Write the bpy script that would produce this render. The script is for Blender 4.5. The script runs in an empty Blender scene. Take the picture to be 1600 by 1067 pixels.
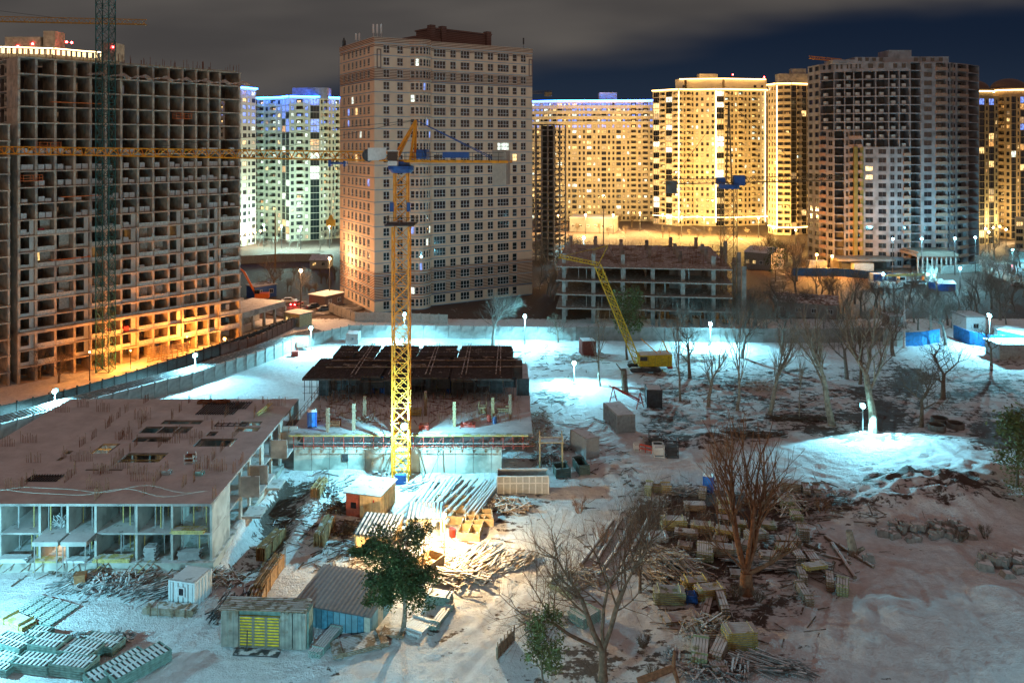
import bpy, math, random
from mathutils import Vector, noise, Matrix
R = random.Random(7)
C = bpy.context.scene.collection
F, H, HY = 1240.0, 44.0, 225.0
def V(*a): return Vector(a)
def hgt(x, y): return 0.0
def G(px, py, z=0.0):
    Y = F*(H-z)/(py-HY); return V((px-800)/F*Y, Y, z)
def P(px, py, Y): return V((px-800)/F*Y, Y, H-(py-HY)/F*Y)
ORD = 'first second third fourth fifth sixth seventh eighth ninth tenth eleventh twelfth thirteenth fourteenth fifteenth sixteenth seventeenth eighteenth nineteenth twentieth'.split()
def ordn(i):
    if i < 20: return ORD[i]
    t = ['twenty','thirty','forty','fifty','sixty'][(i+1)//10-2]
    return (t+'-'+ORD[(i+1)%10-1]) if (i+1)%10 else {'twenty':'twentieth','thirty':'thirtieth','forty':'fortieth','fifty':'fiftieth'}[t]

# ---------------------------------------------------------------- mesh builder
class MB:
    def __init__(s): s.v = []; s.f = []
    def quad(s, a, b, c, d, m=0):
        n = len(s.v); s.v += [tuple(a), tuple(b), tuple(c), tuple(d)]; s.f.append(((n, n+1, n+2, n+3), m))
    def hexa(s, p, m=0):
        n = len(s.v); s.v += [tuple(q) for q in p]
        for f in ((0,3,2,1),(4,5,6,7),(0,1,5,4),(1,2,6,5),(2,3,7,6),(3,0,4,7)):
            s.f.append((tuple(n+i for i in f), m))
    def box(s, x0, x1, y0, y1, z0, z1, m=0):
        s.hexa([(x0,y0,z0),(x1,y0,z0),(x1,y1,z0),(x0,y1,z0),(x0,y0,z1),(x1,y0,z1),(x1,y1,z1),(x0,y1,z1)], m)
    def obox(s, c, sx, sy, sz, rz=0, m=0, tilt=0):
        ca, sa = math.cos(rz), math.sin(rz); ps = []
        for z in (-sz/2, sz/2):
            for x, y in ((-sx/2,-sy/2),(sx/2,-sy/2),(sx/2,sy/2),(-sx/2,sy/2)):
                zz = z + x*math.tan(tilt)
                ps.append((c[0]+x*ca-y*sa, c[1]+x*sa+y*ca, c[2]+zz))
        s.hexa(ps, m)
    def bar(s, p, q, w, h=None, m=0, up=None):
        p = Vector(p); q = Vector(q); h = h or w; d = q-p
        if d.length < 1e-6: return
        d.normalize(); up = Vector(up) if up else (V(0,0,1) if abs(d.z) < .95 else V(1,0,0))
        a = d.cross(up).normalized(); b = a.cross(d).normalized()
        a *= w/2; b *= h/2
        s.hexa([p-a-b, p+a-b, p+a+b, p-a+b, q-a-b, q+a-b, q+a+b, q-a+b], m)
    def tube(s, p, q, r1, r2, n=6, m=0, cap=True):
        p = Vector(p); q = Vector(q); d = (q-p)
        if d.length < 1e-6: return
        d.normalize(); up = V(0,0,1) if abs(d.z) < .95 else V(1,0,0)
        a = d.cross(up).normalized(); b = a.cross(d).normalized(); k = len(s.v)
        for c, r in ((p, r1), (q, r2)):
            for i in range(n):
                t = 2*math.pi*i/n; s.v.append(tuple(c + a*math.cos(t)*r + b*math.sin(t)*r))
        for i in range(n):
            j = (i+1) % n; s.f.append(((k+i, k+j, k+n+j, k+n+i), m))
        if cap:
            s.f.append((tuple(k+i for i in range(n))[::-1], m)); s.f.append((tuple(k+n+i for i in range(n)), m))
    def lathe(s, prof, n=12, m=0, c=(0,0,0)):
        k = len(s.v)
        for r, z in prof:
            for i in range(n):
                t = 2*math.pi*i/n; s.v.append((c[0]+r*math.cos(t), c[1]+r*math.sin(t), c[2]+z))
        for a in range(len(prof)-1):
            for i in range(n):
                j = (i+1) % n; s.f.append(((k+a*n+i, k+a*n+j, k+(a+1)*n+j, k+(a+1)*n+i), m))
    def ball(s, c, r, m=0, n=8):
        s.lathe([(max(1e-3, r*math.sin(math.pi*i/n)), -r*math.cos(math.pi*i/n)) for i in range(n+1)], 10, m, c)
    def rock(s, c, r, rng, m=0):
        k = len(s.v); sc = [rng.uniform(.6, 1.3) for _ in range(3)]; rz = rng.uniform(0, 3)
        ca, sa = math.cos(rz), math.sin(rz)
        for z in (-.8, .8):
            for x, y in ((-1,-1),(1,-1),(1,1),(-1,1)):
                a = x*sc[0]*r*rng.uniform(.6,1)*(1 if z < 0 else .7); b = y*sc[1]*r*rng.uniform(.6,1)*(1 if z < 0 else .7)
                s.v.append((c[0]+a*ca-b*sa, c[1]+a*sa+b*ca, c[2]+z*sc[2]*r*rng.uniform(.5,1)*.8))
        for f in ((0,3,2,1),(4,5,6,7),(0,1,5,4),(1,2,6,5),(2,3,7,6),(3,0,4,7)): s.f.append((tuple(k+i for i in f), m))
    def add(s, o, loc=(0,0,0), rz=0, sc=1):
        k = len(s.v); ca, sa = math.cos(rz)*sc, math.sin(rz)*sc
        s.v += [(loc[0]+x*ca-y*sa, loc[1]+x*sa+y*ca, loc[2]+z*sc) for x, y, z in o.v]
        s.f += [(tuple(i+k for i in f), m) for f, m in o.f]
    def mesh(s, name, mats, smooth=False):
        me = bpy.data.meshes.new(name); me.from_pydata(s.v, [], [f for f, _ in s.f])
        for m in (mats if isinstance(mats, (list, tuple)) else [mats]): me.materials.append(m)
        me.polygons.foreach_set('material_index', [m for _, m in s.f])
        if smooth: me.polygons.foreach_set('use_smooth', [True]*len(s.f))
        me.update(); return me
    def build(s, name, mats, parent=None, smooth=False, loc=None, rz=0):
        if not s.f: return None
        return link(name, s.mesh(name, mats, smooth), parent, loc, rz)
def link(name, me, parent=None, loc=None, rz=0):
    o = bpy.data.objects.new(name, me); C.objects.link(o)
    if loc is not None: o.location = loc
    o.rotation_euler.z = rz
    if parent: o.parent = parent
    return o
def tag(o, label, cat, group=None, kind=None):
    if label: o['label'] = label
    if cat: o['category'] = cat
    if group: o['group'] = group
    o['kind'] = kind or 'thing'
    return o
def thing(name, label, cat, loc=(0,0,0), rz=0, group=None):
    return tag(link(name, None, None, loc, rz), label, cat, group)
def copy_thing(o, loc, rz, label, group=None, sc=None):
    c = o.copy(); C.objects.link(c); c.location = loc; c.rotation_euler.z = rz
    if sc is not None: c.scale = (sc, sc, sc) if not isinstance(sc, tuple) else sc
    c['label'] = label
    if group: c['group'] = group
    for ch in o.children:
        d = ch.copy(); C.objects.link(d); d.parent = c
    return c

# ---------------------------------------------------------------- materials
MATS = {}
SNOW = (.78, .80, .82)
def mat(name, col, rough=.8, metal=0, var=.25, scale=3.0, snow=0.0, bump=.15, bscale=None, extra=None, mix2=None, m2scale=.4, m2th=.5):
    """snow: 0 none; else share of upward faces that snow has settled on"""
    if name in MATS: return MATS[name]
    m = bpy.data.materials.new(name); m.use_nodes = True; nt = m.node_tree; N = nt.nodes; L = nt.links
    b = N['Principled BSDF']; b.inputs['Roughness'].default_value = rough; b.inputs['Metallic'].default_value = metal
    tc = N.new('ShaderNodeTexCoord'); no = N.new('ShaderNodeTexNoise'); no.inputs['Scale'].default_value = scale
    no.inputs['Detail'].default_value = 5; L.new(tc.outputs['Object'], no.inputs['Vector'])
    mr = N.new('ShaderNodeMapRange'); mr.inputs['From Min'].default_value = .3; mr.inputs['From Max'].default_value = .7
    mr.inputs['To Min'].default_value = 1-var; mr.inputs['To Max'].default_value = 1+var; L.new(no.outputs['Fac'], mr.inputs['Value'])
    vm = N.new('ShaderNodeVectorMath'); vm.operation = 'SCALE'
    base = N.new('ShaderNodeRGB'); base.outputs[0].default_value = (*col, 1); csock = base.outputs[0]
    if mix2:
        n2 = N.new('ShaderNodeTexNoise'); n2.inputs['Scale'].default_value = m2scale; n2.inputs['Detail'].default_value = 6; L.new(tc.outputs['Object'], n2.inputs['Vector'])
        r2 = N.new('ShaderNodeMapRange'); r2.inputs['From Min'].default_value = m2th-.05; r2.inputs['From Max'].default_value = m2th+.05; L.new(n2.outputs['Fac'], r2.inputs['Value'])
        mx = N.new('ShaderNodeMix'); mx.data_type = 'RGBA'; L.new(r2.outputs[0], mx.inputs['Factor']); L.new(csock, mx.inputs['A']); mx.inputs['B'].default_value = (*mix2, 1); csock = mx.outputs['Result']
    if extra: csock = extra(nt, tc, csock)
    L.new(csock, vm.inputs[0]); L.new(mr.outputs[0], vm.inputs['Scale']); out = vm.outputs[0]
    if snow > 0:
        ge = N.new('ShaderNodeNewGeometry'); sx = N.new('ShaderNodeSeparateXYZ'); L.new(ge.outputs['Normal'], sx.inputs[0])
        ns = N.new('ShaderNodeTexNoise'); ns.inputs['Scale'].default_value = 1.3; ns.inputs['Detail'].default_value = 6; L.new(ge.outputs['Position'], ns.inputs['Vector'])
        r1 = N.new('ShaderNodeMapRange'); r1.inputs['From Min'].default_value = .55; r1.inputs['From Max'].default_value = .8; L.new(sx.outputs['Z'], r1.inputs['Value'])
        th = .5 + (.5-snow)*.5
        r3 = N.new('ShaderNodeMapRange'); r3.inputs['From Min'].default_value = th-.06; r3.inputs['From Max'].default_value = th+.04; L.new(ns.outputs['Fac'], r3.inputs['Value'])
        mu = N.new('ShaderNodeMath'); mu.operation = 'MULTIPLY'; L.new(r1.outputs[0], mu.inputs[0]); L.new(r3.outputs[0], mu.inputs[1])
        ms = N.new('ShaderNodeMix'); ms.data_type = 'RGBA'; L.new(mu.outputs[0], ms.inputs['Factor']); L.new(out, ms.inputs['A']); 
        nv = N.new('ShaderNodeTexNoise'); nv.inputs['Scale'].default_value = .35; nv.inputs['Detail'].default_value = 8; nv.inputs['Roughness'].default_value = .7; L.new(ge.outputs['Position'], nv.inputs['Vector'])
        rv = N.new('ShaderNodeMapRange'); rv.inputs['From Min'].default_value = .32; rv.inputs['From Max'].default_value = .62; rv.inputs['To Min'].default_value = .74; rv.inputs['To Max'].default_value = 1.04; L.new(nv.outputs['Fac'], rv.inputs['Value'])
        vs_ = N.new('ShaderNodeVectorMath'); vs_.operation = 'SCALE'; vs_.inputs[0].default_value = SNOW; L.new(rv.outputs[0], vs_.inputs['Scale']); L.new(vs_.outputs[0], ms.inputs['B']); out = ms.outputs['Result']
        if metal:
            mm = N.new('ShaderNodeMath'); mm.operation = 'SUBTRACT'; mm.use_clamp = True; mm.inputs[0].default_value = metal; L.new(mu.outputs[0], mm.inputs[1]); L.new(mm.outputs[0], b.inputs['Metallic'])
    L.new(out, b.inputs['Base Color'])
    if bump:
        bp = N.new('ShaderNodeBump'); bp.inputs['Strength'].default_value = bump; bp.inputs['Distance'].default_value = .1
        nb = N.new('ShaderNodeTexNoise'); nb.inputs['Scale'].default_value = bscale or scale*4; nb.inputs['Detail'].default_value = 4
        L.new(tc.outputs['Object'], nb.inputs['Vector']); L.new(nb.outputs['Fac'], bp.inputs['Height']); L.new(bp.outputs[0], b.inputs['Normal'])
    MATS[name] = m; return m
def emit(name, col, s, base=(.5,.5,.5), vary=False):
    if name in MATS: return MATS[name]
    m = bpy.data.materials.new(name); m.use_nodes = True; b = m.node_tree.nodes['Principled BSDF']
    b.inputs['Base Color'].default_value = (*base, 1); b.inputs['Emission Color'].default_value = (*col, 1); b.inputs['Emission Strength'].default_value = s
    if vary:   # curtains and furniture seen through the lit pane
        nt = m.node_tree; tc = nt.nodes.new('ShaderNodeNewGeometry'); n = nt.nodes.new('ShaderNodeTexNoise'); n.inputs['Scale'].default_value = 1.1
        r = nt.nodes.new('ShaderNodeMapRange'); r.inputs['From Min'].default_value = .35; r.inputs['From Max'].default_value = .65; r.inputs['To Min'].default_value = .15*s; r.inputs['To Max'].default_value = 1.5*s
        nt.links.new(tc.outputs['Position'], n.inputs['Vector']); nt.links.new(n.outputs['Fac'], r.inputs['Value']); nt.links.new(r.outputs[0], b.inputs['Emission Strength'])
    MATS[name] = m; return m
def glass(name, col, rough=.12):
    m = mat(name, col, rough, 0, .3, 1.0, bump=0); m.node_tree.nodes['Principled BSDF'].inputs['Specular IOR Level'].default_value = .8; return m

def zband(lo_hi, colB, period=.55, duty=.5, lines=None, linecol=None, fh=3.19, z0=0):
    """brick courses between given heights, thin string courses at each floor"""
    def fn(nt, tc, cs):
        N, L = nt.nodes, nt.links
        sp = N.new('ShaderNodeSeparateXYZ'); L.new(tc.outputs['Object'], sp.inputs[0])
        def math_(op, a, b=None):
            n = N.new('ShaderNodeMath'); n.operation = op
            for i, x in enumerate((a, b)):
                if x is None: continue
                if isinstance(x, (int, float)): n.inputs[i].default_value = x
                else: L.new(x, n.inputs[i])
            return n.outputs[0]
        z = sp.outputs['Z']
        st = math_('LESS_THAN', math_('FRACT', math_('DIVIDE', z, period)), duty)
        tot = None
        for lo, hi in lo_hi:
            k = math_('MULTIPLY', math_('GREATER_THAN', z, lo), math_('LESS_THAN', z, hi))
            tot = k if tot is None else math_('ADD', tot, k)
        fac = math_('MULTIPLY', st, tot)
        mx = N.new('ShaderNodeMix'); mx.data_type = 'RGBA'; L.new(fac, mx.inputs['Factor']); L.new(cs, mx.inputs['A']); mx.inputs['B'].default_value = (*colB, 1)
        cs = mx.outputs['Result']
        if linecol:
            fr = math_('FRACT', math_('DIVIDE', math_('SUBTRACT', z, z0), fh)); k = math_('LESS_THAN', fr, .07)
            m2 = N.new('ShaderNodeMix'); m2.data_type = 'RGBA'; L.new(k, m2.inputs['Factor']); L.new(cs, m2.inputs['A']); m2.inputs['B'].default_value = (*linecol, 1)
            cs = m2.outputs['Result']
        return cs
    return fn

concrete = mat('concrete', (.34,.32,.30), .9, var=.3, scale=.9, mix2=(.22,.21,.20), m2scale=.25, m2th=.56)
concrete_s = mat('concrete_snowy', (.36,.35,.33), .9, var=.28, scale=.9, snow=.75, mix2=(.25,.24,.23), m2scale=.3, m2th=.55)
concrete_d = mat('concrete_dark', (.15,.135,.125), .9, var=.3, scale=.7)  # also puts shade into the back walls of recesses and open floors
concrete_w = mat('concrete_formed', (.42,.42,.39), .85, var=.25, scale=.6, mix2=(.27,.27,.25), m2scale=.5, m2th=.56)
block_w = mat('aerated_block', (.62,.61,.58), .9, var=.12, scale=6, snow=0)
wood = mat('timber', (.42,.30,.16), .8, var=.4, scale=5, snow=.62)
wood_y = mat('yellow_timber', (.50,.40,.15), .8, var=.35, scale=5, snow=.5)
wood_b = mat('weathered_timber', (.26,.19,.13), .85, var=.4, scale=5, snow=.5)
wood_p = mat('plywood', (.55,.40,.22), .7, var=.25, scale=2.5, snow=.3)
wood_n = mat('bare_timber', (.34,.24,.13), .8, var=.4, scale=5)
steel_y = mat('yellow_paint', (.82,.31,.012), .5, var=.25, scale=1.2, mix2=(.40,.16,.03), m2scale=.7, m2th=.66)
steel_b = mat('blue_paint', (.02,.09,.32), .45, var=.2, scale=2)
steel_t = mat('teal_paint', (.01,.105,.105), .5, var=.25, scale=2)
steel_r = mat('red_paint', (.45,.05,.03), .5, var=.3, scale=2, snow=.3)
steel_g = mat('galvanised', (.45,.46,.46), .45, .6, var=.25, scale=2, snow=.55)
steel_d = mat('dark_steel', (.06,.06,.065), .6, .3, var=.4, scale=2)
steel_ds = mat('dark_steel_snowy', (.07,.075,.08), .6, .2, var=.4, scale=2, snow=.45)
rust = mat('rusty_rebar', (.20,.075,.035), .9, var=.4, scale=4)
orange_p = mat('orange_paint', (.65,.14,.02), .5, var=.2)
green_p = mat('green_formwork', (.20,.30,.26), .6, var=.35, scale=3, snow=.75)
green_side = mat('formwork_frame', (.17,.27,.24), .6, var=.35, scale=3)
tarp = mat('blue_tarp', (.02,.10,.35), .5, var=.5, scale=1.5, bump=.6)
blue_pl = mat('blue_plastic', (.02,.12,.50), .35, var=.15, snow=0)
white_pl = mat('white_panel', (.72,.74,.74), .5, var=.12, snow=.6)
bark = mat('bark', (.17,.125,.09), .95, var=.45, scale=4, bump=.5)
bark_p = mat('pale_bark', (.28,.24,.19), .95, var=.5, scale=3, bump=.5)
bark_r = mat('reddish_bark', (.24,.12,.065), .95, var=.45, scale=3, bump=.5)
leaf = mat('evergreen_leaf', (.055,.085,.025), .8, var=.6, scale=.8, bump=0)
leaf2 = mat('pale_leaf', (.13,.15,.05), .8, var=.5, scale=1.2, bump=0)
rock_m = mat('rubble_stone', (.27,.25,.23), .95, var=.3, scale=2, snow=.55)
rubber = mat('black_rubber', (.02,.02,.02), .8)
g_dark = glass('dark_glass', (.012,.014,.02)); g_teal = glass('tinted_glass', (.02,.035,.04), .08)
frame_w = mat('white_frame', (.62,.64,.66), .5, var=.05, bump=0); frame_d = mat('dark_frame', (.10,.10,.11), .6, bump=0)
lit_w = emit('lit_window_warm', (1,.62,.22), 1.6, vary=True); lit_c = emit('lit_window_cool', (.85,1,.85), 1.5, vary=True); lit_o = emit('lit_window_amber', (1,.45,.10), .9, vary=True)
lit_d = emit('lit_window_dim', (1,.55,.2), .4, vary=True)
glow_b = emit('blue_pane_glow', (.15,.3,1), 1.2, vary=True)  # blue light reflected on panes, put in as glow

# ---------------------------------------------------------------- world and camera
sc = bpy.context.scene
w = bpy.data.worlds.new('World'); sc.world = w; w.use_nodes = True; nt = w.node_tree; N, L = nt.nodes, nt.links
bg = N['Background']; tc = N.new('ShaderNodeTexCoord'); sp = N.new('ShaderNodeSeparateXYZ'); L.new(tc.outputs['Generated'], sp.inputs[0])
def wm(op, a, b=None, c=None, clamp=False):
    n = N.new('ShaderNodeMath'); n.operation = op; n.use_clamp = clamp
    for i, x in enumerate((a, b, c)):
        if x is None: continue
        if isinstance(x, (int, float)): n.inputs[i].default_value = x
        else: L.new(x, n.inputs[i])
    return n.outputs[0]
def wmr(v, a, b, c=0, d=1):
    n = N.new('ShaderNodeMapRange'); n.interpolation_type = 'SMOOTHSTEP'
    for k, x in zip(('From Min','From Max','To Min','To Max'), (a, b, c, d)): n.inputs[k].default_value = x
    L.new(v, n.inputs['Value']); return n.outputs[0]
def wmix(f, a, b):
    n = N.new('ShaderNodeMix'); n.data_type = 'RGBA'; L.new(f, n.inputs['Factor'])
    for k, x in (('A', a), ('B', b)):
        if isinstance(x, tuple): n.inputs[k].default_value = (*x, 1)
        else: L.new(x, n.inputs[k])
    return n.outputs['Result']
X, Y_, Z = sp.outputs['X'], sp.outputs['Y'], sp.outputs['Z']
ya = wm('MAXIMUM', wm('ABSOLUTE', Y_), .05); u = wm('DIVIDE', X, ya); v = wm('DIVIDE', Z, ya)
cv = N.new('ShaderNodeCombineXYZ'); L.new(wm('MULTIPLY', u, 1.2), cv.inputs[0]); L.new(wm('MULTIPLY', v, 5), cv.inputs[1])
cn = N.new('ShaderNodeTexNoise'); cn.inputs['Scale'].default_value = 2.2; cn.inputs['Detail'].default_value = 3; cn.inputs['Roughness'].default_value = .45; L.new(cv.outputs[0], cn.inputs['Vector'])
edge = wm('SUBTRACT', v, wm('MULTIPLY', wm('MAXIMUM', u, -.3), .13)); edge = wm('ADD', edge, wm('MULTIPLY', wm('SUBTRACT', cn.outputs['Fac'], .5), .10))
cl = wmr(edge, .075, .135)
cloud = wmix(wmr(cn.outputs['Fac'], .3, .7), (.050,.046,.045), (.088,.079,.072))
navy = wmix(wmr(v, .0, .16), (.016,.026,.045), (.006,.012,.027))
col = wmix(cl, navy, cloud)
col = wmix(wmr(Z, .20, .55), col, (.140,.094,.088))
back = wm('MULTIPLY', wmr(Y_, -.1, -.7), wmr(Z, .55, .0))
back = wm('MULTIPLY', back, wmr(Z, -.15, .02))
col = wmix(back, col, (.53,.345,.235))
L.new(col, bg.inputs['Color']); bg.inputs['Strength'].default_value = 1.0

cam = bpy.data.cameras.new('camera'); co = bpy.data.objects.new('camera', cam); C.objects.link(co); sc.camera = co
co.location = (0, 0, H); co.rotation_euler = (math.radians(90), 0, 0)
cam.sensor_width = 36; cam.lens = 36*F/1600; cam.shift_y = -(533.5-HY)/1600; cam.clip_end = 6000; cam.clip_start = .5
sc.view_settings.view_transform = 'Standard'; sc.view_settings.look = 'None'; sc.view_settings.exposure = 0.22
sc.render.engine = 'CYCLES'; cy = sc.cycles
cy.use_denoising = True; cy.max_bounces = 5; cy.diffuse_bounces = 3; cy.glossy_bounces = 2; cy.sample_clamp_indirect = 3; cy.caustics_reflective = False; cy.caustics_refractive = False

# ---------------------------------------------------------------- ground
MOUNDS = []   # (x, y, rx, ry, h)
def md(px, py, rx, ry, h): p = G(px, py); MOUNDS.append((p.x, p.y, rx, ry, h))
md(1455,770,9,5,2.2); md(1370,800,5,3,1.3); md(1500,800,7,4,1.3); md(1250,765,5,3,.8); md(1400,960,4,3,.8); md(1585,950,4,3,1.0)
md(1180,860,4,3,.7); md(1240,720,16,5,.6); md(1440,700,14,5,1.0); md(1110,690,4,3,1.0); md(545,725,5,3,1.3); md(440,735,3,4,.6)
md(380,825,1.6,5,1.3); md(800,690,3,6,1.2); md(480,780,2.5,5,.7); md(200,905,9,1.5,.7); md(1340,1010,6,3,.6); md(1560,740,10,4,1.0)
md(590,535,8,3,.8); md(1020,600,5,3,.4); md(1120,600,6,4,.5); md(1280,610,6,5,.5); md(700,890,5,3,.3)
def hgt(x, y):
    h = 0
    for a, b, rx, ry, k in MOUNDS:
        d = ((x-a)/rx)**2 + ((y-b)/ry)**2
        if d < 9: h += k*math.exp(-d)*(1+(.5 if rx < 12 else .12)*noise.noise((x*.6, y*.6, k)))
    s = min(1, max(0, (x+28)/12))*min(1, max(0, (190-y)/20))
    h += .10*noise.noise((x*.25, y*.25, 0)) + s*(.16*noise.noise((x*.7, y*.7, 5))+.3*max(0, noise.noise((x*.12, y*.12, 9))))
    if -30.2 < x < -24.5 and 80 < y < 106: h -= 1.3*min(1, (x+30.2)/.8)*min(1, (-24.5-x)/2)*min(1, (y-80)/3, (106-y)/3)
    return max(h, -1.4)
def GH(px, py):
    p = G(px, py)
    for _ in range(3): p = G(px, py, hgt(p.x, p.y))
    return p
def sst(a, b, x): t = min(1, max(0, (x-a)/(b-a))); return t*t*(3-2*t)
def px_of(x, y, z=0): return (800+F*x/y, HY+F*(H-z)/y)
PATH = [(1250,758,28),(1130,730,34),(1060,722,30)]
def dirt_and_shade(x, y):
    if y < 20: return .2
    px, py = px_of(x, y)
    n = noise.fractal((x*.11, y*.16, 3), 1, 2, 4); n2 = noise.fractal((x*.5, y*.9, 8), 1, 2, 3)
    d = .12
    if y > 200: d = .86  # unlit ground beyond the site, its darkness put into the mask
    elif px < 470: d = .05 if py < 600 else .03
    # zone under the park trees
    d += .33*sst(960, 1050, px)*sst(550, 590, py)*(1-sst(690, 720, py))
    d += .35*sst(980, 1010, px)*sst(755, 790, py)*(1-sst(1230, 1330, px))*(1-sst(1020, 1060, py))
    d += .5*math.exp(-((px-1090)/110)**2-((py-800)/70)**2)
    d += .5*math.exp(-((px-1440)/130)**2-((py-775)/40)**2) + .4*math.exp(-((px-1560)/60)**2-((py-690)/30)**2)
    d += .3*math.exp(-((px-870)/60)**2-((py-700)/50)**2) + .35*math.exp(-((px-800)/70)**2-((py-800)/40)**2)
    d += .45*math.exp(-((px-430)/30)**2-((py-790)/70)**2)+.35*math.exp(-((px-520)/40)**2-((py-850)/60)**2)
    d += .4*math.exp(-((px-260)/170)**2-((py-895)/14)**2)
    if -29.6 < x < -25 and 81 < y < 105: d += .35
    d += .4*math.exp(-((px-950)/70)**2-((py-1040)/40)**2) - .35*math.exp(-((px-1330)/190)**2-((py-715)/30)**2)
    d -= .4*math.exp(-((px-880)/70)**2-((py-640)/70)**2)
    for a, b, k in ((1420,600,28),(1370,660,40),(1330,700,40)): d += .3*math.exp(-((px-a)/k)**2-((py-b)/30)**2)
    d -= .22*sst(1180, 1300, px)*sst(850, 900, py)
    return min(1, max(0, d + .34*n + .22*n2))
def axis(lo, hi, step, far0, far1):
    a = []; x = lo
    while x <= hi: a.append(x); x += step
    s = step; y = a[-1]
    while y < far1: s *= 1.22; y += s; a.append(y)
    s = step; y = a[0]; pre = []
    while y > far0: s *= 1.3; y -= s; pre.append(y)
    return pre[::-1]+a
xs = axis(-75, 100, .5, -2500, 2500); ys = axis(60, 190, .5, -60, 3500)
vs = []; dd = []
for y in ys:
    for x in xs:
        z = hgt(x, y) if y < 260 and abs(x) < 200 else 0
        vs.append((x, y, z)); dd.append(dirt_and_shade(x, y))
nx = len(xs)
import bisect
TR = [[(240,1066),(330,965),(425,872),(480,800),(560,738)],[(0,940),(120,928),(250,935),(360,900)],[(1285,1066),(1305,960),(1325,905),(1330,880)],[(1345,1066),(1350,980),(1360,915)],[(690,1066),(760,1000),(830,915),(880,850)],[(600,1066),(680,1020),(760,960),(800,900)],[(1215,695),(1290,725),(1370,728),(1450,705)],[(1225,712),(1300,742),(1390,742),(1480,722)],[(960,765),(925,735),(880,660),(868,600),(880,555)],[(1000,760),(960,720),(905,650),(900,600)],[(250,690),(330,640),(430,592),(520,552)],[(300,670),(400,610),(470,578),(530,552)],[(1500,1066),(1470,960),(1440,900),(1380,880)],[(1560,1040),(1500,930),(1450,880)],[(1010,700),(1080,668),(1180,652)],[(1420,600),(1390,650),(1390,700)],[(1400,560),(1430,600),(1415,660)],[(420,1066),(520,1040),(640,1030),(740,985)]]
for pl in TR:
    P3 = [GH(*q) for q in pl]; spl = []
    for i in range(len(P3)-1):
        p0, p1, p2, p3 = P3[max(0,i-1)], P3[i], P3[i+1], P3[min(len(P3)-1,i+2)]; n_ = max(2, int((p2-p1).length/.25))
        for k in range(n_):
            t = k/n_; spl.append(.5*((2*p1)+(p2-p0)*t+(2*p0-5*p1+4*p2-p3)*t*t+(3*p1-p0-3*p2+p3)*t**3))
    for i in range(1, len(spl)):
        dd_ = spl[i]-spl[i-1]; dd_ = V(dd_.x, dd_.y, 0).normalized(); nn = V(-dd_.y, dd_.x, 0)
        for s_ in (-.85, .85):
            q = spl[i]+nn*s_; i0 = bisect.bisect(xs, q.x)-1; j0 = bisect.bisect(ys, q.y)-1
            for ii in (i0, i0+1):
                for jj in (j0, j0+1):
                    if 0 <= ii < nx and 0 <= jj < len(ys):
                        k = jj*nx+ii; x, y, z = vs[k]
                        if math.hypot(x-q.x, y-q.y) < .36: vs[k] = (x, y, min(z, hgt(x,y)-.11)); dd[k] = min(1, dd[k]+.05)
fs = [(j*nx+i, j*nx+i+1, (j+1)*nx+i+1, (j+1)*nx+i) for j in range(len(ys)-1) for i in range(nx-1)]
me = bpy.data.meshes.new('ground'); me.from_pydata(vs, [], fs); me.polygons.foreach_set('use_smooth', [True]*len(fs))
at = me.attributes.new('dirt_and_shade', 'FLOAT', 'POINT'); at.data.foreach_set('value', dd)
gm = bpy.data.materials.new('snowy_ground'); gm.use_nodes = True; nt = gm.node_tree; N, L = nt.nodes, nt.links; b = N['Principled BSDF']
b.inputs['Roughness'].default_value = .75
ge = N.new('ShaderNodeNewGeometry'); aa = N.new('ShaderNodeAttribute'); aa.attribute_name = 'dirt_and_shade'
def nz(s, d=6, r=.6, stretch=None):
    n = N.new('ShaderNodeTexNoise'); n.inputs['Scale'].default_value = s; n.inputs['Detail'].default_value = d; n.inputs['Roughness'].default_value = r
    if stretch:
        mp = N.new('ShaderNodeMapping'); mp.inputs['Scale'].default_value = stretch[0]; mp.inputs['Rotation'].default_value = (0, 0, stretch[1]); L.new(ge.outputs['Position'], mp.inputs[0]); L.new(mp.outputs[0], n.inputs['Vector'])
    else: L.new(ge.outputs['Position'], n.inputs['Vector'])
    return n.outputs['Fac']
n1 = nz(1.1, 8, .68); n2 = nz(.9, 6, .6, ((.35,2.6,1), .5)); n3 = nz(6, 4)
s1 = wm('ADD', aa.outputs['Fac'], wm('MULTIPLY', wm('SUBTRACT', n1, .5), 1.5)); s1 = wm('ADD', s1, wm('MULTIPLY', wm('SUBTRACT', n2, .5), .8))
dm = wmr(s1, .42, .58)
soil = wmix(n3, (.035,.026,.022), (.15,.10,.08)); snowc = wmix(wmr(n1, .3, .7), (.66,.67,.69), (.84,.86,.88))
L.new(wmix(dm, snowc, soil), b.inputs['Base Color'])
bp = N.new('ShaderNodeBump'); bp.inputs['Strength'].default_value = .7; bp.inputs['Distance'].default_value = .5
hh = wm('SUBTRACT', wm('ADD', wm('MULTIPLY', n2, .35), wm('MULTIPLY', n3, .4)), wm('MULTIPLY', dm, .3)); hh = wm('ADD', hh, n1)
L.new(hh, bp.inputs['Height']); L.new(bp.outputs[0], b.inputs['Normal'])
me.materials.append(gm); gobj = link('ground', me); gobj['kind'] = 'structure'
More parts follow.
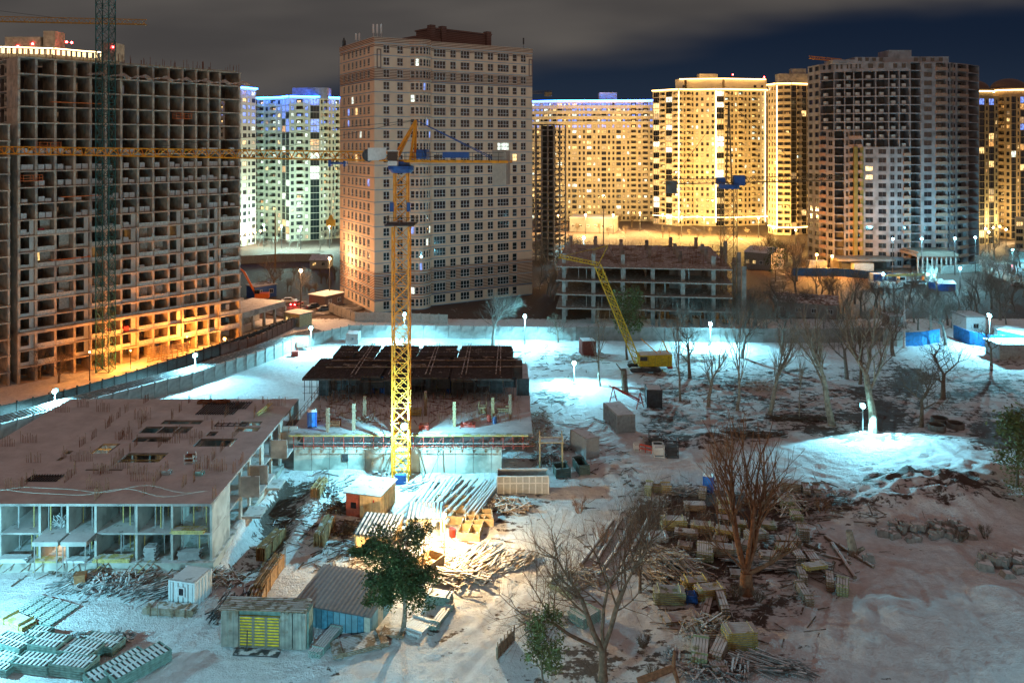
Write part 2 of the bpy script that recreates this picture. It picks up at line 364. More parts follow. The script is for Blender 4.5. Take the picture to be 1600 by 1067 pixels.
# ================================================================ buildings
def ray_t(A, B, px):
    """fraction along segment A-B (plan) seen at column px"""
    k = (px-800)/F; d = B-A
    return (k*A.y-A.x)/(d.x-k*d.y)
def win_mb(w, h, n=2, transom=.3, fw=.09, depth=.10):
    """window: frame (mat 0) and panes (mat 1), local x along the wall, y inwards, z up from sill"""
    m = MB(); m.quad((-w/2, depth*.6, 0), (w/2, depth*.6, 0), (w/2, depth*.6, h), (-w/2, depth*.6, h), 1)
    m.box(-w/2, w/2, 0, depth, 0, fw); m.box(-w/2, w/2, 0, depth, h-fw, h)
    for i in range(n+1):
        x = -w/2+fw/2+(w-fw)*i/n; m.box(x-fw/2, x+fw/2, -.003, depth*.9, fw, h-fw)
    if transom: m.box(-w/2+fw, w/2-fw, .004, depth*.8, h*transom-fw/2, h*transom+fw/2)
    return m
CAP = 100
class Lot:
    """collects repeated pieces of one thing: the nearest CAP become parts, the rest one stuff part"""
    def __init__(s): s.items = []
    def put(s, key, loc, rz): s.items.append((key, loc, rz))
    def flush(s, root, name, protos, cap=CAP):
        o = root.location; it = sorted(s.items, key=lambda q: (q[1][0]+o.x)**2+(q[1][1]+o.y)**2+(q[1][2]+o.z-H)**2)
        cache = {}
        for key, loc, rz in it[:cap]:
            if key not in cache: cache[key] = protos[key][0].mesh(name, protos[key][1])
            link(name, cache[key], root, loc, rz)
        rest = {}
        mats = []; m = MB()
        for key, loc, rz in it[cap:]:
            p, ms = protos[key]; ms = ms if isinstance(ms, (list, tuple)) else [ms]
            idx = []
            for q in ms:
                if q not in mats: mats.append(q)
                idx.append(mats.index(q))
            k = len(m.f); m.add(p, loc, rz); m.f[k:] = [(f, idx[i]) for f, i in m.f[k:]]
        if m.f: m.build(name, mats, root)['kind'] = 'stuff'
class Fac:
    def __init__(s, root, z0, fh, nf, rng):
        s.root, s.z0, s.fh, s.nf, s.rng = root, z0, fh, nf, rng; s.wall = MB(); s.win = Lot(); s.bal = Lot(); s.prot = {}; s.bprot = {}; s.slab = MB()
    def wkey(s, w, h, n, tr, lit):
        k = (round(w, 1), round(h, 1), n, tr, lit)
        if k not in s.prot: s.prot[k] = (win_mb(w, h, n, tr, s.fw), [s.fmat, lit])
        return k
    fw = .09; fmat = None
    def seg(s, A, B, cols, litfn, dep=.25, skip=lambda f, c: False):
        """A, B in local coordinates; cols: (kind, a, b, zlo, zhi, panes, transom)"""
        A = V(A.x, A.y, 0); B = V(B.x, B.y, 0); d = B-A; ln = d.length; d.normalize(); inn = V(-d.y, d.x, 0); rz = math.atan2(d.y, d.x)
        pt = lambda x, z, y=0: tuple(A+d*x+inn*y+V(0, 0, z))
        W = s.wall; z0, z1 = s.z0, s.z0+s.fh*s.nf; x = 0
        for ci, (kind, a, b, lo, hi, n, tr) in enumerate(sorted(cols, key=lambda c: c[1])):
            if a > x: W.quad(pt(x, z0), pt(a, z0), pt(a, z1), pt(x, z1))
            x = b
            for f in range(s.nf):
                zb = s.z0+f*s.fh; k2 = kind; lo_, hi_ = lo, hi; dd_ = dep
                if skip(f, ci):
                    W.quad(pt(a, zb), pt(b, zb), pt(b, zb+s.fh), pt(a, zb+s.fh)); continue
                if kind in ('balc', 'open'): dd_ = 1.3 if kind == 'balc' else 4
                if kind == 'shaft': dd_ = .3
                if lo_ > 0: W.quad(pt(a, zb), pt(b, zb), pt(b, zb+lo_), pt(a, zb+lo_))
                if hi_ < s.fh: W.quad(pt(a, zb+hi_), pt(b, zb+hi_), pt(b, zb+s.fh), pt(a, zb+s.fh))
                W.quad(pt(a, zb+lo_), pt(a, zb+lo_, dd_), pt(a, zb+hi_, dd_), pt(a, zb+hi_)); W.quad(pt(b, zb+lo_, dd_), pt(b, zb+lo_), pt(b, zb+hi_), pt(b, zb+hi_, dd_))
                W.quad(pt(a, zb+lo_), pt(b, zb+lo_), pt(b, zb+lo_, dd_), pt(a, zb+lo_, dd_)); W.quad(pt(a, zb+hi_, dd_), pt(b, zb+hi_, dd_), pt(b, zb+hi_), pt(a, zb+hi_))
                ww, wh = b-a, hi_-lo_
                if kind in ('win', 'shaft'):
                    s.win.put(s.wkey(ww, wh, n, tr, litfn(f, ci)), pt((a+b)/2, zb+lo_, dd_-.1), rz)
                else:
                    W.quad(pt(a, zb+lo_, dd_), pt(b, zb+lo_, dd_), pt(b, zb+hi_, dd_), pt(a, zb+hi_, dd_), 1)  # dark back wall carries the recess shade in its colour
                    if kind == 'balc':
                        s.win.put(s.wkey(ww*.62, wh*.72, n, 0, litfn(f, ci)), pt((a+b)/2, zb+lo_+.25, dd_-.12), rz)
                        k = ('b', round(ww, 1))
                        if k not in s.bprot:
                            m = MB(); w_ = ww+.5; m.box(-w_/2, w_/2, -.75, 0, -.15, .0); m.box(-w_/2, w_/2, -.75, -.63, 0, .95); m.box(-w_/2, -w_/2+.1, -.63, 0, 0, .95); m.box(w_/2-.1, w_/2, -.63, 0, 0, .95)
                            s.bprot[k] = (m, s.bmat)
                        s.bal.put(k, pt((a+b)/2, zb+lo_+.05, -.01), rz)
        if x < ln: W.quad(pt(x, z0), pt(ln, z0), pt(ln, z1), pt(x, z1))
    bmat = None
    def close(s, pts, zt=None, roofmat=2):
        zt = zt or s.z0+s.fh*s.nf; n = len(s.wall.v); s.wall.v += [(p.x, p.y, zt) for p in pts]; s.wall.f.append((tuple(range(n, n+len(pts))), roofmat))
    def done(s, wallmats, capw=CAP, capb=CAP):
        s.wall.build('facade_wall', wallmats, s.root); s.win.flush(s.root, 'window', s.prot, capw)
        if s.bal.items: s.bal.flush(s.root, 'balcony', s.bprot, capb)
def cols_px(A, B, lst, wkind='win'):
    """(px0, px1, lo, hi, panes, transom[, kind]) -> columns on the segment"""
    ln = (B-A).length; out = []
    for q in lst:
        a, b = sorted((ray_t(A, B, q[0])*ln, ray_t(A, B, q[1])*ln)); out.append((q[6] if len(q) > 6 else wkind, a, b, q[2], q[3], q[4], q[5]))
    return out
roof_snow = mat('roof_snow', (.3,.28,.27), .9, snow=.8)

# ---- the finished brick tower in the middle
def central():
    root = thing('apartment_tower', 'tall beige brick tower with striped courses and dark windows behind the yellow crane', 'tower', (-35.7, 205.9, 0)); O = root.location
    A = G(531, 490); A = V(-49.7, 229.3, 0)-O; Bc = V(0, 0, 0); Cc = V(6.5, 231.2, 0)-O
    root_pt = lambda p: p+O
    rng = random.Random(3); fc = Fac(root, 0, 3.19, 22, rng); fc.fmat = frame_w; fc.fw = .11
    inner = V(-42.2, -25.3, 0)
    lits = lambda wp, cp, bp=0: (lambda f, c: lit_w if rng.random() < wp else (lit_c if rng.random() < cp else (glow_b if rng.random() < bp else (g_teal if f < 7 else g_dark))))  # cyan reflections on the lower panes are put into the tinted glass
    # left face
    q = [(a/2.668+360-w/2, a/2.668+360+w/2, .78, 2.86, 2, .3) for a, w in ((473,3.2),(492,3.4),(508,3.4),(524,3.7),(541,3.7),(557,3.8),(575,4.2))]
    fc.seg(A, Bc, cols_px(A+O, Bc+O, q), lits(.012, .008, .03))
    # right face: plain strip, rounded bay, then the set-back main part
    d = (Cc-Bc).normalized(); inn = V(-d.y, d.x, 0); ln = (Cc-Bc).length
    tb0 = ray_t(Bc+O, Cc+O, 748/2.668+360)*ln; tb1 = ray_t(Bc+O, Cc+O, 836/2.668+360)*ln
    P1 = Bc+d*tb0; P2 = Bc+d*tb1
    q = [(a/2.668+360-w/2, a/2.668+360+w/2, .72, 2.86, 2, .42) for a, w in ((651,10),(708,9.4))]
    fc.seg(Bc, P1, cols_px(Bc+O, P1+O, q), lits(.004, .004))
    n = 6; prev = P1; arcp = [P1]
    for i in range(1, n+1):
        t = i/n; pnt = P1+(P2-P1)*t-inn*(1.7*math.sin(math.pi*t)**.8 if t < 1 else 0); l = (pnt-prev).length
        fc.seg(prev, pnt, [('win', .12, l-.12, .85, 2.8, 2 if l > 1.5 else 1, .42)], lits(.01, .02, .05)); prev = pnt; arcp.append(pnt)
    back = 1.1; P3 = P2+inn*back; P4 = Cc+inn*back
    fc.seg(P2, P3, [], None)
    q = [(a/2.668+360-w/2.668/2, a/2.668+360+w/2.668/2, .72, 2.86, n_, .42) for a, w, n_ in ((873,50,4),(929,24,2),(979,38,3),(1036,37,3),(1085,24,2),(1138,48,4),(1186,19,1),(1222,22,2))]
    fc.seg(P3, P4, cols_px(P3+O, P4+O, q), lits(.006, .006), skip=lambda f, c: c == 7 and f < 4)
    D = P4+inn*26; E = A+(D-P4)*.0; E = A+inn*0
    fc.seg(P4, D, [], None); fc.seg(D, A, [], None)
    fc.close([A, Bc]+arcp+[P3, P4, D])
    beige = mat('beige_facade', (.80,.63,.47), .85, var=.06, scale=.5, bump=.05, bscale=14, extra=zband([(3, 10.6), (60.3, 63.6), (69.2, 75)], (.17,.07,.05), .42, .55, linecol=(.26,.36,.46)))
    fc.done([beige, concrete_d, roof_snow])
    # rounded slab edges on the bay, parapet, penthouse
    par = MB(); lst = [A, Bc]+arcp+[P3, P4]
    for p, r in zip(lst, lst[1:]):
        par.bar(p+V(0,0,70.9), r+V(0,0,70.9), .35, 1.7)
    par.build('parapet', beige, root)
    m = MB()
    for f in range(1, 22):
        for p, r in zip(arcp, arcp[1:]): m.bar(p+V(0,0,f*3.19+.22), r+V(0,0,f*3.19+.22), .5, .34)
    m.build('bay_ledge', mat('pale_ledge', (.5,.5,.47), .8, var=.1), root)
    ph = MB(); a = V(*P(672, 60, 222))-O; b_ = V(*P(764, 60, 236))-O
    dd = (b_-a); dd.z = 0; L_ = dd.length; rz = math.atan2(dd.y, dd.x); mid = (a+b_)/2; brick = mat('penthouse_brick', (.19,.12,.105), .85, var=.15, extra=zband([(70, 80)], (.10,.05,.045), .5, .4))
    ph.obox((mid.x-inn.x*-4, mid.y-inn.y*-4, 73.2), L_, 8, 6, rz); ph.obox((mid.x-inn.x*-4, mid.y-inn.y*-4, 76.4), L_+.6, 8.6, .4, rz)
    for t in (-.48, -.3, .47): ph.obox((mid.x+dd.x*t, mid.y+dd.y*t, 73.9), 1.6, 1.8, 6.6, rz)
    pho = ph.build('penthouse', brick, root)
    wm_ = win_mb(3, 2, 3, .3)
    for t in (-.15, .22): wm_.build('window', [frame_w, g_dark], pho, loc=tuple(mid+dd*t-inn*-0+V(0,0,72.5)-inn*.12), rz=rz)
    ph2 = MB(); ph2.obox((mid.x-dd.x*.65, mid.y-dd.y*.65+3, 72.3), 9, 6, 2.6, rz); ph2.build('roof_hatch', brick, root)
    sl = MB()      # narrow brick slots at the corners
    for px in (592, 829):
        t = ray_t((Bc if px < 700 else P3)+O, (P2 if px < 700 else P4)+O, px); p = (Bc+(P2-Bc)*t) if px < 700 else (P3+(P4-P3)*t)
        for z, h_, w_ in ((68.6,.25,1.2),(63.8,.25,1.2),(66.2,4.6,.25)):
            for s_ in ((-.5, .5) if w_ < .5 else (0,)): sl.obox((p.x+d.x*s_-inn.x*.06, p.y+d.y*s_-inn.y*.06, z), w_, .12, h_, math.atan2(d.y, d.x))
    sl.build('brick_frame', brick, root)
    for i, (px, y0, y1, Yd, lab) in enumerate(((589,58,42,208,'cluster of white antennas on the near corner of the beige tower roof'),(556,66,56,219,'pair of short antennas on the side edge of the beige tower roof'),(537,72,64,226,'small dark antenna on the far corner of the beige tower roof'),(818,76,66,229,'single thin antenna near the outer end of the beige tower roof'))):
        z0 = 71.7; p = P(px, y0, Yd); m = MB(); h_ = (y0-y1)*Yd/F+1
        for k in ((-1,0),(0,0),(1,.3)) if i == 0 else ((0,0),(.9,0)) if i == 1 else ((0,0),):
            m.tube((k[0],k[1],0), (k[0],k[1],h_+k[0]*.3), .07, .07); m.box(k[0]-.22, k[0]+.22, k[1]-.4, k[1]-.15, h_*.35, h_)
        if i == 2: m.box(-.5,.5,-.2,.2,0,h_*.7)
        tag(m.build('antenna', white_pl if i < 2 else steel_d, loc=(p.x, p.y+.6, z0)), lab, 'antenna')
central()

# ---- generic lit / unfinished far tower
def far_tower(label, pts, ztop, fh, secs, wallcol, seed, litp, roof=None, mats=None, name='apartment_tower', band=None, z0=0, depth=22, frame=frame_d, balcol=None, capw=100, capb=60):
    """pts: plan polyline as seen left to right [(px, Y), ...]; secs: per segment list of (kind, weight) modules"""
    W = [V((px-800)/F*Y, Y, 0) for px, Y in pts]; O = W[len(W)//2].copy(); O.z = z0
    root = thing(name, label, 'tower', tuple(O)); rng = random.Random(seed); nf = max(1, round((ztop-z0)/fh)); fc = Fac(root, 0, (ztop-z0)/nf, nf, rng); fc.fmat = frame; fc.fw = .12
    fc.bmat = balcol or mat('balcony_'+name+str(seed), tuple(min(.8, c*1.1) for c in wallcol), .8, var=.1, snow=.3)
    wp, cp, op, bp_, dark = litp
    def lf(f, c):
        r = rng.random()
        return (lit_w if rng.random() < .6 else lit_d) if r < wp else lit_c if r < wp+cp else lit_o if r < wp+cp+op else glow_b if r < wp+cp+op+(bp_ if f > nf-6 else 0) else dark
    loc = [p-V(O.x, O.y, 0) for p in W]
    for i, (A, B) in enumerate(zip(loc, loc[1:])):
        ln = (B-A).length; mods = secs[i % len(secs)]
        n = max(1, round(ln/sum(m[1] for m in mods))); k = ln/(n*sum(m[1] for m in mods)); x = 0; cols = []
        for _ in range(n):
            for m in mods:
                w_ = m[1]*k; e = fc.fh
                if m[0] == 'w': cols.append(('win', x+w_*.26, x+w_*.74, .28*e, .86*e, 2, 0))
                elif m[0] == 'W': cols.append(('win', x+w_*.12, x+w_*.88, .26*e, .86*e, 3, 0))
                elif m[0] == 'b': cols.append(('balc', x+w_*.1, x+w_*.9, .06*e, .9*e, 2, 0))
                elif m[0] == 's': cols.append(('shaft', x+w_*.05, x+w_*.95, .06*e, e, 3, 0))
                elif m[0] == 'o': cols.append(('open', x+w_*.05, x+w_*.95, .06*e, .94*e, 2, 0))
                x += w_
        fc.seg(A, B, cols, lf)
    a, b_ = loc[0], loc[-1]; dd = (b_-a).normalized(); inn = V(-dd.y, dd.x, 0)*depth
    bk = lambda p: p+V(p.x+O.x, p.y+O.y, 0).normalized()*depth
    fc.seg(b_, bk(b_), [], None); fc.seg(bk(b_), bk(a), [], None); fc.seg(bk(a), a, [], None); fc.close(loc+[bk(b_), bk(a)])
    m = mat('facade_'+str(seed), wallcol, .85, var=.12, scale=.25, bump=.05, extra=band)
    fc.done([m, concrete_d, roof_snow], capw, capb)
    zt = fc.fh*nf; par = MB()
    for p, r in zip(loc, loc[1:]): par.bar(p+V(0,0,zt+.5), r+V(0,0,zt+.5), .5, 1.1)
    par.build('parapet', m, root)
    return root, loc, zt, O, m
strip_w = emit('led_strip_warm', (1,.55,.18), 7); strip_b = emit('led_strip_blue', (.02,.16,1), 26); strip_v = emit('led_strip_pale', (1,.72,.36), 6); red_e = emit('aviation_red', (1,.03,.03), 60); strip_c = emit('led_strip_pool', (.2,.85,1), 6)
def strip(root, pts, m, off=.7, w_=.35, name='light_strip'):
    s = MB()
    for p, r in zip(pts, pts[1:]):
        p, r = Vector(p), Vector(r); d = (r-p).normalized(); o = V(d.y, -d.x, 0)*off; s.bar(p+o, r+o, w_, w_)
    return s.build(name, m, root)
def lamp_pt(name, loc, col, power, parent=None, rad=.3, spot=None, target=None, blend=.3):
    l = bpy.data.lights.new(name, 'SPOT' if spot else 'POINT'); l.color = col; l.energy = power; l.shadow_soft_size = rad
    if spot: l.spot_size = math.radians(spot); l.spot_blend = blend
    o = bpy.data.objects.new(name, l); C.objects.link(o); o.location = loc
    if spot:
        o.rotation_euler = (Vector(target)-Vector(loc)).to_track_quat('-Z', 'Y').to_euler()
    if parent:
        o.parent = parent; o.location = Vector(loc)-parent.location
    return o
def red_lamp(px, py, Y, label):
    p = P(px, py, Y); m = MB(); m.tube((0,0,-1.6), (0,0,0), .06, .06); m.ball((0,0,0), .38, 1); tag(m.build('beacon', [steel_d, red_e], loc=tuple(p)), label, 'beacon light')
cream = (.62,.55,.42)
# blue crowned towers on the left
r, loc, zt, O, _ = far_tower('pale tower with a blue light strip seen past the edge of the unfinished block', [(340,345),(372,338),(400,350)], P(0,140,340).z, 3.05, [[('b',3.2),('w',2.6)],[('w',2.4),('W',2.8)]], (.55,.52,.44), 11, (.16,.10,.05,.6,g_dark))
strip(r, [p+V(0,0,zt+.9) for p in loc], strip_b, w_=.6)
r, loc, zt, O, _ = far_tower('pale greenish tower block with blue roof lights left of the beige tower', [(402,372),(440,366),(452,358),(500,364),(536,372)], P(0,155,364).z, 3.05, [[('b',3.2),('w',2.6)],[('s',4)],[('w',2.4),('b',3.2),('w',2.4),('s',4)],[('w',2.4),('b',3),('w',2.4)]], (.58,.62,.52), 12, (.12,.14,.03,.5,g_teal))
strip(r, [p+V(0,0,zt+.9) for p in loc], strip_b, w_=.6); rb = MB(); rb.obox((8,9,zt+2.6), 16, 8, 5); rb.build('roof_house', concrete, r)
# blue and gold slab
r, loc, zt, O, _ = far_tower('long golden slab block with blue roof lights right of the beige tower', [(830,462),(870,455),(985,452),(1022,450)], P(0,160,452).z, 3.05, [[('w',2.4),('W',2.8)],[('W',3.6),('w',2.6),('w',2.6)],[('b',3),('w',2.6)]], (.66,.58,.42), 13, (.20,.07,.06,.5,g_dark))
strip(r, [p+V(0,0,zt+1) for p in loc], strip_b, w_=.55); 
for x_, w_ in ((-12,10),(28,18)): rb = MB(); rb.obox((x_,9,zt+3), w_, 8, 5.6); rb.build('roof_house', mat('facade_13',cream), r)
cr = MB()    # glazed crown floors with slab lines
for k in range(4):
    for p, q in zip(loc, loc[1:]): cr.bar(p+V(0,-.9,zt-2-3.05*k), q+V(0,-.9,zt-2-3.05*k), .7, .5)
cr.build('crown_ledge', white_pl, r)
# golden tower with roof strips
r, loc, zt, O, gm_ = far_tower('brightest golden tower with double roof light lines behind the dark crane', [(1020,438),(1060,425),(1085,428),(1118,424),(1132,424),(1195,430),(1212,445)], P(0,143,428).z, 3.05, [[('s',4),('b',3.4)],[('b',3.4),('w',2.6)],[('w',2.4),('w',2.4)],[('s',4)],[('b',3.6),('w',2.4),('w',2.4)],[('w',2.4)]], (.66,.58,.42), 14, (.22,.08,.10,0,g_dark))
strip(r, [p+V(0,0,zt+.9) for p in loc], strip_w, w_=.5)
up = MB(); up_pts = [P(1062,0,432),P(1075,0,430),P(1130,0,428),P(1195,0,433)]; up_l = [V(p.x-O.x, p.y-O.y, 0) for p in up_pts]; z_up = P(0,124,430).z
for p, q in zip(up_l, up_l[1:]):
    m_ = (p+q)/2; d_ = q-p; up.obox((m_.x, m_.y+5, (zt+z_up)/2), d_.length+.1, 10, z_up-zt, math.atan2(d_.y, d_.x))
up.build('attic_storey', gm_, r); strip(r, [V(p.x, p.y-.4, z_up) for p in up_l], strip_w, w_=.5)
for k in range(12):
    pos = up_l[0].lerp(up_l[-1], (k+.5)/12); win_mb(1.4,1.3,2,0).build('attic_window', [frame_d, g_dark], r, loc=(pos.x, pos.y-1.6, zt+2.2))
for i in (1, 3, 5): strip(r, [loc[i]+V(0,0,2), loc[i]+V(0,.01,zt)], strip_v, off=0, w_=.3, name='vertical_light_strip').location = (0, -.9, 0)
strip(r, [V(p.x, p.y-2.5, 5) for p in loc], strip_w, w_=.5, name='canopy_light_strip')
rt = MB(); rt.obox((-2,10,z_up+1.4), 10, 6, 3); rt.build('roof_house', gm_, r)
red_lamp(1145,117,432,'red beacon in the middle of the golden tower roof'); red_lamp(1194,121,433,'red beacon at the outer end of the golden tower roof')
r, loc, zt, O, _ = far_tower('golden tower edged with a bright vertical light line beside the dark unfinished tower', [(1200,392),(1213,384),(1236,382),(1268,388)], P(0,134,384).z, 3.05, [[('w',2.4)],[('b',3.4)],[('s',4),('b',3.4)]], (.60,.50,.36), 15, (.06,.02,.03,0,g_dark))
strip(r, [p+V(0,0,zt+.9) for p in loc], strip_w, w_=.5); v_ = strip(r, [loc[1]+V(0,-.9,3), loc[1]+V(0,-.89,zt)], strip_w, off=0, w_=.4, name='vertical_light_strip'); strip(r, [V(p.x, p.y-2, 4) for p in loc], strip_w, w_=.5, name='canopy_light_strip')
rt = MB(); rt.obox((3,8,zt+3), 14, 6, 6); rt.obox((6,8,zt+7), 7, 4, 3); rt.build('roof_house', concrete, r)
# thin slab-only frame right of the beige tower
def slab_frame(label, pts, ztop, nf, seed, m=concrete, depth=14, bays=4):
    W = [V((px-800)/F*Y, Y, 0) for px, Y in pts]; O = W[0].copy(); root = thing('unfinished_building', label, 'building', tuple(O)); fh = ztop/nf
    A, B = W[0]-O, W[1]-O; d = (B-A).normalized(); inn = V(-d.y, d.x, 0); ln = (B-A).length; rz = math.atan2(d.y, d.x)
    for f in range(nf+1):
        c = A+d*ln/2+inn*depth/2; s = MB(); s.obox((c.x, c.y, f*fh+.12), ln, depth, .24, rz); s.build('floor_slab', m, root)
    for k in range(bays+1):
        for j in (0, 1, 2):
            c = A+d*(.3+(ln-.6)*k/bays)+inn*(.4+(depth-.8)*j/2); s = MB(); s.obox((c.x, c.y, ztop/2), .5, .5, ztop, rz); s.build('column', m, root)
    c = A+d*ln*.5+inn*depth*.6; s = MB(); s.obox((c.x, c.y, ztop/2), ln*.5, .3, ztop-.5, rz); s.build('core_wall', concrete_d, root)
    return root
slab_frame('narrow unfinished concrete frame squeezed between the beige tower and the golden slab', [(826,300),(866,296)], P(0,195,297).z, 24, 5)
# right edge towers
def domed(label, pts, ytop, seed, rr, col, dome):
    Y = pts[0][1]; r, loc, zt, O, m = far_tower(label, pts, P(0,ytop,Y).z, 3.1, [[('b',3),('w',2.6)],[('s',4),('w',2.6)]], col, seed, (.08,.02,.10,.1,g_dark))
    mid = (loc[0]+loc[-1])/2; c = MB(); c.lathe([(rr,0),(rr,3.5),(rr+.6,3.6),(rr+.6,4.2),(rr-.6,4.3)], 20, 0, (mid.x, mid.y+rr*.8, zt)); c.build('drum', m, r)
    s = MB(); s.lathe([(rr+.75,3.0),(rr+.75,3.5),(rr+.65,3.5)], 20, 0, (mid.x, mid.y+rr*.8, zt)); s.build('light_strip', strip_v, r)
    dd = MB(); dd.lathe([(rr*.85*math.cos(t*math.pi/12)+.01, 4.3+rr*.55*math.sin(t*math.pi/12)) for t in range(7)], 20, 0, (mid.x, mid.y+rr*.8, zt)); dd.build('dome', dome, r, smooth=True)
dome_m = mat('copper_dome', (.14,.09,.07), .5, .3)
domed('dim tower with a glowing drum and dome behind the dark unfinished tower', [(1505,352),(1530,346),(1560,350)], 155, 21, 8, (.42,.33,.18), dome_m)
domed('golden domed tower cut by the edge of the photo', [(1558,372),(1580,366),(1622,372)], 152, 22, 9, (.55,.38,.20), dome_m)
r, *_ = far_tower('low pale block at the foot of the domed towers', [(1586,330),(1640,325)], P(0,345,330).z, 3.1, [[('W',3),('w',2.6)]], (.5,.42,.28), 23, (.2,.1,.1,0,g_dark))
# tower with lit parapet behind the unfinished block
r, loc, zt, O, m = far_tower('far tower whose lit roof parapet glows above the unfinished block', [(-40,262),(6,258),(84,262),(132,270),(186,276)], P(0,92,262).z, 3.1, [[('b',3),('w',2.6)]], (.35,.32,.28), 24, (.02,0,0,0,g_dark), capw=20, capb=20)
cw = MB(); zz = zt+1.0
for p, q in zip(loc, loc[1:]):
    n = int((q-p).length/1.6)
    for k in range(n):
        a = p.lerp(q, k/n); b_ = p.lerp(q, (k+.55)/n); cw.bar(a+V(0,-1.2,zz+1.0), b_+V(0,-1.2,zz+1.0), .2, 1.6)
cw.build('lit_parapet', emit('parapet_glow', (1,.72,.33), 2.2), r); strip(r, [p+V(0,0,zz+2.3) for p in loc], strip_v, w_=.3)
for x_, w_, z_ in ((-14,12,4),(-5,4,5),(15,5,3)): rt = MB(); rt.obox((x_,9,zt+z_), w_, 6, z_*2); rt.build('roof_house', concrete, r)
for i, (px, py, l) in enumerate(((28,73,'red beacon first from the left edge over the glowing parapet'),(51,69,'red beacon second from the left over the glowing parapet'),(104,66,'left one of two close red beacons over the glowing parapet'),(112,67,'right one of two close red beacons over the glowing parapet'),(176,74,'red beacon over the end of the glowing parapet beside the teal mast'))): red_lamp(px, py, 268, l)

# ---- dark unfinished tower on the right, curved front
def right_tower():
    lab = 'dark curved concrete tower under construction with open upper floors and orange lit foot'
    pts = [(1262,300),(1281,291),(1303,287),(1320,286),(1334,285),(1348,284),(1389,282),(1422,282),(1440,282),(1480,283),(1494,286),(1512,290),(1530,297)]
    W = [V((px-800)/F*Y, Y, 0) for px, Y in pts]; O = W[6].copy(); root = thing('apartment_tower', lab, 'tower', tuple(O)); rng = random.Random(31)
    nf = 24; fh = P(0,98,284).z/nf; fc = Fac(root, 0, fh, nf, rng); fc.fmat = frame_d; fc.bmat = mat('balcony_brickish', (.33,.22,.17), .85, var=.3, snow=.3); g_b = g_dark
    loc = [p-O for p in W]; pal = []
    lf = lambda f, c: lit_w if rng.random() < .008 else g_b
    secs = ['ww', 'bw', 's', 'wb', 'b', 'wyw', 'wwb', 's', 'wb', 'wbw', 'b', 's', 'b']
    for i, (A, B) in enumerate(zip(loc, loc[1:])):
        ln = (B-A).length; mods = [c for c in secs[i] if c != 'y']; k = ln/len(mods); cols = []
        for j, c in enumerate(mods):
            x = j*k
            if c == 'w': cols.append(('win', x+k*.2, x+k*.8, .25*fh, .84*fh, 2, 0))
            elif c == 'b': cols.append(('balc', x+k*.12, x+k*.88, .06*fh, .9*fh, 2, 0))
            else: cols.append(('open', x+k*.06, x+k*.94, .07*fh, .95*fh, 2, 0))
        if i in (1, 2, 3, 4, 5, 6):    # upper floors still open: two facades stacked
            cut = 14 if i in (5, 6) else 16
            f2 = fc.nf; fc.nf = cut; fc.seg(A, B, cols, lf); fc.nf = f2
            z0 = fc.z0; fc.z0 = cut*fh; fc.nf = nf-cut-1; n = max(1, round(ln/3.6)); cc = [('open', ln*j/n+.18, ln*(j+1)/n-.18, .09*fh, .96*fh, 2, 0) for j in range(n)]
            fc.seg(A, B, cc, lf)
            for f in range(fc.nf):
                for q in cc:
                    if rng.random() < .75: pal.append((A.lerp(B, (q[1]+q[2])/2/ln)+V(0, 1.0, fc.z0+f*fh+.27), f, i))
            fc.z0 = (nf-1)*fh; fc.nf = 1; fc.seg(A, B, [('win', ln*.2, ln*.4, .3*fh, .85*fh, 1, 0), ('win', ln*.6, ln*.8, .3*fh, .85*fh, 1, 0)], lf); fc.z0 = z0; fc.nf = nf
        else: fc.seg(A, B, cols, lf)
    a, b_ = loc[0], loc[-1]; bk = lambda p: p+V(p.x+O.x, p.y+O.y, 0).normalized()*26; fc.seg(b_, bk(b_), [], None); fc.seg(bk(b_), bk(a), [], None); fc.seg(bk(a), a, [], None); fc.close(loc+[bk(b_), bk(a)])
    wallm = mat('raw_grey_facade', (.28,.27,.29), .9, var=.25, scale=.35, mix2=(.20,.19,.20), m2scale=.3, m2th=.55)
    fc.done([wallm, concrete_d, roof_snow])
    z = nf*fh; cap = MB()
    for x0, x1, zz in ((1334,1386,1.8),(1386,1422,4.3),(1422,1480,2.0),(1300,1334,.9)):
        p, q = P(x0,0,284), P(x1,0,284); cap.box(p.x-O.x, q.x-O.x, 1, 9, z-.3, z+zz)
    co_ = cap.build('roof_house', wallm, root)
    for k in range(8):
        px = 1342+k*11 if k < 4 else 1429+(k-4)*13; p = P(px,0,283.8); win_mb(1.3,1.2,1,0).build('window', [frame_d, g_dark], co_, loc=(p.x-O.x, .88, z+.35))
    y = MB()     # ochre rendered strip
    for px0, px1 in ((1335,1341),(1345,1350)):
        p, q = P(px0,0,283.4), P(px1,0,283.4)
        y.box(p.x-O.x, q.x-O.x, 1.75, 2.4, 4, 43)
    y.build('ochre_render', mat('ochre_render', (.24,.17,.04), .85, var=.25, scale=.6), root)
    # ground floor canopy on columns
    cn = MB(); a_, b2 = P(1428,0,272), P(1492,0,272); cn.box(a_.x-O.x, b2.x-O.x, -12, 2, 5.6, 6.6); cn.box(a_.x-O.x+1, b2.x-O.x-1, -11, 1.5, 6.6, 7.1); cno = cn.build('canopy', mat('canopy_concrete', (.20,.15,.12), .9), root)
    for k in range(9):
        x = a_.x-O.x+.6+(b2.x-a_.x-1.2)*k/8; c = MB(); c.tube((0,0,0),(0,0,5.6),.28,.28,8); c.build('column', concrete, cno, loc=(x,-11.5,0))
    lo = MB(); p, q = P(1310,0,274), P(1400,0,274); lo.box(p.x-O.x, q.x-O.x, -8, 1, 3.4, 4.2); lo.box(p.x-O.x, q.x-O.x, -1, -.7, 0, 3.4); lo.build('porch', concrete_d, root)
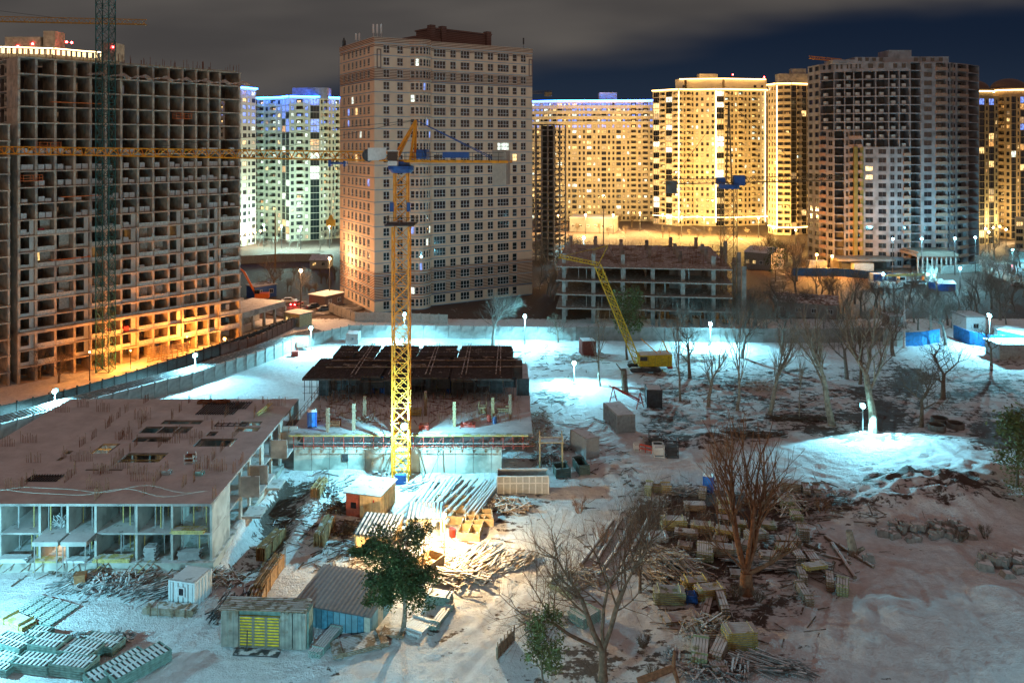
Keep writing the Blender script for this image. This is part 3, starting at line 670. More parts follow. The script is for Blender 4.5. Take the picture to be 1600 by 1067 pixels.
    # pallets of blocks standing on the open floors
    pm = MB(); pm.box(-.6,.6,-.5,.5,0,.12,1); pm.box(-.55,.55,-.45,.45,.12,1.25,0); pme = pm.mesh('block_pallet', [block_w, wood_b]); cnt = {}
    for p, f, i in sorted(pal, key=lambda q: (q[1], q[0].x)):
        cnt[f] = cnt.get(f, 0)+1
        o = link('block_pallet', pme, None, tuple(p+O), rng.uniform(-.1,.1)); o.scale = (1.3,1,1)
        tag(o, '%s block pallet from the left on the %s open floor, dark tower' % (ordn(cnt[f]-1), ordn(f)), 'block pallet', 'pallets of blocks on the open floors of the dark tower')
right_tower()
# ================================================================ unfinished block on the left
def left_block():
    A = G(30, 600); B = V(-61.2, 178.5, 0); O = A.copy(); root = thing('unfinished_building', 'huge bare concrete cell block, orange lit at its foot, behind the teal crane mast', 'building', tuple(O))
    d = (B-A).normalized(); inn = V(-d.y, d.x, 0); rz = math.atan2(d.y, d.x); nb = 14; ln = (B-A).length; fh = 3.0; nf = 20; rng = random.Random(5)
    zt = nf*fh; cuts = [0]+[ray_t(A, B, px)*ln for px in (57,87,117,142,166,190,216,240,264,286,307,326,344)]+[ln]
    pt = lambda x, y, z: V(*(d*x+inn*y))+V(0, 0, z)
    m_s = mat('cell_concrete', (.54,.435,.34), .9, var=.3, scale=.8, mix2=(.34,.305,.28), m2scale=.35, m2th=.56)
    m_par = mat('block_parapet', (.58,.55,.50), .9, var=.25, scale=3, bump=.3)
    dep = 15
    for f in range(nf+1):
        s = MB(); c = pt(ln/2, dep/2-.15, f*fh-.11); s.obox(c, ln+.5, dep+.3, .22, rz)
        if f == 3: c = pt(ln/2, -.45, f*fh+.15); s.obox(c, ln+1, .9, .5, rz)
        s.build('floor_slab', m_s, root)
    for k, x in enumerate(cuts):
        s = MB()
        for f in range(nf):
            c = pt(x, 3.2 if f > 2 else 2.2, f*fh+1.39); s.obox(c, .42, 6.2 if f > 2 else 4.2, 2.76, rz)
        s.build('cross_wall', m_s, root)
    s = MB()
    for f in range(nf):
        for k in range(nb):
            a, b = cuts[k], cuts[k+1]; w_ = b-a
            gaps = rng.choice([(0,.45),(.0,.6),(0,.35),(.55,1),(.2,.8)])
            for g0, g1 in ((0, gaps[0]), (gaps[1], 1)):
                if g1-g0 > .05: s.obox(pt(a+w_*(g0+g1)/2, 6.4, f*fh+1.39), w_*(g1-g0), .25, 2.76, rz)
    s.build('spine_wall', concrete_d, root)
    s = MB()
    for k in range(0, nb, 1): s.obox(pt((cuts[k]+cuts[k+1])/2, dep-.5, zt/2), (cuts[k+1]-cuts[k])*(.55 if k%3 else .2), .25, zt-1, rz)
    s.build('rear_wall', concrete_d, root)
    pal = []; lot = []
    for f in range(1, nf):
        for k in range(nb):
            a, b = cuts[k], cuts[k+1]; w_ = b-a
            if f <= 9 and (k % 3 != 0 or f == 3) and rng.random() < .92:
                c = pt((a+b)/2, .12, f*fh+.42); lot.append(((f, k), c, w_))
            if f <= 9 and k % 3 == 0:      # block infill with opening
                m = MB(); c = pt(a+w_*.82, .9, f*fh+1.35); m.obox(c, w_*.3, .22, 2.66, rz); c = pt(a+w_*.4, .9, f*fh+.3); m.obox(c, w_*.5, .22, .6, rz); m.build('block_infill', block_w, root)
            elif 3 <= f <= 9 and rng.random() < .35:
                m = MB(); m.obox(pt(a+w_*.7, 2.6, f*fh+1.3), w_*.55, .22, 2.4, rz); m.build('block_infill', m_par, root)
            if 4 < f <= 14 and rng.random() < (.8 if f > 9 else .35) :
                for j in range(2 if f > 9 and rng.random() < .75 else 1): pal.append((a+w_*(.32+.38*j+rng.uniform(-.03,.03)), f, k))
    for key, c, w_ in sorted(lot, key=lambda q: q[1].length)[:100]:
        m = MB(); m.obox(c, w_-.3, .22, .84, rz); m.build('parapet', m_par, root)
    # lit rooms behind
    for f, k in ((7,1),(7,4),(8,6),(8,7),(8,9),(7,8)):
        a, b = cuts[k], cuts[k+1]; m = MB(); m.obox(pt((a+b)/2+.4, 6.2, f*fh+1.5), .9, .08, 2.0, rz); m.build('lit_doorway', lit_w, root)
    # roof edge: shuttering and rebar
    m = MB()
    for x in range(int(ln/1.2)): m.obox(pt(x*1.2+.5, -.4, zt+.12), 1.15, .5, .06, rz)
    m.build('edge_board', wood, root)
    m = MB()
    for k in range(nb+1):
        for j in range(rng.randint(4, 9)): x = min(ln, max(0, cuts[k]+rng.uniform(-.8,.8))); y = rng.uniform(.2, 6); h = rng.uniform(.8, 2.3); m.bar(pt(x,y,zt), pt(x,y,zt+h), .06)
    m.build('rebar', rust, root)['kind'] = 'stuff'
    # safety netting under the top floors
    m = MB(); n = 60; prev = None
    for i in range(n+1):
        x = ln*.25+(ln*.75+2)*i/n; z = zt-3.0+.7*abs(math.sin(i*.42))+.2*math.sin(i*1.7); row = [pt(x, -.3, z-.1), pt(x, -1.6, z+.25), pt(x, -2.8, z+.1-.4*abs(math.sin(i*.42)))]
        if prev:
            for j in range(2): m.quad(prev[j], row[j], row[j+1], prev[j+1])
        prev = row
    net = mat('safety_net', (.5,.46,.42), .9); net.node_tree.nodes['Principled BSDF'].inputs['Alpha'].default_value = .75; m.build('safety_net', net, root)
    # pallets
    pm = MB(); pm.box(-.55,.55,-.5,.5,0,.12,1); pm.box(-.5,.5,-.45,.45,.12,1.15,0); pa = pm.mesh('block_pallet', [mat('wrapped_block',(.55,.53,.52),.7,var=.15,scale=5), wood_b]); pm2 = MB(); pm2.box(-.55,.55,-.5,.5,0,.12,1); pm2.box(-.5,.5,-.45,.45,.12,.75,0); pb = pm2.mesh('block_pallet', [mat('wrapped_block',(.5,.5,.5)), wood_b])
    red = pm.mesh('block_pallet', [mat('red_wrap', (.45,.04,.04), .6), wood_b]); cnt = {}
    pal.sort(key=lambda q: (q[1], q[0])); redset = {(9,1),(8,1),(2,5),(2,6)}; 
    pal += [(cuts[5]+1, 2, 5), (cuts[6]+1.2, 2, 6)]
    for x, f, k in pal:
        cnt[f] = cnt.get(f, 0)+1; isr = (f, k) in redset; p = pt(x, 1.0, f*fh)+O
        o = link('block_pallet', red if isr else (pa if rng.random() < .7 else pb), None, tuple(p), rz+rng.uniform(-.15,.15))
        tag(o, ('red wrapped' if isr else 'white')+' block pallet, %s from the left, %s floor up, cell block' % (ordn(cnt[f]-1), ordn(f)), 'block pallet', 'pallets of blocks on the floors of the cell block')
    # hoist platforms sticking out
    for i, (px, py, w_, lab, cage) in enumerate(((120,162,9,'long thin orange beam jutting out high on the cell block',0),(282,186,3.4,'orange loading cage on the right half of the cell block',1),(47,283,3.2,'orange loading cage near the left corner of the cell block',1),(74,232,3.6,'orange rail cage behind the jib at the left of the cell block',1),(126,307,7,'thin orange beam just below the jib on the cell block',0),(110,404,7,'thin orange beam low on the cell block beside the teal mast',0))):
        t = ray_t(A, B, px); p = A.lerp(B, t); Yd = p.y; z = P(px, py, Yd).z; m = MB()
        if cage:
            m.box(-w_/2,w_/2,-1.6,0,0,.1)
            for x in (-w_/2, 0, w_/2):
                for y in (-1.6, -.05): m.bar((x,y,0),(x,y,1.1),.08)
            for zz in (.55, 1.1): m.bar((-w_/2,-1.6,zz),(w_/2,-1.6,zz),.08); m.bar((-w_/2,-1.6,zz),(-w_/2,0,zz),.08); m.bar((w_/2,-1.6,zz),(w_/2,0,zz),.08)
        else: m.box(-w_/2,w_/2,-.7,-.5,0,.16); m.bar((-w_/2,-.6,.1),(-w_/2+.2,1.5,.1),.12); m.bar((w_/2,-.6,.1),(w_/2-.2,1.5,.1),.12)
        tag(m.build('loading_platform', orange_p, loc=(p.x, p.y, z), rz=rz), lab, 'loading platform')
    # lower wing to the left, beyond a dark gap
    A2 = A-d*1.4; B2 = A-d*26; O2 = B2.copy(); r2 = thing('unfinished_building', 'lower bare concrete wing cut by the left edge of the photo', 'building', tuple(O2)); ln2 = (A2-B2).length; nf2 = 16; q = lambda x, y, z: V(*(d*x+inn*y))+V(0,0,z)
    for f in range(nf2+1): m = MB(); m.obox(q(ln2/2, 6, f*fh-.5), ln2, 12.4, .24, rz); m.build('floor_slab', m_s, r2)
    for x in (0, 5.5, 11, 16.5, ln2-.2):
        m = MB(); m.obox(q(x, 4, nf2*fh/2-.5), .35, 7.6, nf2*fh, rz); m.build('cross_wall', m_s, r2)
    m = MB(); m.obox(q(ln2/2, 9, nf2*fh/2), ln2*.9, .3, nf2*fh-1, rz); m.build('rear_wall', concrete_d, r2)
    # low annex with a snowy roof at the right end
    a = B+d*.5; O3 = a.copy(); r3 = thing('annex', 'low concrete annex with snowy roof and open front at the end of the cell block', 'building', tuple(O3)); e = G(446,512)-a; e.z = 0; L3 = 15; fd = V(*(P(446,0,193)-a)); fd.z = 0; L3 = fd.length; fd.normalize(); fi = V(-fd.y, fd.x, 0); rz3 = math.atan2(fd.y, fd.x); q3 = lambda x, y, z: V(*(fd*x+fi*y))+V(0,0,z)
    m = MB(); m.obox(q3(L3/2, 5, 5.2), L3, 10, 1.3, rz3); m.build('roof', concrete_s, r3); m = MB(); m.obox(q3(L3/2, 0, .9), L3, .3, 1.0, rz3); m.obox(q3(L3/2, 8, 2.5), L3, .3, 4, rz3); m.build('wall', concrete_w, r3)
    for k in range(5): m = MB(); m.obox(q3(L3*k/4, .15, 2.3), .5, .5, 4.6, rz3); m.build('column', concrete_w, r3)
    # two timber formwork racks standing at the foot
    for i, (x, y, px, w_, lab) in enumerate(((0,0,244,3.5,'leaning timber rack at the orange lit foot of the cell block'),(0,0,276,6,'wide orange lit timber pallet rack at the foot of the cell block'))):
        p = G(px, 560+4*(1-i)); m = MB()
        for k in range(7): m.bar((-w_/2, 0, .25+.42*k), (w_/2, .3, .25+.42*k), .12, .2)
        for k in range(int(w_/1.1)+1): m.bar((-w_/2+k*1.1, .15, 0), (-w_/2+k*1.1+(.8 if i == 0 else 0), .35, 3.1), .12)
        tag(m.build('timber_rack', wood_p, loc=tuple(p), rz=rz), lab, 'timber rack')
left_block()

# ================================================================ two storey concrete building, front left
def slab_with_holes(x0, x1, y0, y1, z0, z1, holes, m):
    xs_ = sorted({x0, x1, *[min(x1, max(x0, v)) for h in holes for v in h[:2]]}); ys_ = sorted({y0, y1, *[v for h in holes for v in h[2:]]})
    inh = lambda x, y: any(h[0] <= x <= h[1] and h[2] <= y <= h[3] for h in holes)
    solid = [[not inh((xs_[i]+xs_[i+1])/2, (ys_[j]+ys_[j+1])/2) for j in range(len(ys_)-1)] for i in range(len(xs_)-1)]
    for i in range(len(xs_)-1):
        for j in range(len(ys_)-1):
            if not solid[i][j]: continue
            a, b, c, d = xs_[i], xs_[i+1], ys_[j], ys_[j+1]
            m.quad((a,c,z1),(b,c,z1),(b,d,z1),(a,d,z1)); m.quad((a,d,z0),(b,d,z0),(b,c,z0),(a,c,z0), 1)
            for di, dj, q in ((-1,0,((a,d),(a,c))),(1,0,((b,c),(b,d))),(0,-1,((a,c),(b,c))),(0,1,((b,d),(a,d)))):
                ii, jj = i+di, j+dj
                if not (0 <= ii < len(xs_)-1 and 0 <= jj < len(ys_)-1) or not solid[ii][jj]:
                    (p0, p1), (r0, r1) = q; m.quad((p0,p1,z0),(r0,r1,z0),(r0,r1,z1),(p0,p1,z1), 1)
def front_building():
    zt = 7.05; X0, X1, Y0, Y1 = -64.0, -30.9, 81.8, 115.0; O = V(X0, Y0, 0)
    root = thing('unfinished_building', 'low two storey concrete shell with snowy roof slab and rebar, lower left', 'building', tuple(O)); rng = random.Random(9)
    Hs = []
    for a, b, c, d in ((890,1110,200,222),(768,862,235,272),(868,955,235,272),(962,1035,235,272),(730,930,293,320),(650,880,381,434),(1070,1280,302,346),(500,600,330,385),(1140,1190,262,288),(1300,1430,238,262),(1320,1440,206,230),(470,545,472,480),(600,675,472,480),(310,335,405,425),(350,385,370,388)):
        p = G(a/3.5556, 600+d/3.5556, zt); q = G(b/3.5556, 600+c/3.5556, zt); p2 = G(a/3.5556+.1, 600+c/3.5556, zt)
        xm0 = G(a/3.5556, 600+d/3.5556, zt).x; xm1 = G(b/3.5556, 600+d/3.5556, zt).x
        Hs.append((xm0-X0, xm1-X0, p.y-Y0, q.y-Y0))
    W_, D_ = X1-X0, Y1-Y0; m = MB(); slab_with_holes(0, W_, -.25, D_, zt-.25, zt, Hs, m); m.build('roof_slab', [mat('slab_snow', (.3,.27,.25), .9, snow=.97, var=.2), concrete], root)
    m = MB(); m.box(0, W_, 0, D_, 3.75, 3.95); m.build('floor_slab', concrete_s, root)
    m = MB(); m.box(-.3, W_+.3, -.5, D_, -.5, 1.1); m.build('plinth', mat('cracked_plinth', (.42,.42,.38), .85, var=.3, scale=.8, mix2=(.22,.20,.18), m2scale=.6, m2th=.6, snow=.5), root)
    xc = [((px/3.5556)-800)/F*Y0-X0 for px in (-190,0,220,375,530,757,955,1178)]
    for x in xc[:-1]:
        if x < 0: continue
        for z0, z1 in ((1.1,3.75),(3.95,6.8)): m = MB(); m.box(x-.12, x+.12, .01, 11, z0, z1); m.box(x-.12, x+.12, 14, D_-1, z0, z1); m.build('cross_wall', concrete_w, root)
    m = MB(); m.box(.5, W_-.5, 17, 17.3, 1.1, 3.75); m.box(.5, W_*.6, 17, 17.3, 3.95, 6.8); m.build('spine_wall', concrete, root)
    # right side wall with openings
    m = MB(); ys_ = [(0,5.2),(8.6,9.2),(11.6,12.2),(16,17),(20,20.6),(24,25.2),(29,D_)]
    for a, b in ys_:
        m = MB(); [m.box(W_-.26, W_-.01, a+.01, b, z0, z1) for z0, z1 in ((1.1,3.75),(3.95,6.8))]; m.build('side_wall', concrete_w, root)
    for y0, z in ((8.9,3.8),(12,3.8),(20,3.8),(25,3.8),(9,1.2),(16.5,1.2)):
        m = MB(); m.box(W_, W_+2.1, y0, y0+2.6, z-.05, z+.2); m.box(W_+.02, W_+2.1, y0-.25, y0-.05, z-.05, z+2.3) if z > 2 else None; m.build('balcony', concrete_s, root)
    for x0 in (xc[2]+.35, xc[3]+.35):
        m = MB(); m.box(x0, x0+2.6, -1.9, -.02, 3.5, 3.95); m.build('balcony', concrete_s, root)
        for k in (0.15, 2.4):
            m = MB(); m.tube((x0+k, -1.7, -.1), (x0+k, -1.7, 3.5), .05, .05); m.build('prop', steel_g, root)
    n = 0
    for i in range(1, len(xc)-1):
        for z0, z1 in ((1.1,3.75),(3.95,6.8)):
            for k in range(7):
                x = max(.5, xc[i]) + rng.uniform(.12,.88)*(xc[i+1]-max(.5,xc[i])); y = rng.uniform(.6, 5); m = MB(); m.tube((x,y,z0),(x,y,z1),.055,.055,6); m.box(x-.12,x+.12,y-.12,y+.12,z1-.04,z1-.001); m.build('prop', steel_g if k % 3 else wood_y, root); n += 1
    m = MB()
    for k in range(9): y = 1.5+k*1.7; m.box(.2, W_-.3, y, y+.1, 6.66, 6.8)
    m.build('formwork_joist', wood_y, root)
    # rebar starter bars in rows, over the cross walls and around the openings
    m = MB()
    rows = []
    for x in xc[1:]:
        for y in range(1, 32, 2):
            if rng.random() < .62: rows.append((x+rng.uniform(-.4,.4), y+rng.uniform(-.5,.5), rng.uniform(.2,1.3), 0))
    for k in range(26): rows.append((rng.uniform(1, W_-2), rng.uniform(3, 31), rng.uniform(.5, 2.4), 1))
    for x, y, l, dr in rows:
        for j in range(int(3+l*5)):
            t = j*.2; a = x+(t if dr else 0); b = y+(0 if dr else t); a += rng.uniform(-.05,.05)
            if a > W_-.2 or b > D_-.2 or any(h[0] < a < h[1] and h[2] < b < h[3] for h in Hs): continue
            h_ = rng.uniform(.7,1.35)*(1.3 if rng.random() < .15 else 1); m.bar((a,b,zt-.05),(a+rng.uniform(-.06,.06),b,zt+h_),.035)
    m.build('starter_rebar', rust, root)['kind'] = 'stuff'
    for y, s_ in ((1.2, 0), (2.0, 5)):
        m = MB(); prev = None
        for k in range(40):
            p_ = V(.5+k*.8, y+.3*math.sin(k*.7+s_), zt+.5+.3*math.cos(k*.45+s_));
            if prev: m.bar(prev, p_, .03)
            prev = p_
        m.build('guard_rope', mat('rope', (.5,.48,.42), .9), root)
    # parts of the plinth: door hole, outriggers
    m = MB(); m.box(8.0-1, 8.0, -.56, -.48, .1, .95); m.build('hatch', steel_d, root)
    # things lying on the roof and on the floors
    def on(px, py, z): return G(px, py, z)
    def rackm(w_, d_, n_, t=.09):
        m = MB()
        for k in range(n_): x = -w_/2+w_*k/(n_-1); m.bar((x,-d_/2,.12),(x+.0,d_/2,.12),t,.12)
        for y in (-d_*.4, d_*.4): m.bar((-w_/2,y,.04),(w_/2,y,.04),.08)
        return m
    for px, py, w_, d_, n_, lab in ((70,748,3.3,1.7,12,'flat rack of dark bars lying on the snowy roof slab near its front left'),(345,639,5,5,16,'wide rack of dark bars on the far right part of the snowy roof slab'),(372,634,3,3,9,'small rack of dark bars beside the wide rack on the roof slab'),(362,664,4,1.2,6,'dark beams laid across an opening of the roof slab')):
        tag(rackm(w_, d_, n_).build('bar_rack', steel_d, loc=tuple(on(px, py, zt)+V(0,0,.004))), lab, 'bar rack')
    m = MB(); 
    for k in range(4): m.box(-.45,.45,-.4,.4,.15+.22*k,.28+.22*k, k % 2)
    for a in (-.5,.5):
        for b in (-.45,.45): m.bar((a,b,0),(a,b,1.15),.06)
    tag(m.build('wire_crate', [block_w, rust], loc=tuple(on(297, 723, zt))), 'small crate of blocks standing alone on the snowy roof slab', 'crate')
    for px, py, lab in ((320,630,'dark bale at the far edge of the roof slab, left of two'),(345,630,'dark bale at the far edge of the roof slab, right of two')):
        m = MB(); [m.rock((rng.uniform(-.8,.8), rng.uniform(-.3,.3), .25), .45, rng) for _ in range(7)]; tag(m.build('bale', rust, loc=tuple(on(px, py, zt))), lab, 'bale')
    m = MB(); [m.bar((rng.uniform(-.4,.4), -1.5, .1+.07*k), (rng.uniform(-.4,.4), 1.5, .25+.1*k), .1, .06) for k in range(9)]; tag(m.build('plank_heap', wood_y, loc=tuple(on(413, 645, zt)), rz=-.3), 'greenish heap of planks at the far right corner of the roof slab', 'plank heap')
    for px, py, lab in ((260,740,'low snowy box on the roof slab right of the large opening'),(311,741,'small green bundle on the roof slab near the right edge')):
        m = MB(); m.box(-.5,.5,-.4,.4,0,.35); m.box(-.3,.3,-.5,.3,.35,.5); tag(m.build('supply_box', concrete_s if px < 300 else green_p, loc=tuple(on(px, py, zt))), lab, 'box')
    # stacks on the front edge
    def stack(px, z, w_, n_, mt, lab, h_=.12, y=.0):
        x = (px-800)/F*Y0; m = MB()
        for k in range(n_):
            for j in range(4): m.bar((-w_/2+rng.uniform(-.15,.15), j*.28, .08+k*h_), (w_/2+rng.uniform(-.15,.15), j*.28, .08+k*h_), .22, h_*.85)
        tag(m.build('plank_stack', mt, loc=(x, Y0+y, z)), lab, 'plank stack')
    stack(22,1.1,2.9,4,white_pl,'pale plank stack on the ground floor edge, first from the left',.1,-.45)
    stack(76,1.1,2.3,2,wood_y,'short yellow plank layer on the ground floor edge under the first balcony',.1,-.45)
    stack(120,1.1,2.2,2,white_pl,'thin pale plank layer on the ground floor edge under the second balcony',.1,-.45)
    stack(177,1.1,3.6,4,wood_y,'long pale yellow plank stack on the ground floor edge at the lamp lit bay',.1,-.45)
    stack(295,3.95,3.4,4,wood_y,'yellow plank stack projecting from the upper floor edge',.1,-.3)
    stack(293,1.1,2.3,6,steel_g,'grey formwork stack in the last ground floor bay',.13,.2)
    stack(233,1.1,1.1,10,steel_g,'tall narrow stack of white panels in the fifth ground floor bay',.13,.1)
    m = MB(); [m.bar((rng.uniform(-.8,.8), rng.uniform(-.5,.5), rng.uniform(.1,.4)), (rng.uniform(-.8,.8), rng.uniform(-.5,.5), rng.uniform(.5,1.3)), .09) for _ in range(40)]; tag(m.build('scaffold_heap', steel_g, loc=((84-800)/F*Y0, Y0+1.2, 3.95)), 'tangled white heap of scaffold clamps on the upper floor', 'scaffold heap')
    # planks poking out over the plinth
    for i, px in enumerate((12,30,56,76,108,130,168,176,222,236,246)):
        x = (px-800)/F*Y0; m = MB(); m.bar((0,.6,1.18),(-.5,-1.5,.85),.12,.08); tag(m.build('plank', wood_b if i % 3 else wood_y, loc=(x, Y0-.3, 0)), '%s thin plank from the left sticking out over the plinth of the concrete shell' % ordn(i), 'plank', 'planks sticking out over the plinth')
    l = lamp_pt('work_lamp', (X0+17, Y0+4, 3.2), (1,.6,.28), 260, rad=.1); 
    wl = thing('work_lamp', 'warm work lamp hanging in the ground floor of the concrete shell', 'lamp', (X0+17, Y0+4, 3.2)); l.parent = wl; l.location = (0,0,-.2); m = MB(); m.ball((0,0,0),.12); m.build('bulb', emit('bulb',(1,.7,.4),20), wl); m = MB(); m.bar((0,0,.1),(0,0,.55),.02); m.build('cord', steel_d, wl)
    wl2 = thing('work_lamp', 'warm work lamp glowing through the roof opening of the concrete shell', 'lamp', (X0+14.5, Y0+13.5, 5.8)); lamp_pt('work_light', (0,0,0), (1,.55,.2), 120, rad=.1).parent = wl2; m = MB(); m.ball((0,0,.12),.1); m.build('bulb', MATS['bulb'], wl2); m = MB(); m.bar((0,0,.2),(0,0,1.0),.02); m.build('cord', steel_d, wl2)
front_building()

# ================================================================ foundation and deck in the middle
def middle_site():
    z = 5.6; X0, X1, Y0, Y1 = -29.6, 2.2, 105.5, 139; O = V(X0, Y0, 0); W_, D_ = X1-X0, Y1-Y0; rng = random.Random(12)
    root = thing('unfinished_building', 'wide deck with dark shuttering tables under construction behind the yellow crane', 'building', tuple(O))
    m = MB(); m.box(0, W_+.5, 0, D_, z-.25, z); m.build('deck_slab', mat('deck', (.20,.17,.16), .9, snow=.85, var=.3), root)
    m = MB(); m.box(.4, W_-3.6, .6, 1.0, -.5, 3.5); m.build('retaining_wall', mat('wet_concrete', (.60,.64,.57), .8, var=.3, scale=.5, mix2=(.36,.40,.35), m2scale=.35, m2th=.56), root)
    m = MB()
    for k in range(12): m.box(.4+k*2.4, .44+k*2.4, .585, .6, 0, 3.45)
    m.build('joint_line', concrete_d, root)
    m = MB(); m.box(6.9,7.7,.5,.59,1.6,2.6); m.build('recess_shade', steel_d, root)  # dark plate on the wall face stands in for a shaded recess
    m = MB(); m.box(-1.6, .35, 1.2, 6, -.5, z-.3); m.build('end_wall', concrete_d, root)
    m = MB()
    for k in range(3): m.box(k*W_/3+.05, (k+1)*W_/3-.05, -.5, -.08, z-.3, z-.1)
    m.build('edge_board', wood_y, root)
    for k in range(24):      # props with red jacks under the edge
        x = .6+k*W_/24; m = MB(); m.tube((x,-.1,3.5),(x,-.1,z-.3),.06,.06,6) ; m.bar((x,-.1,3.9),(x+W_/24,-.1,3.9),.05); m.bar((x,-.1,3.5),(x+W_/24,-.1,z-.4),.035); m.build('prop', steel_r, root)
    m = MB(); m.bar((0,-.3,4.4),(W_,-.3,4.3),.09); m.bar((0,-.3,3.55),(W_-3,-.3,3.55),.06); m.build('guard_rail', steel_g, root)
    # columns standing on the deck
    for px, py, h_, mt in ((553,678,3.6,wood_b),(512,680,3.2,wood_b),(710,672,3.4,wood_n),(665,655,3.4,wood_b),(797,660,3.4,wood_b),(570,660,3.2,wood_b),(770,660,3.0,wood_n)):
        p = G(px, py-6, z); m = MB(); m.box(-.2,.2,-.2,.2,0,h_); m.box(-.26,.26,-.26,.26,h_*.3,h_*.36); m.box(-.26,.26,-.26,.26,h_*.7,h_*.76); m.build('column_form', mt, root, loc=tuple(p-O))
    # dark tables (shuttering) three storeys of corrugated panels
    dk = mat('shutter_deck', (.075,.066,.062), .85, var=.4, scale=1.5, extra=None, snow=.08); rib = steel_d
    def table(px0, px1, ya, yb, zt, thick=.25):
        a = G(px0, yb, zt); b = G(px1, yb, zt); c = G((px0+px1)/2, ya, zt); x0, x1 = a.x-X0, b.x-X0; y0, y1 = a.y-Y0, c.y-Y0
        m = MB(); m.box(x0, x1, y0, y1, zt-thick, zt); n_ = int((x1-x0)/.45)
        for k in range(n_): x = x0+(x1-x0)*k/n_; m.box(x, x+.1, y0, y1, zt, zt+.09)
        o = m.build('shuttering_table', dk, root)
        lg = MB(); k = x0+.3
        while k < x1: 
            for y in (y0+.2, (y0+y1)/2): lg.bar((k, y, z), (k, y, zt-thick), .08)
            k += 1.1
        for zz in (z+1.1, z+2.1): lg.bar((x0,y0+.2,zz),(x1,y0+.2,zz),.05)
        lg.build('leg_frame', steel_d, o)
    zt = 8.9
    for a, b, y0, y1 in ((472,563,572,592),(566,594,565,588),(598,640,574,593),(644,700,570,590),(704,800,570,592),(492,575,560,571),(580,700,557,569),(706,806,559,571),(520,551,540,557),(556,585,540,557),(592,648,540,556),(655,711,540,556),(718,800,540,557)):
        table(a, b, y0, y1, zt+(.25 if y1 < 560 else 0))
    for k in range(9):
        x = -.2+k*3.45; m = MB(); y0 = rng.choice([14.6,14.6,15.6]); q = rng.uniform(.42,.75); m.box(x, x+3.35-(k==8)*.9, y0, 33.4-rng.choice([0,0,2]), zt-q-.2, zt-q); m.build('table_deck', mat('brown_deck', (.11,.095,.088), .9, var=.4, scale=1, snow=.1), root)
    for x in (5.5, 11.2, 16.8, 22.3, 27.5):
        m = MB(); [m.bar((x+q, 15, zt+.12), (x+q*.6, 33, zt+.3), .16, .14) for q in (-.35, .3)]; m.build('main_joist', wood_b, root)
    for y in (18.6, 22.4, 27.4):
        m = MB(); m.bar((.5,y,zt+.2),(W_-.6,y+.3,zt+.2),.2,.16); m.build('main_joist', wood_b, root)
    for k in range(14):
        m = MB(); x = 1+k*2.2+rng.uniform(-.3,.3); y = rng.choice([19.2,23.8,28.6]); [m.bar((x+rng.uniform(-1,1), y+rng.uniform(-.4,.4), zt+.05+.1*j), (x+rng.uniform(-1,1)+1.2, y+rng.uniform(-.6,.6), zt+.1+.1*j), .14, .1) for j in range(4)]; m.build('loose_joist', wood_b, root)
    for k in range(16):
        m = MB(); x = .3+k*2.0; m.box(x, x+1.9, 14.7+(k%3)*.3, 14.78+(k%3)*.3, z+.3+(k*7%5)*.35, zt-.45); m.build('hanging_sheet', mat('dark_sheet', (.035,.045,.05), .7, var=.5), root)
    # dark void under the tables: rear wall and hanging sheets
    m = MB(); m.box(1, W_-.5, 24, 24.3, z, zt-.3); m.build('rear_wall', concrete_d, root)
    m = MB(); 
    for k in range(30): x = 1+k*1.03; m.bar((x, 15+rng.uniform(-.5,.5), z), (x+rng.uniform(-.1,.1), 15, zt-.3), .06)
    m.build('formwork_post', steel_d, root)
    for px, w_, lab in ((575,2.0,'bright blue tarpaulin hanging under the dark shuttering, left of the crane mast'),(598,1.0,'narrow blue tarpaulin hanging beside the wider one'),(705,1.4,'blue tarpaulin hanging right of the crane mast')):
        p = G(px, 618, z); m = MB(); n_ = 8
        for k in range(n_):
            a = -w_/2+w_*k/n_; b = -w_/2+w_*(k+1)/n_; ya, yb = .15*math.sin(k*2), .15*math.sin(k*2+2); m.quad((a,ya,.2+.3*(k%2)),(b,yb,.2+.3*((k+1)%2)),(b,yb*.5,2.9),(a,ya*.5,2.9)); m.quad((a,ya+.03,.2+.3*(k%2)),(b,yb+.03,.2+.3*((k+1)%2)),(b,yb*.5+.03,2.9),(a,ya*.5+.03,2.9))
        tag(m.build('tarpaulin', tarp, loc=tuple(p)), lab, 'tarpaulin')
    m = MB()
    for k in range(420):
        x, y = rng.uniform(1.5, W_-1), rng.uniform(3, 14.5); h_ = rng.uniform(.4, 1.5)
        m.bar((x,y,z),(x+rng.uniform(-.1,.1),y,z+h_),.035)
    for k in range(150):
        x, y = rng.uniform(1.5, W_-3), rng.uniform(3, 14.5); a = rng.uniform(0, 3.1); l = rng.uniform(.6,2); m.bar((x,y,z+.06),(x+l*math.cos(a),y+l*math.sin(a),z+.1),.06)
    m.build('starter_rebar', rust, root)['kind'] = 'stuff'
    # guard posts along the left edge
    m = MB()
    for k in range(16): m.bar((-.1, k*2, z), (-.1, k*2, z+1.1), .05)
    m.bar((-.1,0,z+1.1),(-.1,30,z+1.1),.04); m.bar((-.1,0,z+.6),(-.1,30,z+.6),.04); m.build('side_rail', rust, root)
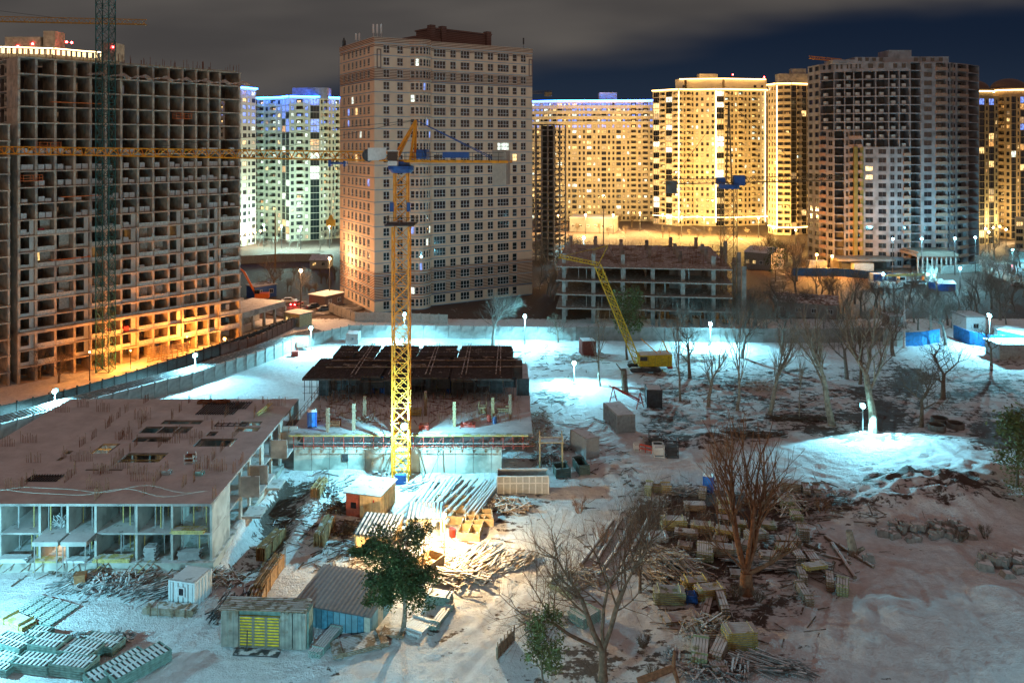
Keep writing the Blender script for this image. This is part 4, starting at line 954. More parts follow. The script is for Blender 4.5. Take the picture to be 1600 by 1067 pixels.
    # things on the deck
    def toilet(loc, rz, lab, hh=2.3):
        t = thing('portable_toilet', lab, 'portable toilet', loc, rz); m = MB(); m.box(-.55,.55,-.55,.55,.1,hh-.2); 
        for x in (-.55,.55):
            for y in (-.55,.55): m.box(x-.06,x+.06,y-.06,y+.06,.05,hh-.15)
        m.build('cabin', blue_pl, t); m = MB(); m.box(-.42,.42,-.58,-.552,.2,hh-.35); m.box(.25,.32,-.62,-.58,1.0,1.2); m.build('door', mat('blue_door',(.03,.20,.65),.35), t)
        m = MB(); m.hexa([(-.62,-.62,hh-.2),(.62,-.62,hh-.2),(.62,.62,hh-.2),(-.62,.62,hh-.2),(-.4,-.45,hh+.1),(.4,-.45,hh+.1),(.4,.45,hh+.1),(-.4,.45,hh+.1)]); m.build('roof', white_pl, t); m = MB(); m.box(-.6,.6,-.6,.6,0,.1); m.build('base', steel_d, t)
    toilet(tuple(G(486,668,z)+V(0,.5,0)), .3, 'blue portable toilet on the deck of the middle site')
    toilet(tuple(GH(1107,768)), -.4, 'blue portable toilet on the snow beside the tall reddish tree')
    def crate(px, py, lab, mt, w_=1.3, d_=1, h_=1, name='crate'):
        m = MB(); m.box(-w_/2,w_/2,-d_/2,d_/2,.1,.18)
        for x in (-w_/2, w_/2):
            for y in (-d_/2, d_/2): m.bar((x,y,0),(x,y,h_),.08)
        for zz in (.35,.6,.85):
            if zz < h_:
                for y in (-d_/2, d_/2): m.bar((-w_/2,y,zz),(w_/2,y,zz),.05,.12)
                for x in (-w_/2, w_/2): m.bar((x,-d_/2,zz),(x,d_/2,zz),.05,.12)
        [m.rock((rng.uniform(-w_*.3,w_*.3), rng.uniform(-d_*.3,d_*.3), .4), .25, rng) for _ in range(6)]
        tag(m.build(name, mt, loc=tuple(G(px, py, z)+V(0,.4,0))), lab, 'crate')
    crate(523,668,'round cage of scrap on the deck right of the blue toilet', rust)
    crate(650,650,'yellow timber crate on the deck right of the crane mast', wood_y); crate(754,646,'wooden crate on the deck with boards sticking up', wood, 1.1,1,1.4); crate(787,645,'low wide wooden crate at the right end of the deck', wood, 1.9,1.1,.8)
    crate(662,672,'red tool cage at the front edge of the deck', steel_r, 1.2,.8,.7); crate(731,668,'flat red frame tray near the front edge of the deck', steel_r, 1.9,1.2,.45)
    for px, py, mt, lab in ((764,658,steel_r,'red oil drum on the deck'),(773,661,mat('drum_blue',(.03,.06,.16),.5,snow=.4),'dark blue oil drum on the deck next to the red one')):
        m = MB(); m.lathe([(.01,0),(.3,0),(.3,.3),(.32,.31),(.3,.33),(.3,.6),(.32,.61),(.3,.63),(.3,.9),(.01,.9)], 14); tag(m.build('oil_drum', mt, loc=tuple(G(px, py, z))), lab, 'oil drum')
    m = MB(); [m.bar((rng.uniform(-1,1),rng.uniform(-.8,.8),.1),(rng.uniform(-1.5,1.5),rng.uniform(-1,1),.6),.2,.05) for _ in range(12)]; tag(m.build('plank_heap', wood_b, loc=tuple(G(570,658,z))), 'collapsed heap of boards on the deck between the columns', 'plank heap')
    # timber props leaning on the wall
    for i, (px, x2) in enumerate(((655,-1.2),(690,2.5))):
        p = V((px-800)/F*106.3, 105.9, 3.3); q = V(p.x+x2*-.6, 104.2, .1); m = MB(); m.bar((0,0,0), tuple(q-p), .12); tag(m.build('raking_prop', wood_b, loc=tuple(p)), 'timber prop leaning on the pale wall, %s of two right of the crane' % ('first','second')[i], 'prop')
    # platform at the right end
    m = MB(); m.box(-1.7,1.7,-1,1,4.4,4.55)
    for x in (-1.5,1.5):
        for y in (-.9,.9): m.bar((x,y,0),(x,y,5.4),.14)
    m.bar((-1.6,-.95,5.2),(1.6,-.95,5.2),.08); tag(m.build('timber_platform', wood, loc=(5.2,106,0)), 'raised timber platform on posts at the right end of the deck', 'platform')
middle_site()

# ================================================================ concrete skeleton behind the fence
def skeleton():
    O = G(985, 507); root = thing('unfinished_building', 'open concrete skeleton of slabs and columns behind the fence, right of centre', 'building', tuple(O)); rng = random.Random(17)
    rz = -.12; ca, sa = math.cos(rz), math.sin(rz); fh = 3.35; q = lambda x, y, z: (x*ca-y*sa, x*sa+y*ca, z)
    W_, D_ = 30, 40; nf = 4
    for f in range(1, nf+1):
        m = MB(); m.obox(q(W_/2-12, D_/2-.5, f*fh+.6), W_+12, D_+3, .28, rz); 
        m.build('floor_slab', mat('brown_slab', (.34,.30,.27), .9, var=.3, snow=.3), root)
    n = 0
    for i in range(7):
        for j in range(6):
            x = -17+i*7.2+.8; y = .4+j*7.6
            if (i+j) % 5 == 4 and 0 < j < 5 : continue
            m = MB(); top = nf*fh+(3.6 if rng.random() < .8 else 1.2); m.obox(q(x, y, top/2), .95, .95, top, rz); m.build('column', concrete, root)
    for (x, y, w_, d_) in ((4,10,.3,8),(14,9,8,.3),(-8,14,7,.3),(18,22,.3,9)):
        for f in range(nf): m = MB(); m.obox(q(x, y, f*fh+.6+fh/2), w_, d_, fh-.3, rz); m.build('core_wall', concrete, root)
    m = MB()
    for k in range(60):
        x, y = rng.uniform(-15, 25), rng.uniform(2, 38); a = rng.uniform(-.3,.3)
        for j in range(5): m.bar(q(x,y+j*.3,nf*fh+.85), q(x+rng.uniform(1,3),y+j*.3+a,nf*fh+.9+j*.04), .16, .12)
    m.build('plank_litter', wood_b, root)['kind'] = 'stuff'
    m = MB()
    for k in range(230): x, y = rng.uniform(-16, 26), rng.uniform(0, 40); m.bar(q(x,y,nf*fh+.7), q(x,y,nf*fh+rng.uniform(1.3,3.2)), .05)
    m.build('rebar', rust, root)['kind'] = 'stuff'
    m = MB(); [m.bar(q(x, .2, f*fh+.9), q(x, .2, f*fh+fh+.4), .1) for f in range(nf) for x in (-14.5+k*1.9 for k in range(20)) if rng.random() < .25]; m.build('prop', steel_g, root)
skeleton()
def small_house(px0, py0, px1, py1, dep, h_, lab, wm_, rm_, gable=1.2, name='house', lit=0, cat='house', nw=3):
    a, b = G(px0, py0), G(px1, py1); d = b-a; w_ = d.length; rz = math.atan2(d.y, d.x); t = thing(name, lab, cat, tuple(a), rz)
    m = MB(); m.box(0, w_, 0, dep, -.3, h_); m.build('wall', wm_, t)
    m = MB(); e = .3; m.hexa([(-e,-e,h_),(w_+e,-e,h_),(w_+e,dep+e,h_),(-e,dep+e,h_),(-e,dep/2-.05,h_+gable),(w_+e,dep/2-.05,h_+gable),(w_+e,dep/2+.05,h_+gable),(-e,dep/2+.05,h_+gable)]) if gable > .3 else m.box(-e,w_+e,-e,dep+e,h_,h_+.25); m.build('roof', rm_, t)
    for k in range(nw): win_mb(min(1.3,w_/nw*.5), 1.2, 2, 0).build('window', [frame_w, lit_w if k < lit else g_dark], t, loc=(w_*(k+.5)/nw, -.06, h_*.35))
    return t
# ================================================================ cranes
def lattice(m, p, q, w_, step, t=.12, b=.06, tri=False, x=False, yax=None):
    p, q = Vector(p), Vector(q); d = (q-p); ln = d.length; d.normalize(); up = V(0,0,1) if abs(d.z) < .8 else (yax or V(0,1,0))
    a = d.cross(up).normalized(); c = a.cross(d).normalized(); n = max(1, round(ln/step))
    cor = [-a*w_/2-c*0, a*w_/2-c*0, c*w_*.9] if tri else [-a*w_/2-c*w_/2, a*w_/2-c*w_/2, a*w_/2+c*w_/2, -a*w_/2+c*w_/2]
    for k in cor: m.bar(p+k, q+k, t)
    for i in range(n):
        s, e = p+d*ln*i/n, p+d*ln*(i+1)/n
        for k in range(len(cor)):
            k2 = (k+1) % len(cor)
            if tri: mid = (s+e)/2; m.bar(s+cor[k], mid+cor[k2], b); m.bar(mid+cor[k2], e+cor[k], b)
            else:
                m.bar(s+cor[k], e+cor[k2], b)
                if x: m.bar(s+cor[k2], e+cor[k], b)
                m.bar(s+cor[k], s+cor[k2], b)
def yellow_crane():
    o = V(-14.5, 104, 0); t = thing('tower_crane', 'yellow tower crane with blue slewing ring standing in the middle of the site', 'tower crane', tuple(o)); zt = 40.2
    m = MB(); lattice(m, (0,0,0), (0,0,33.2), 2.1, 1.9, .19, .085, x=True); m.build('mast', steel_y, t)
    m = MB(); lattice(m, (0,0,33.9), (0,0,zt), 1.7, 1.7, .19, .085, x=True); m.build('inner_mast', steel_y, t)
    m = MB(); m.box(-1.9,1.9,-1.9,1.9,33.4,33.55)
    for a, b_ in (((-1.9,-1.9),(1.9,-1.9)),((-1.9,-1.9),(-1.9,1.9)),((1.9,-1.9),(1.9,1.9))):
        for z in (34.0, 34.5): m.bar((*a,z),(*b_,z),.05)
        for k in range(5): x = a[0]+(b_[0]-a[0])*k/4; y = a[1]+(b_[1]-a[1])*k/4; m.bar((x,y,33.5),(x,y,34.5),.05)
    m.build('climbing_platform', steel_d, t); m = MB(); [m.box(x-.25,x+.25,-1.1,-.7,35.2,36.4) for x in (-1.1,1.1)]; m.build('climbing_jack', steel_b, t)
    m = MB(); m.lathe([(.01,0),(1.3,0),(1.75,.5),(1.75,.9),(1.2,1.0),(1.2,1.5),(.01,1.5)], 20, 0, (0,0,zt)); m.build('slewing_ring', steel_b, t)
    ju = V(-67.5, 22, .7).normalized(); cu = V(67.5, -22, 0).normalized(); zj = zt+1.55
    m = MB(); lattice(m, V(0,0,zj)+ju*1.2, V(0,0,zj)+ju*72, 1.25, 2.3, .16, .095, tri=True); m.build('jib', steel_y, t)
    m = MB(); c0 = V(0,0,zj); sd = V(-cu.y, cu.x, 0)
    for s_ in (-.8, .8): m.bar(c0+sd*s_-cu*1, c0+cu*15+sd*s_, .22, .32)
    for k in range(14): m.bar(c0+cu*(k*1.15)+sd*-.8, c0+cu*(k*1.15)+sd*.8, .1)
    cj = m.build('counter_jib', steel_y, t); m = MB()
    for s_ in (-1.0, 1.0):
        for zz in (.6, 1.15): m.bar(c0+sd*s_+V(0,0,zz), c0+cu*14.5+sd*s_+V(0,0,zz), .05)
        for k in range(13): m.bar(c0+cu*k*1.15+sd*s_, c0+cu*k*1.15+sd*s_+V(0,0,1.15), .05)
    m.build('guard_rail', steel_d, cj)
    m = MB(); p, q = c0+cu*6.3-sd*1.05+V(0,0,.85), c0+cu*9.9-sd*1.05+V(0,0,.85); m.bar(p, q, .06, .75); m.build('name_board', steel_b, t)
    m = MB(); p = c0+cu*3.1+V(0,0,.9); m.obox(p, 1.4, 1.1, 1.2, math.atan2(cu.y, cu.x)); m.tube(p+sd*-.9, p+sd*.9, .62, .62, 12); m.build('winch', steel_b, t); m = MB(); m.obox(c0+cu*1.9+V(0,0,.7), .8, .7, .8, math.atan2(cu.y,cu.x)); m.build('motor', steel_y, t)
    for k in range(7):
        m = MB(); m.obox(c0+cu*(13.0+.27*k)+V(0,0,-.75), .24, 1.5, 4.4 if k < 5 else 4.2, math.atan2(cu.y, cu.x)); m.build('counterweight', mat('counterweight_concrete', (.42,.36,.31), .85, var=.12), t)
    top = P(650,188,104)-o; m = MB(); top = V(top.x, .0, top.z)
    for s_ in (-.75,.75):
        m.bar(c0+cu*1.6+sd*s_, top, .3, .3); m.bar(c0-cu*1.1+sd*s_, top, .3, .3)
    for k in (.35,.6): m.bar((c0+cu*1.6-sd*.75).lerp(top,k), (c0+cu*1.6+sd*.75).lerp(top,k), .12)
    m.build('apex_frame', steel_y, t)
    m = MB(); m.bar(top, c0+cu*13+sd*.6+V(0,0,.3), .09); m.bar(top, c0+cu*13-sd*.6+V(0,0,.3), .09); m.build('rear_tie', steel_b, t)
    m = MB(); m.bar(top, c0+ju*42+V(0,0,1.2), .06); m.bar(top, c0+ju*20+V(0,0,1.2), .05); m.build('front_tie', steel_d, t)
    m = MB(); m.box(-1.4,-.2,-2.5,-1.2,zt+1,zt+3); m.build('cab', white_pl, t); m = MB(); m.box(-1.44,-.16,-2.54,-1.9,zt+1.6,zt+2.8); m.build('cab_window', g_dark, t)
    m = MB(); p = c0+ju*4.6-V(0,1.0,-.7); m.tube(p-V(0,.04,0), p+V(0,.04,0), .85, .85, 20); m.build('round_sign', steel_d, t); m = MB(); p = c0+ju*3.4+V(0,-.8,.9); m.box(p.x-1.2,p.x+1.2,p.y-.03,p.y+.03,p.z-.9,p.z+.8); m.build('white_board', white_pl, t)
    m = MB(); p = c0+ju*9.4+V(0,0,-.45); m.obox(p, 2.3, 1.2, .25, math.atan2(ju.y,ju.x)); [m.obox(p+V(x,0,.0), .35,1.4,.9, 0) for x in (-1,1)]; tr = m.build('trolley', steel_b, t)
    hk = P(517,352,101)-o; 
    m = MB(); m.bar(p+V(-.3,0,0), hk+V(-.15,0,1.3), .04); m.bar(p+V(.3,0,0), hk+V(.15,0,1.3), .04); m.build('hoist_rope', steel_d, tr)
    m = MB(); m.box(hk.x-.55,hk.x+.55,hk.y-.2,hk.y+.2,hk.z-.1,hk.z+.7); m.hexa([(hk.x-.35,hk.y-.15,hk.z+.7),(hk.x+.35,hk.y-.15,hk.z+.7),(hk.x+.35,hk.y+.15,hk.z+.7),(hk.x-.35,hk.y+.15,hk.z+.7),(hk.x-.1,hk.y-.1,hk.z+1.3),(hk.x+.1,hk.y-.1,hk.z+1.3),(hk.x+.1,hk.y+.1,hk.z+1.3),(hk.x-.1,hk.y+.1,hk.z+1.3)]); m.tube((hk.x,hk.y,hk.z-.6),(hk.x,hk.y,hk.z-.1),.08,.14); m.build('hook_block', steel_y, tr)
    m = MB(); m.box(-1.6,1.6,-1.6,1.6,-.4,.15); m.build('base', concrete_s, t); m = MB(); m.box(-.6,.8,-1.7,-1.1,.15,1.3); m.build('cable_drum', steel_b, t)
yellow_crane()
def far_crane(o, lab, zt, w_, mt, jib, cjib, zj, apex=5, cabmat=None, luff=0):
    o = Vector(o); t = thing('tower_crane', lab, 'tower crane', tuple(o))
    m = MB(); lattice(m, (0,0,0), (0,0,zt), w_, w_*.95, .15, .075, x=True); m.build('mast', mt, t)
    if jib is not None:
        m = MB(); lattice(m, (0,0,zj), Vector(jib)+V(0,0,zj), 1.4, 2.6, .17, .09, tri=True); m.build('jib', mt, t); m = MB(); lattice(m, (0,0,zj), Vector(cjib)+V(0,0,zj), 1.3, 2, .15, .08, tri=True); m.build('counter_jib', mt, t)
        m = MB(); m.lathe([(.01,0),(w_*.8,0),(w_*.8,1),(.01,1)], 14, 0, (0,0,zj-1.4)); m.build('slewing_ring', steel_b, t)
        m = MB(); c = Vector(cjib)*.9; m.box(c.x-1.2,c.x+1.2,c.y-.8,c.y+.8,zj-2.2,zj+.8); m.build('counterweight', concrete_d, t)
        m = MB(); m.bar((-.7,0,zj),(0,0,zj+apex),.3); m.bar((.7,0,zj),(0,0,zj+apex),.3); m.build('apex_frame', mt, t)
        m = MB(); m.bar((0,0,zj+apex),Vector(jib)*.7+V(0,0,zj+1),.08); m.bar((0,0,zj+apex),c+V(0,0,zj+.6),.08); m.build('tie_bar', steel_d, t)
        if cabmat: m = MB(); m.box(.9,3.6,-1.6,0,zj-.6,zj+1.9); m.box(-3.3,-1.2,-1.2,0,zj-.3,zj+1.4); m.build('cab', cabmat, t)
    return t
g = G(165, 580); far_crane((g.x, g.y, 0), 'teal lattice crane mast rising past the top of the photo on the left', 78, 2.5, steel_t, None, None, 0)
o = V(P(1132,284,200).x, 196, 0); far_crane(o, 'dark brown tower crane with blue cab behind the concrete skeleton', 34, 3.2, mat('brown_lattice', (.20,.13,.06), .7), (34,14,0), (-17,-6,0), P(0,286,196).z, 20, steel_b)
c_ = far_crane((-160, 198, 0), 'yellow tower crane whose jib crosses the sky at the upper left', 74, 2, mat('jib_ochre', (.50,.30,.07), .6), (66,6,-.5), (-14,0,0), P(0,32,200).z, 6, None)
p = P(1282,92,300); t = thing('jib_tip', 'short yellow lattice jib end above the dark curved tower', 'crane jib', tuple(p)); m = MB(); lattice(m, (-4.3,0,0), (8,0,-1.2), 1.1, 1.7, .16, .1, tri=True); m.build('jib', steel_y, t)
p = P(845,146,430); t = thing('jib_tip', 'dark far crane jib just right of the beige tower', 'crane jib', tuple(p)); m = MB(); lattice(m, (-20,6,0), (6,0,0), 1.4, 2.4, .2, .12, tri=True); m.box(2,6,-1,1,-1.6,.6); m.build('jib', steel_d, t)
# thin pile-driver mast between towers
for px, pyt, pyb, Yd, mt, lab in ((430,335,425,230,mat('ochre_dark',(.28,.13,.03),.6),'thin orange drilling mast in the dark field left of the beige tower'),(1413,478,545,178,white_pl,'tall white pole beside the blue fence'),(1454,478,515,190,concrete_w,'short pale concrete pole beyond the blue fence'),(943,325,385,290,concrete_d,'bare pole rising behind the concrete skeleton')):
    g = G(px, pyb); z = P(px, pyt, g.y).z; m = MB(); m.tube((0,0,0),(0,0,z),.28,.16,8); m.tube((0,0,z),(0,0,z+1.2),.1,.04,6); m.box(-.35,.35,-.35,.35,0,.4); tag(m.build('mast_pole', mt, loc=tuple(g)), lab, 'pole')

# yellow crawler crane with lattice boom
def crawler():
    g = G(1006, 578); t = thing('crawler_crane', 'yellow crawler crane with long lattice boom on the snow', 'crawler crane', tuple(g), .02)
    m = MB()
    for y in (-1.6, 1.6):
        n = 10; pts = [(x,z) for x,z in ((-3,.5),(-2.7,.1),(2.7,.1),(3,.5),(2.7,.95),(-2.7,.95))]
        k = len(m.v); m.v += [(x,y-.35,z) for x,z in pts]+[(x,y+.35,z) for x,z in pts]
        m.f.append((tuple(k+i for i in range(6)),0)); m.f.append((tuple(k+6+i for i in range(6))[::-1],0)); [m.f.append(((k+i,k+(i+1)%6,k+6+(i+1)%6,k+6+i),0)) for i in range(6)]
    for y in (-1.6,1.6): m.build('track', steel_ds, t); break
    m = MB(); m.box(-1,1,-1.3,1.3,.6,1.1); m.build('turntable', steel_d, t)
    m = MB(); m.hexa([(-1.2,-1.6,1.1),(5.2,-1.6,1.1),(5.2,1.6,1.1),(-1.2,1.6,1.1),(-.9,-1.6,3.2),(5.2,-1.6,3.4),(5.2,1.6,3.4),(-.9,1.6,3.2)]); h_ = m.build('house', mat('yellow_house',(.62,.43,.01),.5,snow=.8,var=.25), t)
    m = MB(); [m.box(x,x+.03,-1.64,-1.601,1.3,3.0) for x in (.6,1.9,3.2,4.4)]; m.box(-1.0,.4,-1.65,-1.6,2.2,3.0); m.build('door_seam', steel_d, h_); m = MB(); m.box(4.4,5.3,-1.5,1.5,.6,1.1); m.build('counterweight', steel_r, t)
    boom_y = mat('boom_lattice', (.66,.46,.02), .5, var=.3); b0 = V(-1.3, 0, 1.6); tip = P(912, 402, g.y+2)-g; tip = V(tip.x, tip.y, tip.z); k1 = b0+(P(934,415,g.y+1)-g-b0); m = MB(); lattice(m, b0, k1, 1.25, 1.5, .17, .085, x=True, yax=V(0,1,0)); m.build('boom', boom_y, t)
    jt = P(873,402,g.y+2)-g; m = MB(); lattice(m, k1, jt, .7, 1.2, .13, .07, tri=True); m.bar(k1, k1+V(2,0,4), .12); m.bar(k1+V(2,0,4), k1+V(-1,0,3),.08); m.bar(k1+V(2,0,4), jt, .05); m.build('fly_jib', boom_y, t)
    m = MB()
    for s_ in (-.6,.6): m.bar((4.7,s_,3.3),(3.8,s_,5.6),.14); m.bar((3.8,s_,5.6),(3.0,s_,3.3),.1); m.bar((2.6,s_,3.3),(-.5,s_,6.0),.12)
    m.build('gantry', steel_y, t); m = MB(); m.bar((3.8,0,5.6), k1+V(2,0,4), .05); m.bar((3.8,.3,5.6), k1, .05); m.bar(jt, jt+V(0,0,-6), .04); m.build('boom_rope', steel_d, t)
crawler()

# ================================================================ fences, lamps
def fence(name, label, pts, h_, pw, mt, post=None, cap=.25, thick=.16):
    pts = [Vector((p.x, p.y, 0)) for p in pts]; O = pts[0].copy(); root = thing(name, label, 'fence', tuple(O)); n_ = 0; stuff = MB(); total = sum((b-a).length for a, b in zip(pts, pts[1:])); pw = max(pw, total/98)
    for a, b in zip(pts, pts[1:]):
        d = b-a; ln = d.length; d.normalize(); n = max(1, round(ln/pw)); rz = math.atan2(d.y, d.x)
        for i in range(n):
            m = MB(); w_ = ln/n; m.obox((0,0,h_/2-.1), w_-.06, thick, h_+.2, 0); m.obox((0,0,h_*.62), w_-.061, thick+.03, .06, 0)
            if post: m.obox((-w_/2,-.05,h_/2+.1), .16, thick+.12, h_+.3, 0)
            c = a+d*(i+.5)*w_-O; m.build('fence_panel', mt, root, loc=(c.x, c.y, hgt(c.x+O.x, c.y+O.y)*.3+R.uniform(-.03,.03)), rz=rz)
    return root
fc_m = mat('fence_concrete', (.44,.48,.46), .85, var=.25, scale=.8, snow=.6, mix2=(.30,.33,.32), m2scale=.6, m2th=.55)
INN = [G(-60,712),G(0,692),(G(100,662)),G(200,634),G(300,606),G(400,572),G(455,551),G(505,537),G(545,528)]
fence('site_fence', 'pale concrete panel fence curving along the left side of the snowy site', INN, 2.7, 2.6, fc_m, True)
fence('site_fence', 'straight concrete panel fence along the back of the site', [G(545,528),G(700,529),G(900,532)], 2.9, 2.9, fc_m, True)
fence('site_fence', 'darker concrete panel fence behind the park trees', [G(900,532),G(1080,534),G(1260,536),G(1400,533)], 3.1, 3.0, mat('fence_dark', (.26,.26,.25), .9, var=.3, scale=.8, snow=.5), True)
OUT = [G(-60,684),G(0,660),G(100,634),G(197,606),G(305,570),G(400,536),G(460,512)]
fence('hoarding', 'dark outer hoarding between the walkway and the cell block', OUT, 2.6, 2.4, mat('hoarding_dark', (.07,.06,.055), .8, var=.3, snow=.4), True)
# covered walkway roof between them
def walkway():
    pts = [p.copy() for p in INN[:8]]; root = thing('covered_walkway', 'long ribbed walkway roof running outside the pale curved fence', 'walkway', tuple(pts[0])); O = pts[0]
    for a, b in zip(pts, pts[1:]):
        d = (b-a).normalized(); o = V(-d.y, d.x, 0); m = MB(); A, B = a-O+o*.35, b-O+o*.35; 
        m.hexa([tuple(A+V(0,0,2.75)), tuple(B+V(0,0,2.75)), tuple(B+o*2.4+V(0,0,3.05)), tuple(A+o*2.4+V(0,0,3.05)), tuple(A+V(0,0,2.83)), tuple(B+V(0,0,2.83)), tuple(B+o*2.4+V(0,0,3.13)), tuple(A+o*2.4+V(0,0,3.13))])
        n = int((b-a).length/.5)
        for k in range(n): s = A.lerp(B, k/n); m.bar(s+V(0,0,2.87), s+o*2.4+V(0,0,3.17), .12, .08)
        for k in range(0, n, 6): s = A.lerp(B, k/n)+o*2.2; m.bar(s, s+V(0,0,3), .1)
        m.build('walkway_roof', mat('tin_roof', (.25,.27,.27), .6, .2, snow=.25), root)
walkway()
fence('hoarding', 'low brown hoarding below the annex at the road', [G(345,556),G(400,541),G(462,511)], 2.2, 2.4, mat('brown_board', (.20,.12,.10), .8, var=.2, snow=.4), True)
fence('hoarding', 'pale panel hoarding at the foot of the beige tower', [G(515,488),G(555,503),G(600,503),G(700,507)], 2.4, 2.5, mat('grey_board', (.34,.32,.29), .8, var=.25, snow=.5), True)
blue_f = mat('blue_hoarding', (.02,.22,.55), .6, var=.35, scale=1.2, snow=.3, mix2=(.10,.40,.65), m2scale=.5, m2th=.6)
fence('blue_fence', 'bright blue fence on the lit snow, left of the gap in it', [G(1412,541),G(1440,540),G(1468,535)], 3.0, 2.4, blue_f)
fence('blue_fence', 'bright blue fence sloping down beside the white sheds', [G(1490,528),G(1515,539),G(1545,545),G(1590,549)], 3.0, 2.4, blue_f)
fence('blue_fence', 'long dull blue fence below the dark curved tower', [G(1238,431),G(1300,431),G(1340,434),G(1400,440)], 2.6, 4, mat('dull_blue', (.03,.12,.27), .7, var=.2, snow=.3))
fence('site_fence', 'pale wall beyond the dark field left of the beige tower', [G(372,413),G(440,409),G(500,409)], 3, 5, mat('field_wall', (.40,.37,.32), .9, snow=.4))
fence('site_fence', 'snow capped wall right of the dark curved tower', [G(1470,428),G(1530,424),G(1566,436),G(1600,448)], 2.6, 4, fc_m)
head_e = emit('lamp_glow', (.35,.95,1), 45); CY = (.27,.80,1.0)
def street_lamp(px, py, pyb, label, power, zt=None, target=None, spot=None, warm=False, rad=.42, col=CY, z0=None):
    g = GH(px, pyb); zz = P(px, py, g.y).z; t = thing('street_lamp', label, 'street lamp', tuple(g)); h_ = max(1.5, zz-g.z)
    m = MB(); m.tube((0,0,-.3),(0,0,h_),.11,.08,8); m.build('pole', steel_g, t); m = MB(); m.box(-.5,.5,-.5,.5,-.2,.22); m.build('footing', concrete_s, t)
    m = MB(); m.ball((0,-.1,h_+.1), rad*.85); m.build('lamp_head', emit('sodium_glow',(1,.5,.12),35) if warm else head_e, t)
    m = MB(); m.box(-.35,.35,.32+(rad-.42),.5+(rad-.42),h_-.25,h_+.45); m.build('reflector', steel_d, t)
    tg = None if target is None else target; bl = .15
    if spot is None and not warm: spot, tg, bl = 158, (g.x, g.y-3, g.z-2), .25
    l = lamp_pt('lamp_light', tuple(g+V(0,-.1-rad-.1,h_+.1)), col, power*(3.7 if not warm else 2), None, .18, spot, tg, bl); l.parent = t; l.location = V(0,-.1-rad-.12,h_+.1)
    return t
street_lamp(86,612,655,'bright street lamp at the pale fence, nearest to the left edge', 3600)
street_lamp(305,556,601,'bright street lamp at the fence above the far corner of the concrete shell', 4200)
street_lamp(486,513,549,'bright street lamp at the bend of the fence by the white cabin', 4200)
street_lamp(632,492,537,'bright street lamp behind the crane mast at the back fence', 4500)
street_lamp(820,495,541,'bright street lamp at the back fence right of the beige tower', 4800)
street_lamp(897,568,600,'bright street lamp in the storage yard left of the crawler crane', 3600)
street_lamp(1110,507,542,'bright street lamp at the dark fence behind the park trees', 6500)
g = G(1348,677); street_lamp(1348,635,677,'bright floodlight at the edge of the snow mound beside the forked tree', 5200, target=(g.x+2, g.y-22, -8), spot=150)
street_lamp(1546,494,545,'bright street lamp over the blue fence and white sheds', 6500)
for px_, py_, pb_, pw_ in ((820,495,541,5000),(1110,507,542,3400),(632,492,537,5000),(1546,494,545,6000)):
    g = GH(px_, pb_); t = [o for o in C.objects if o.name.startswith('street_lamp') and abs(o.location.x-g.x) < .1]; lamp_pt('lamp_light', (0, .75, P(px_, py_, g.y).z-g.z+.9), CY, pw_, rad=.2).parent = t[0] if t else None
street_lamp(463,491,508,'small street lamp by the kiosk at the end of the annex', 1500, rad=.3)
street_lamp(912,372,398,'distant bright lamp behind the concrete skeleton', 9000, rad=.6)
street_lamp(1503,396,412,'distant lamp on the pale pavilion at the right', 2500, rad=.45); street_lamp(1582,391,412,'distant lamp near the right edge by the pavilion', 6000, rad=.5)
street_lamp(351,531,541,'orange street lamp on the roadside by the annex', 900, warm=True, rad=.3, col=(1,.45,.1))
t = thing('floodlight', 'floodlight clamped low on the yellow crane mast', 'floodlight', (-13.9,102.6,7.6)); m = MB(); m.ball((0,-.3,0),.42); m.build('lamp_head', head_e, t); m = MB(); m.box(-.4,.4,0,.2,-.35,.35); m.bar((0,.1,0),(-.2,.5,0),.1); m.build('bracket', steel_d, t); lamp_pt('lamp_light', (0,-1,0), CY, 17000, rad=.15).parent = t
# lamps standing just outside the frame, whose light falls into it
def off_lamp(x, y, h_, power, label):
    t = thing('street_lamp', label, 'street lamp', (x, y, hgt(x,y))); m = MB(); m.tube((0,0,-.3),(0,0,h_),.12,.08,8); m.build('pole', steel_g, t); m = MB(); m.ball((0,0,h_+.3),.3); m.build('lamp_head', head_e, t); lamp_pt('lamp_light', (0,.45,h_+.3), CY, power*4, rad=.2).parent = t
off_lamp(-50, 66, 6, 4200, 'street lamp standing outside the photo by the stacked formwork panels'); off_lamp(-14, 46, 8, 3200, 'street lamp standing outside the photo below the yellow panel rack'); off_lamp(50, 54, 5, 1100, 'street lamp standing outside the photo beyond the snowy slope')
# sodium lamps lighting the foot of the cell block
for x, y, pw, lab in ((-78.5,147.5,600,'sodium street lamp before the foot of the cell block, beside the timber rack'),):
    t = thing('street_lamp', lab, 'street lamp', (x,y,0)); m = MB(); m.tube((0,0,0),(0,0,5.2),.1,.07,8); m.build('pole', steel_d, t); m = MB(); m.ball((0,0,5.3),.16); m.build('lamp_head', MATS['sodium_glow'], t); lamp_pt('lamp_light', (0,.0,5.75), (1,.31,.04), pw*2.2, rad=.15).parent = t
for x, y, pw in ((-98,132,260),(-74.5,155,2600),(-68,166,2600)):
    t = thing('street_lamp', 'small sodium lamp at the foot of the cell block, %s' % {-98:'at the left edge', -74.5:'near the leaning rack', -68:'towards the annex'}[x], 'street lamp', (x,y,0)); m = MB(); m.tube((0,0,0),(0,0,3.6),.08,.06,8); m.build('pole', steel_d, t); m = MB(); m.ball((0,0,3.65),.12); m.build('lamp_head', MATS['sodium_glow'], t); lamp_pt('lamp_light', (0,.3,4.2), (1,.31,.04), pw*2.2, rad=.15).parent = t
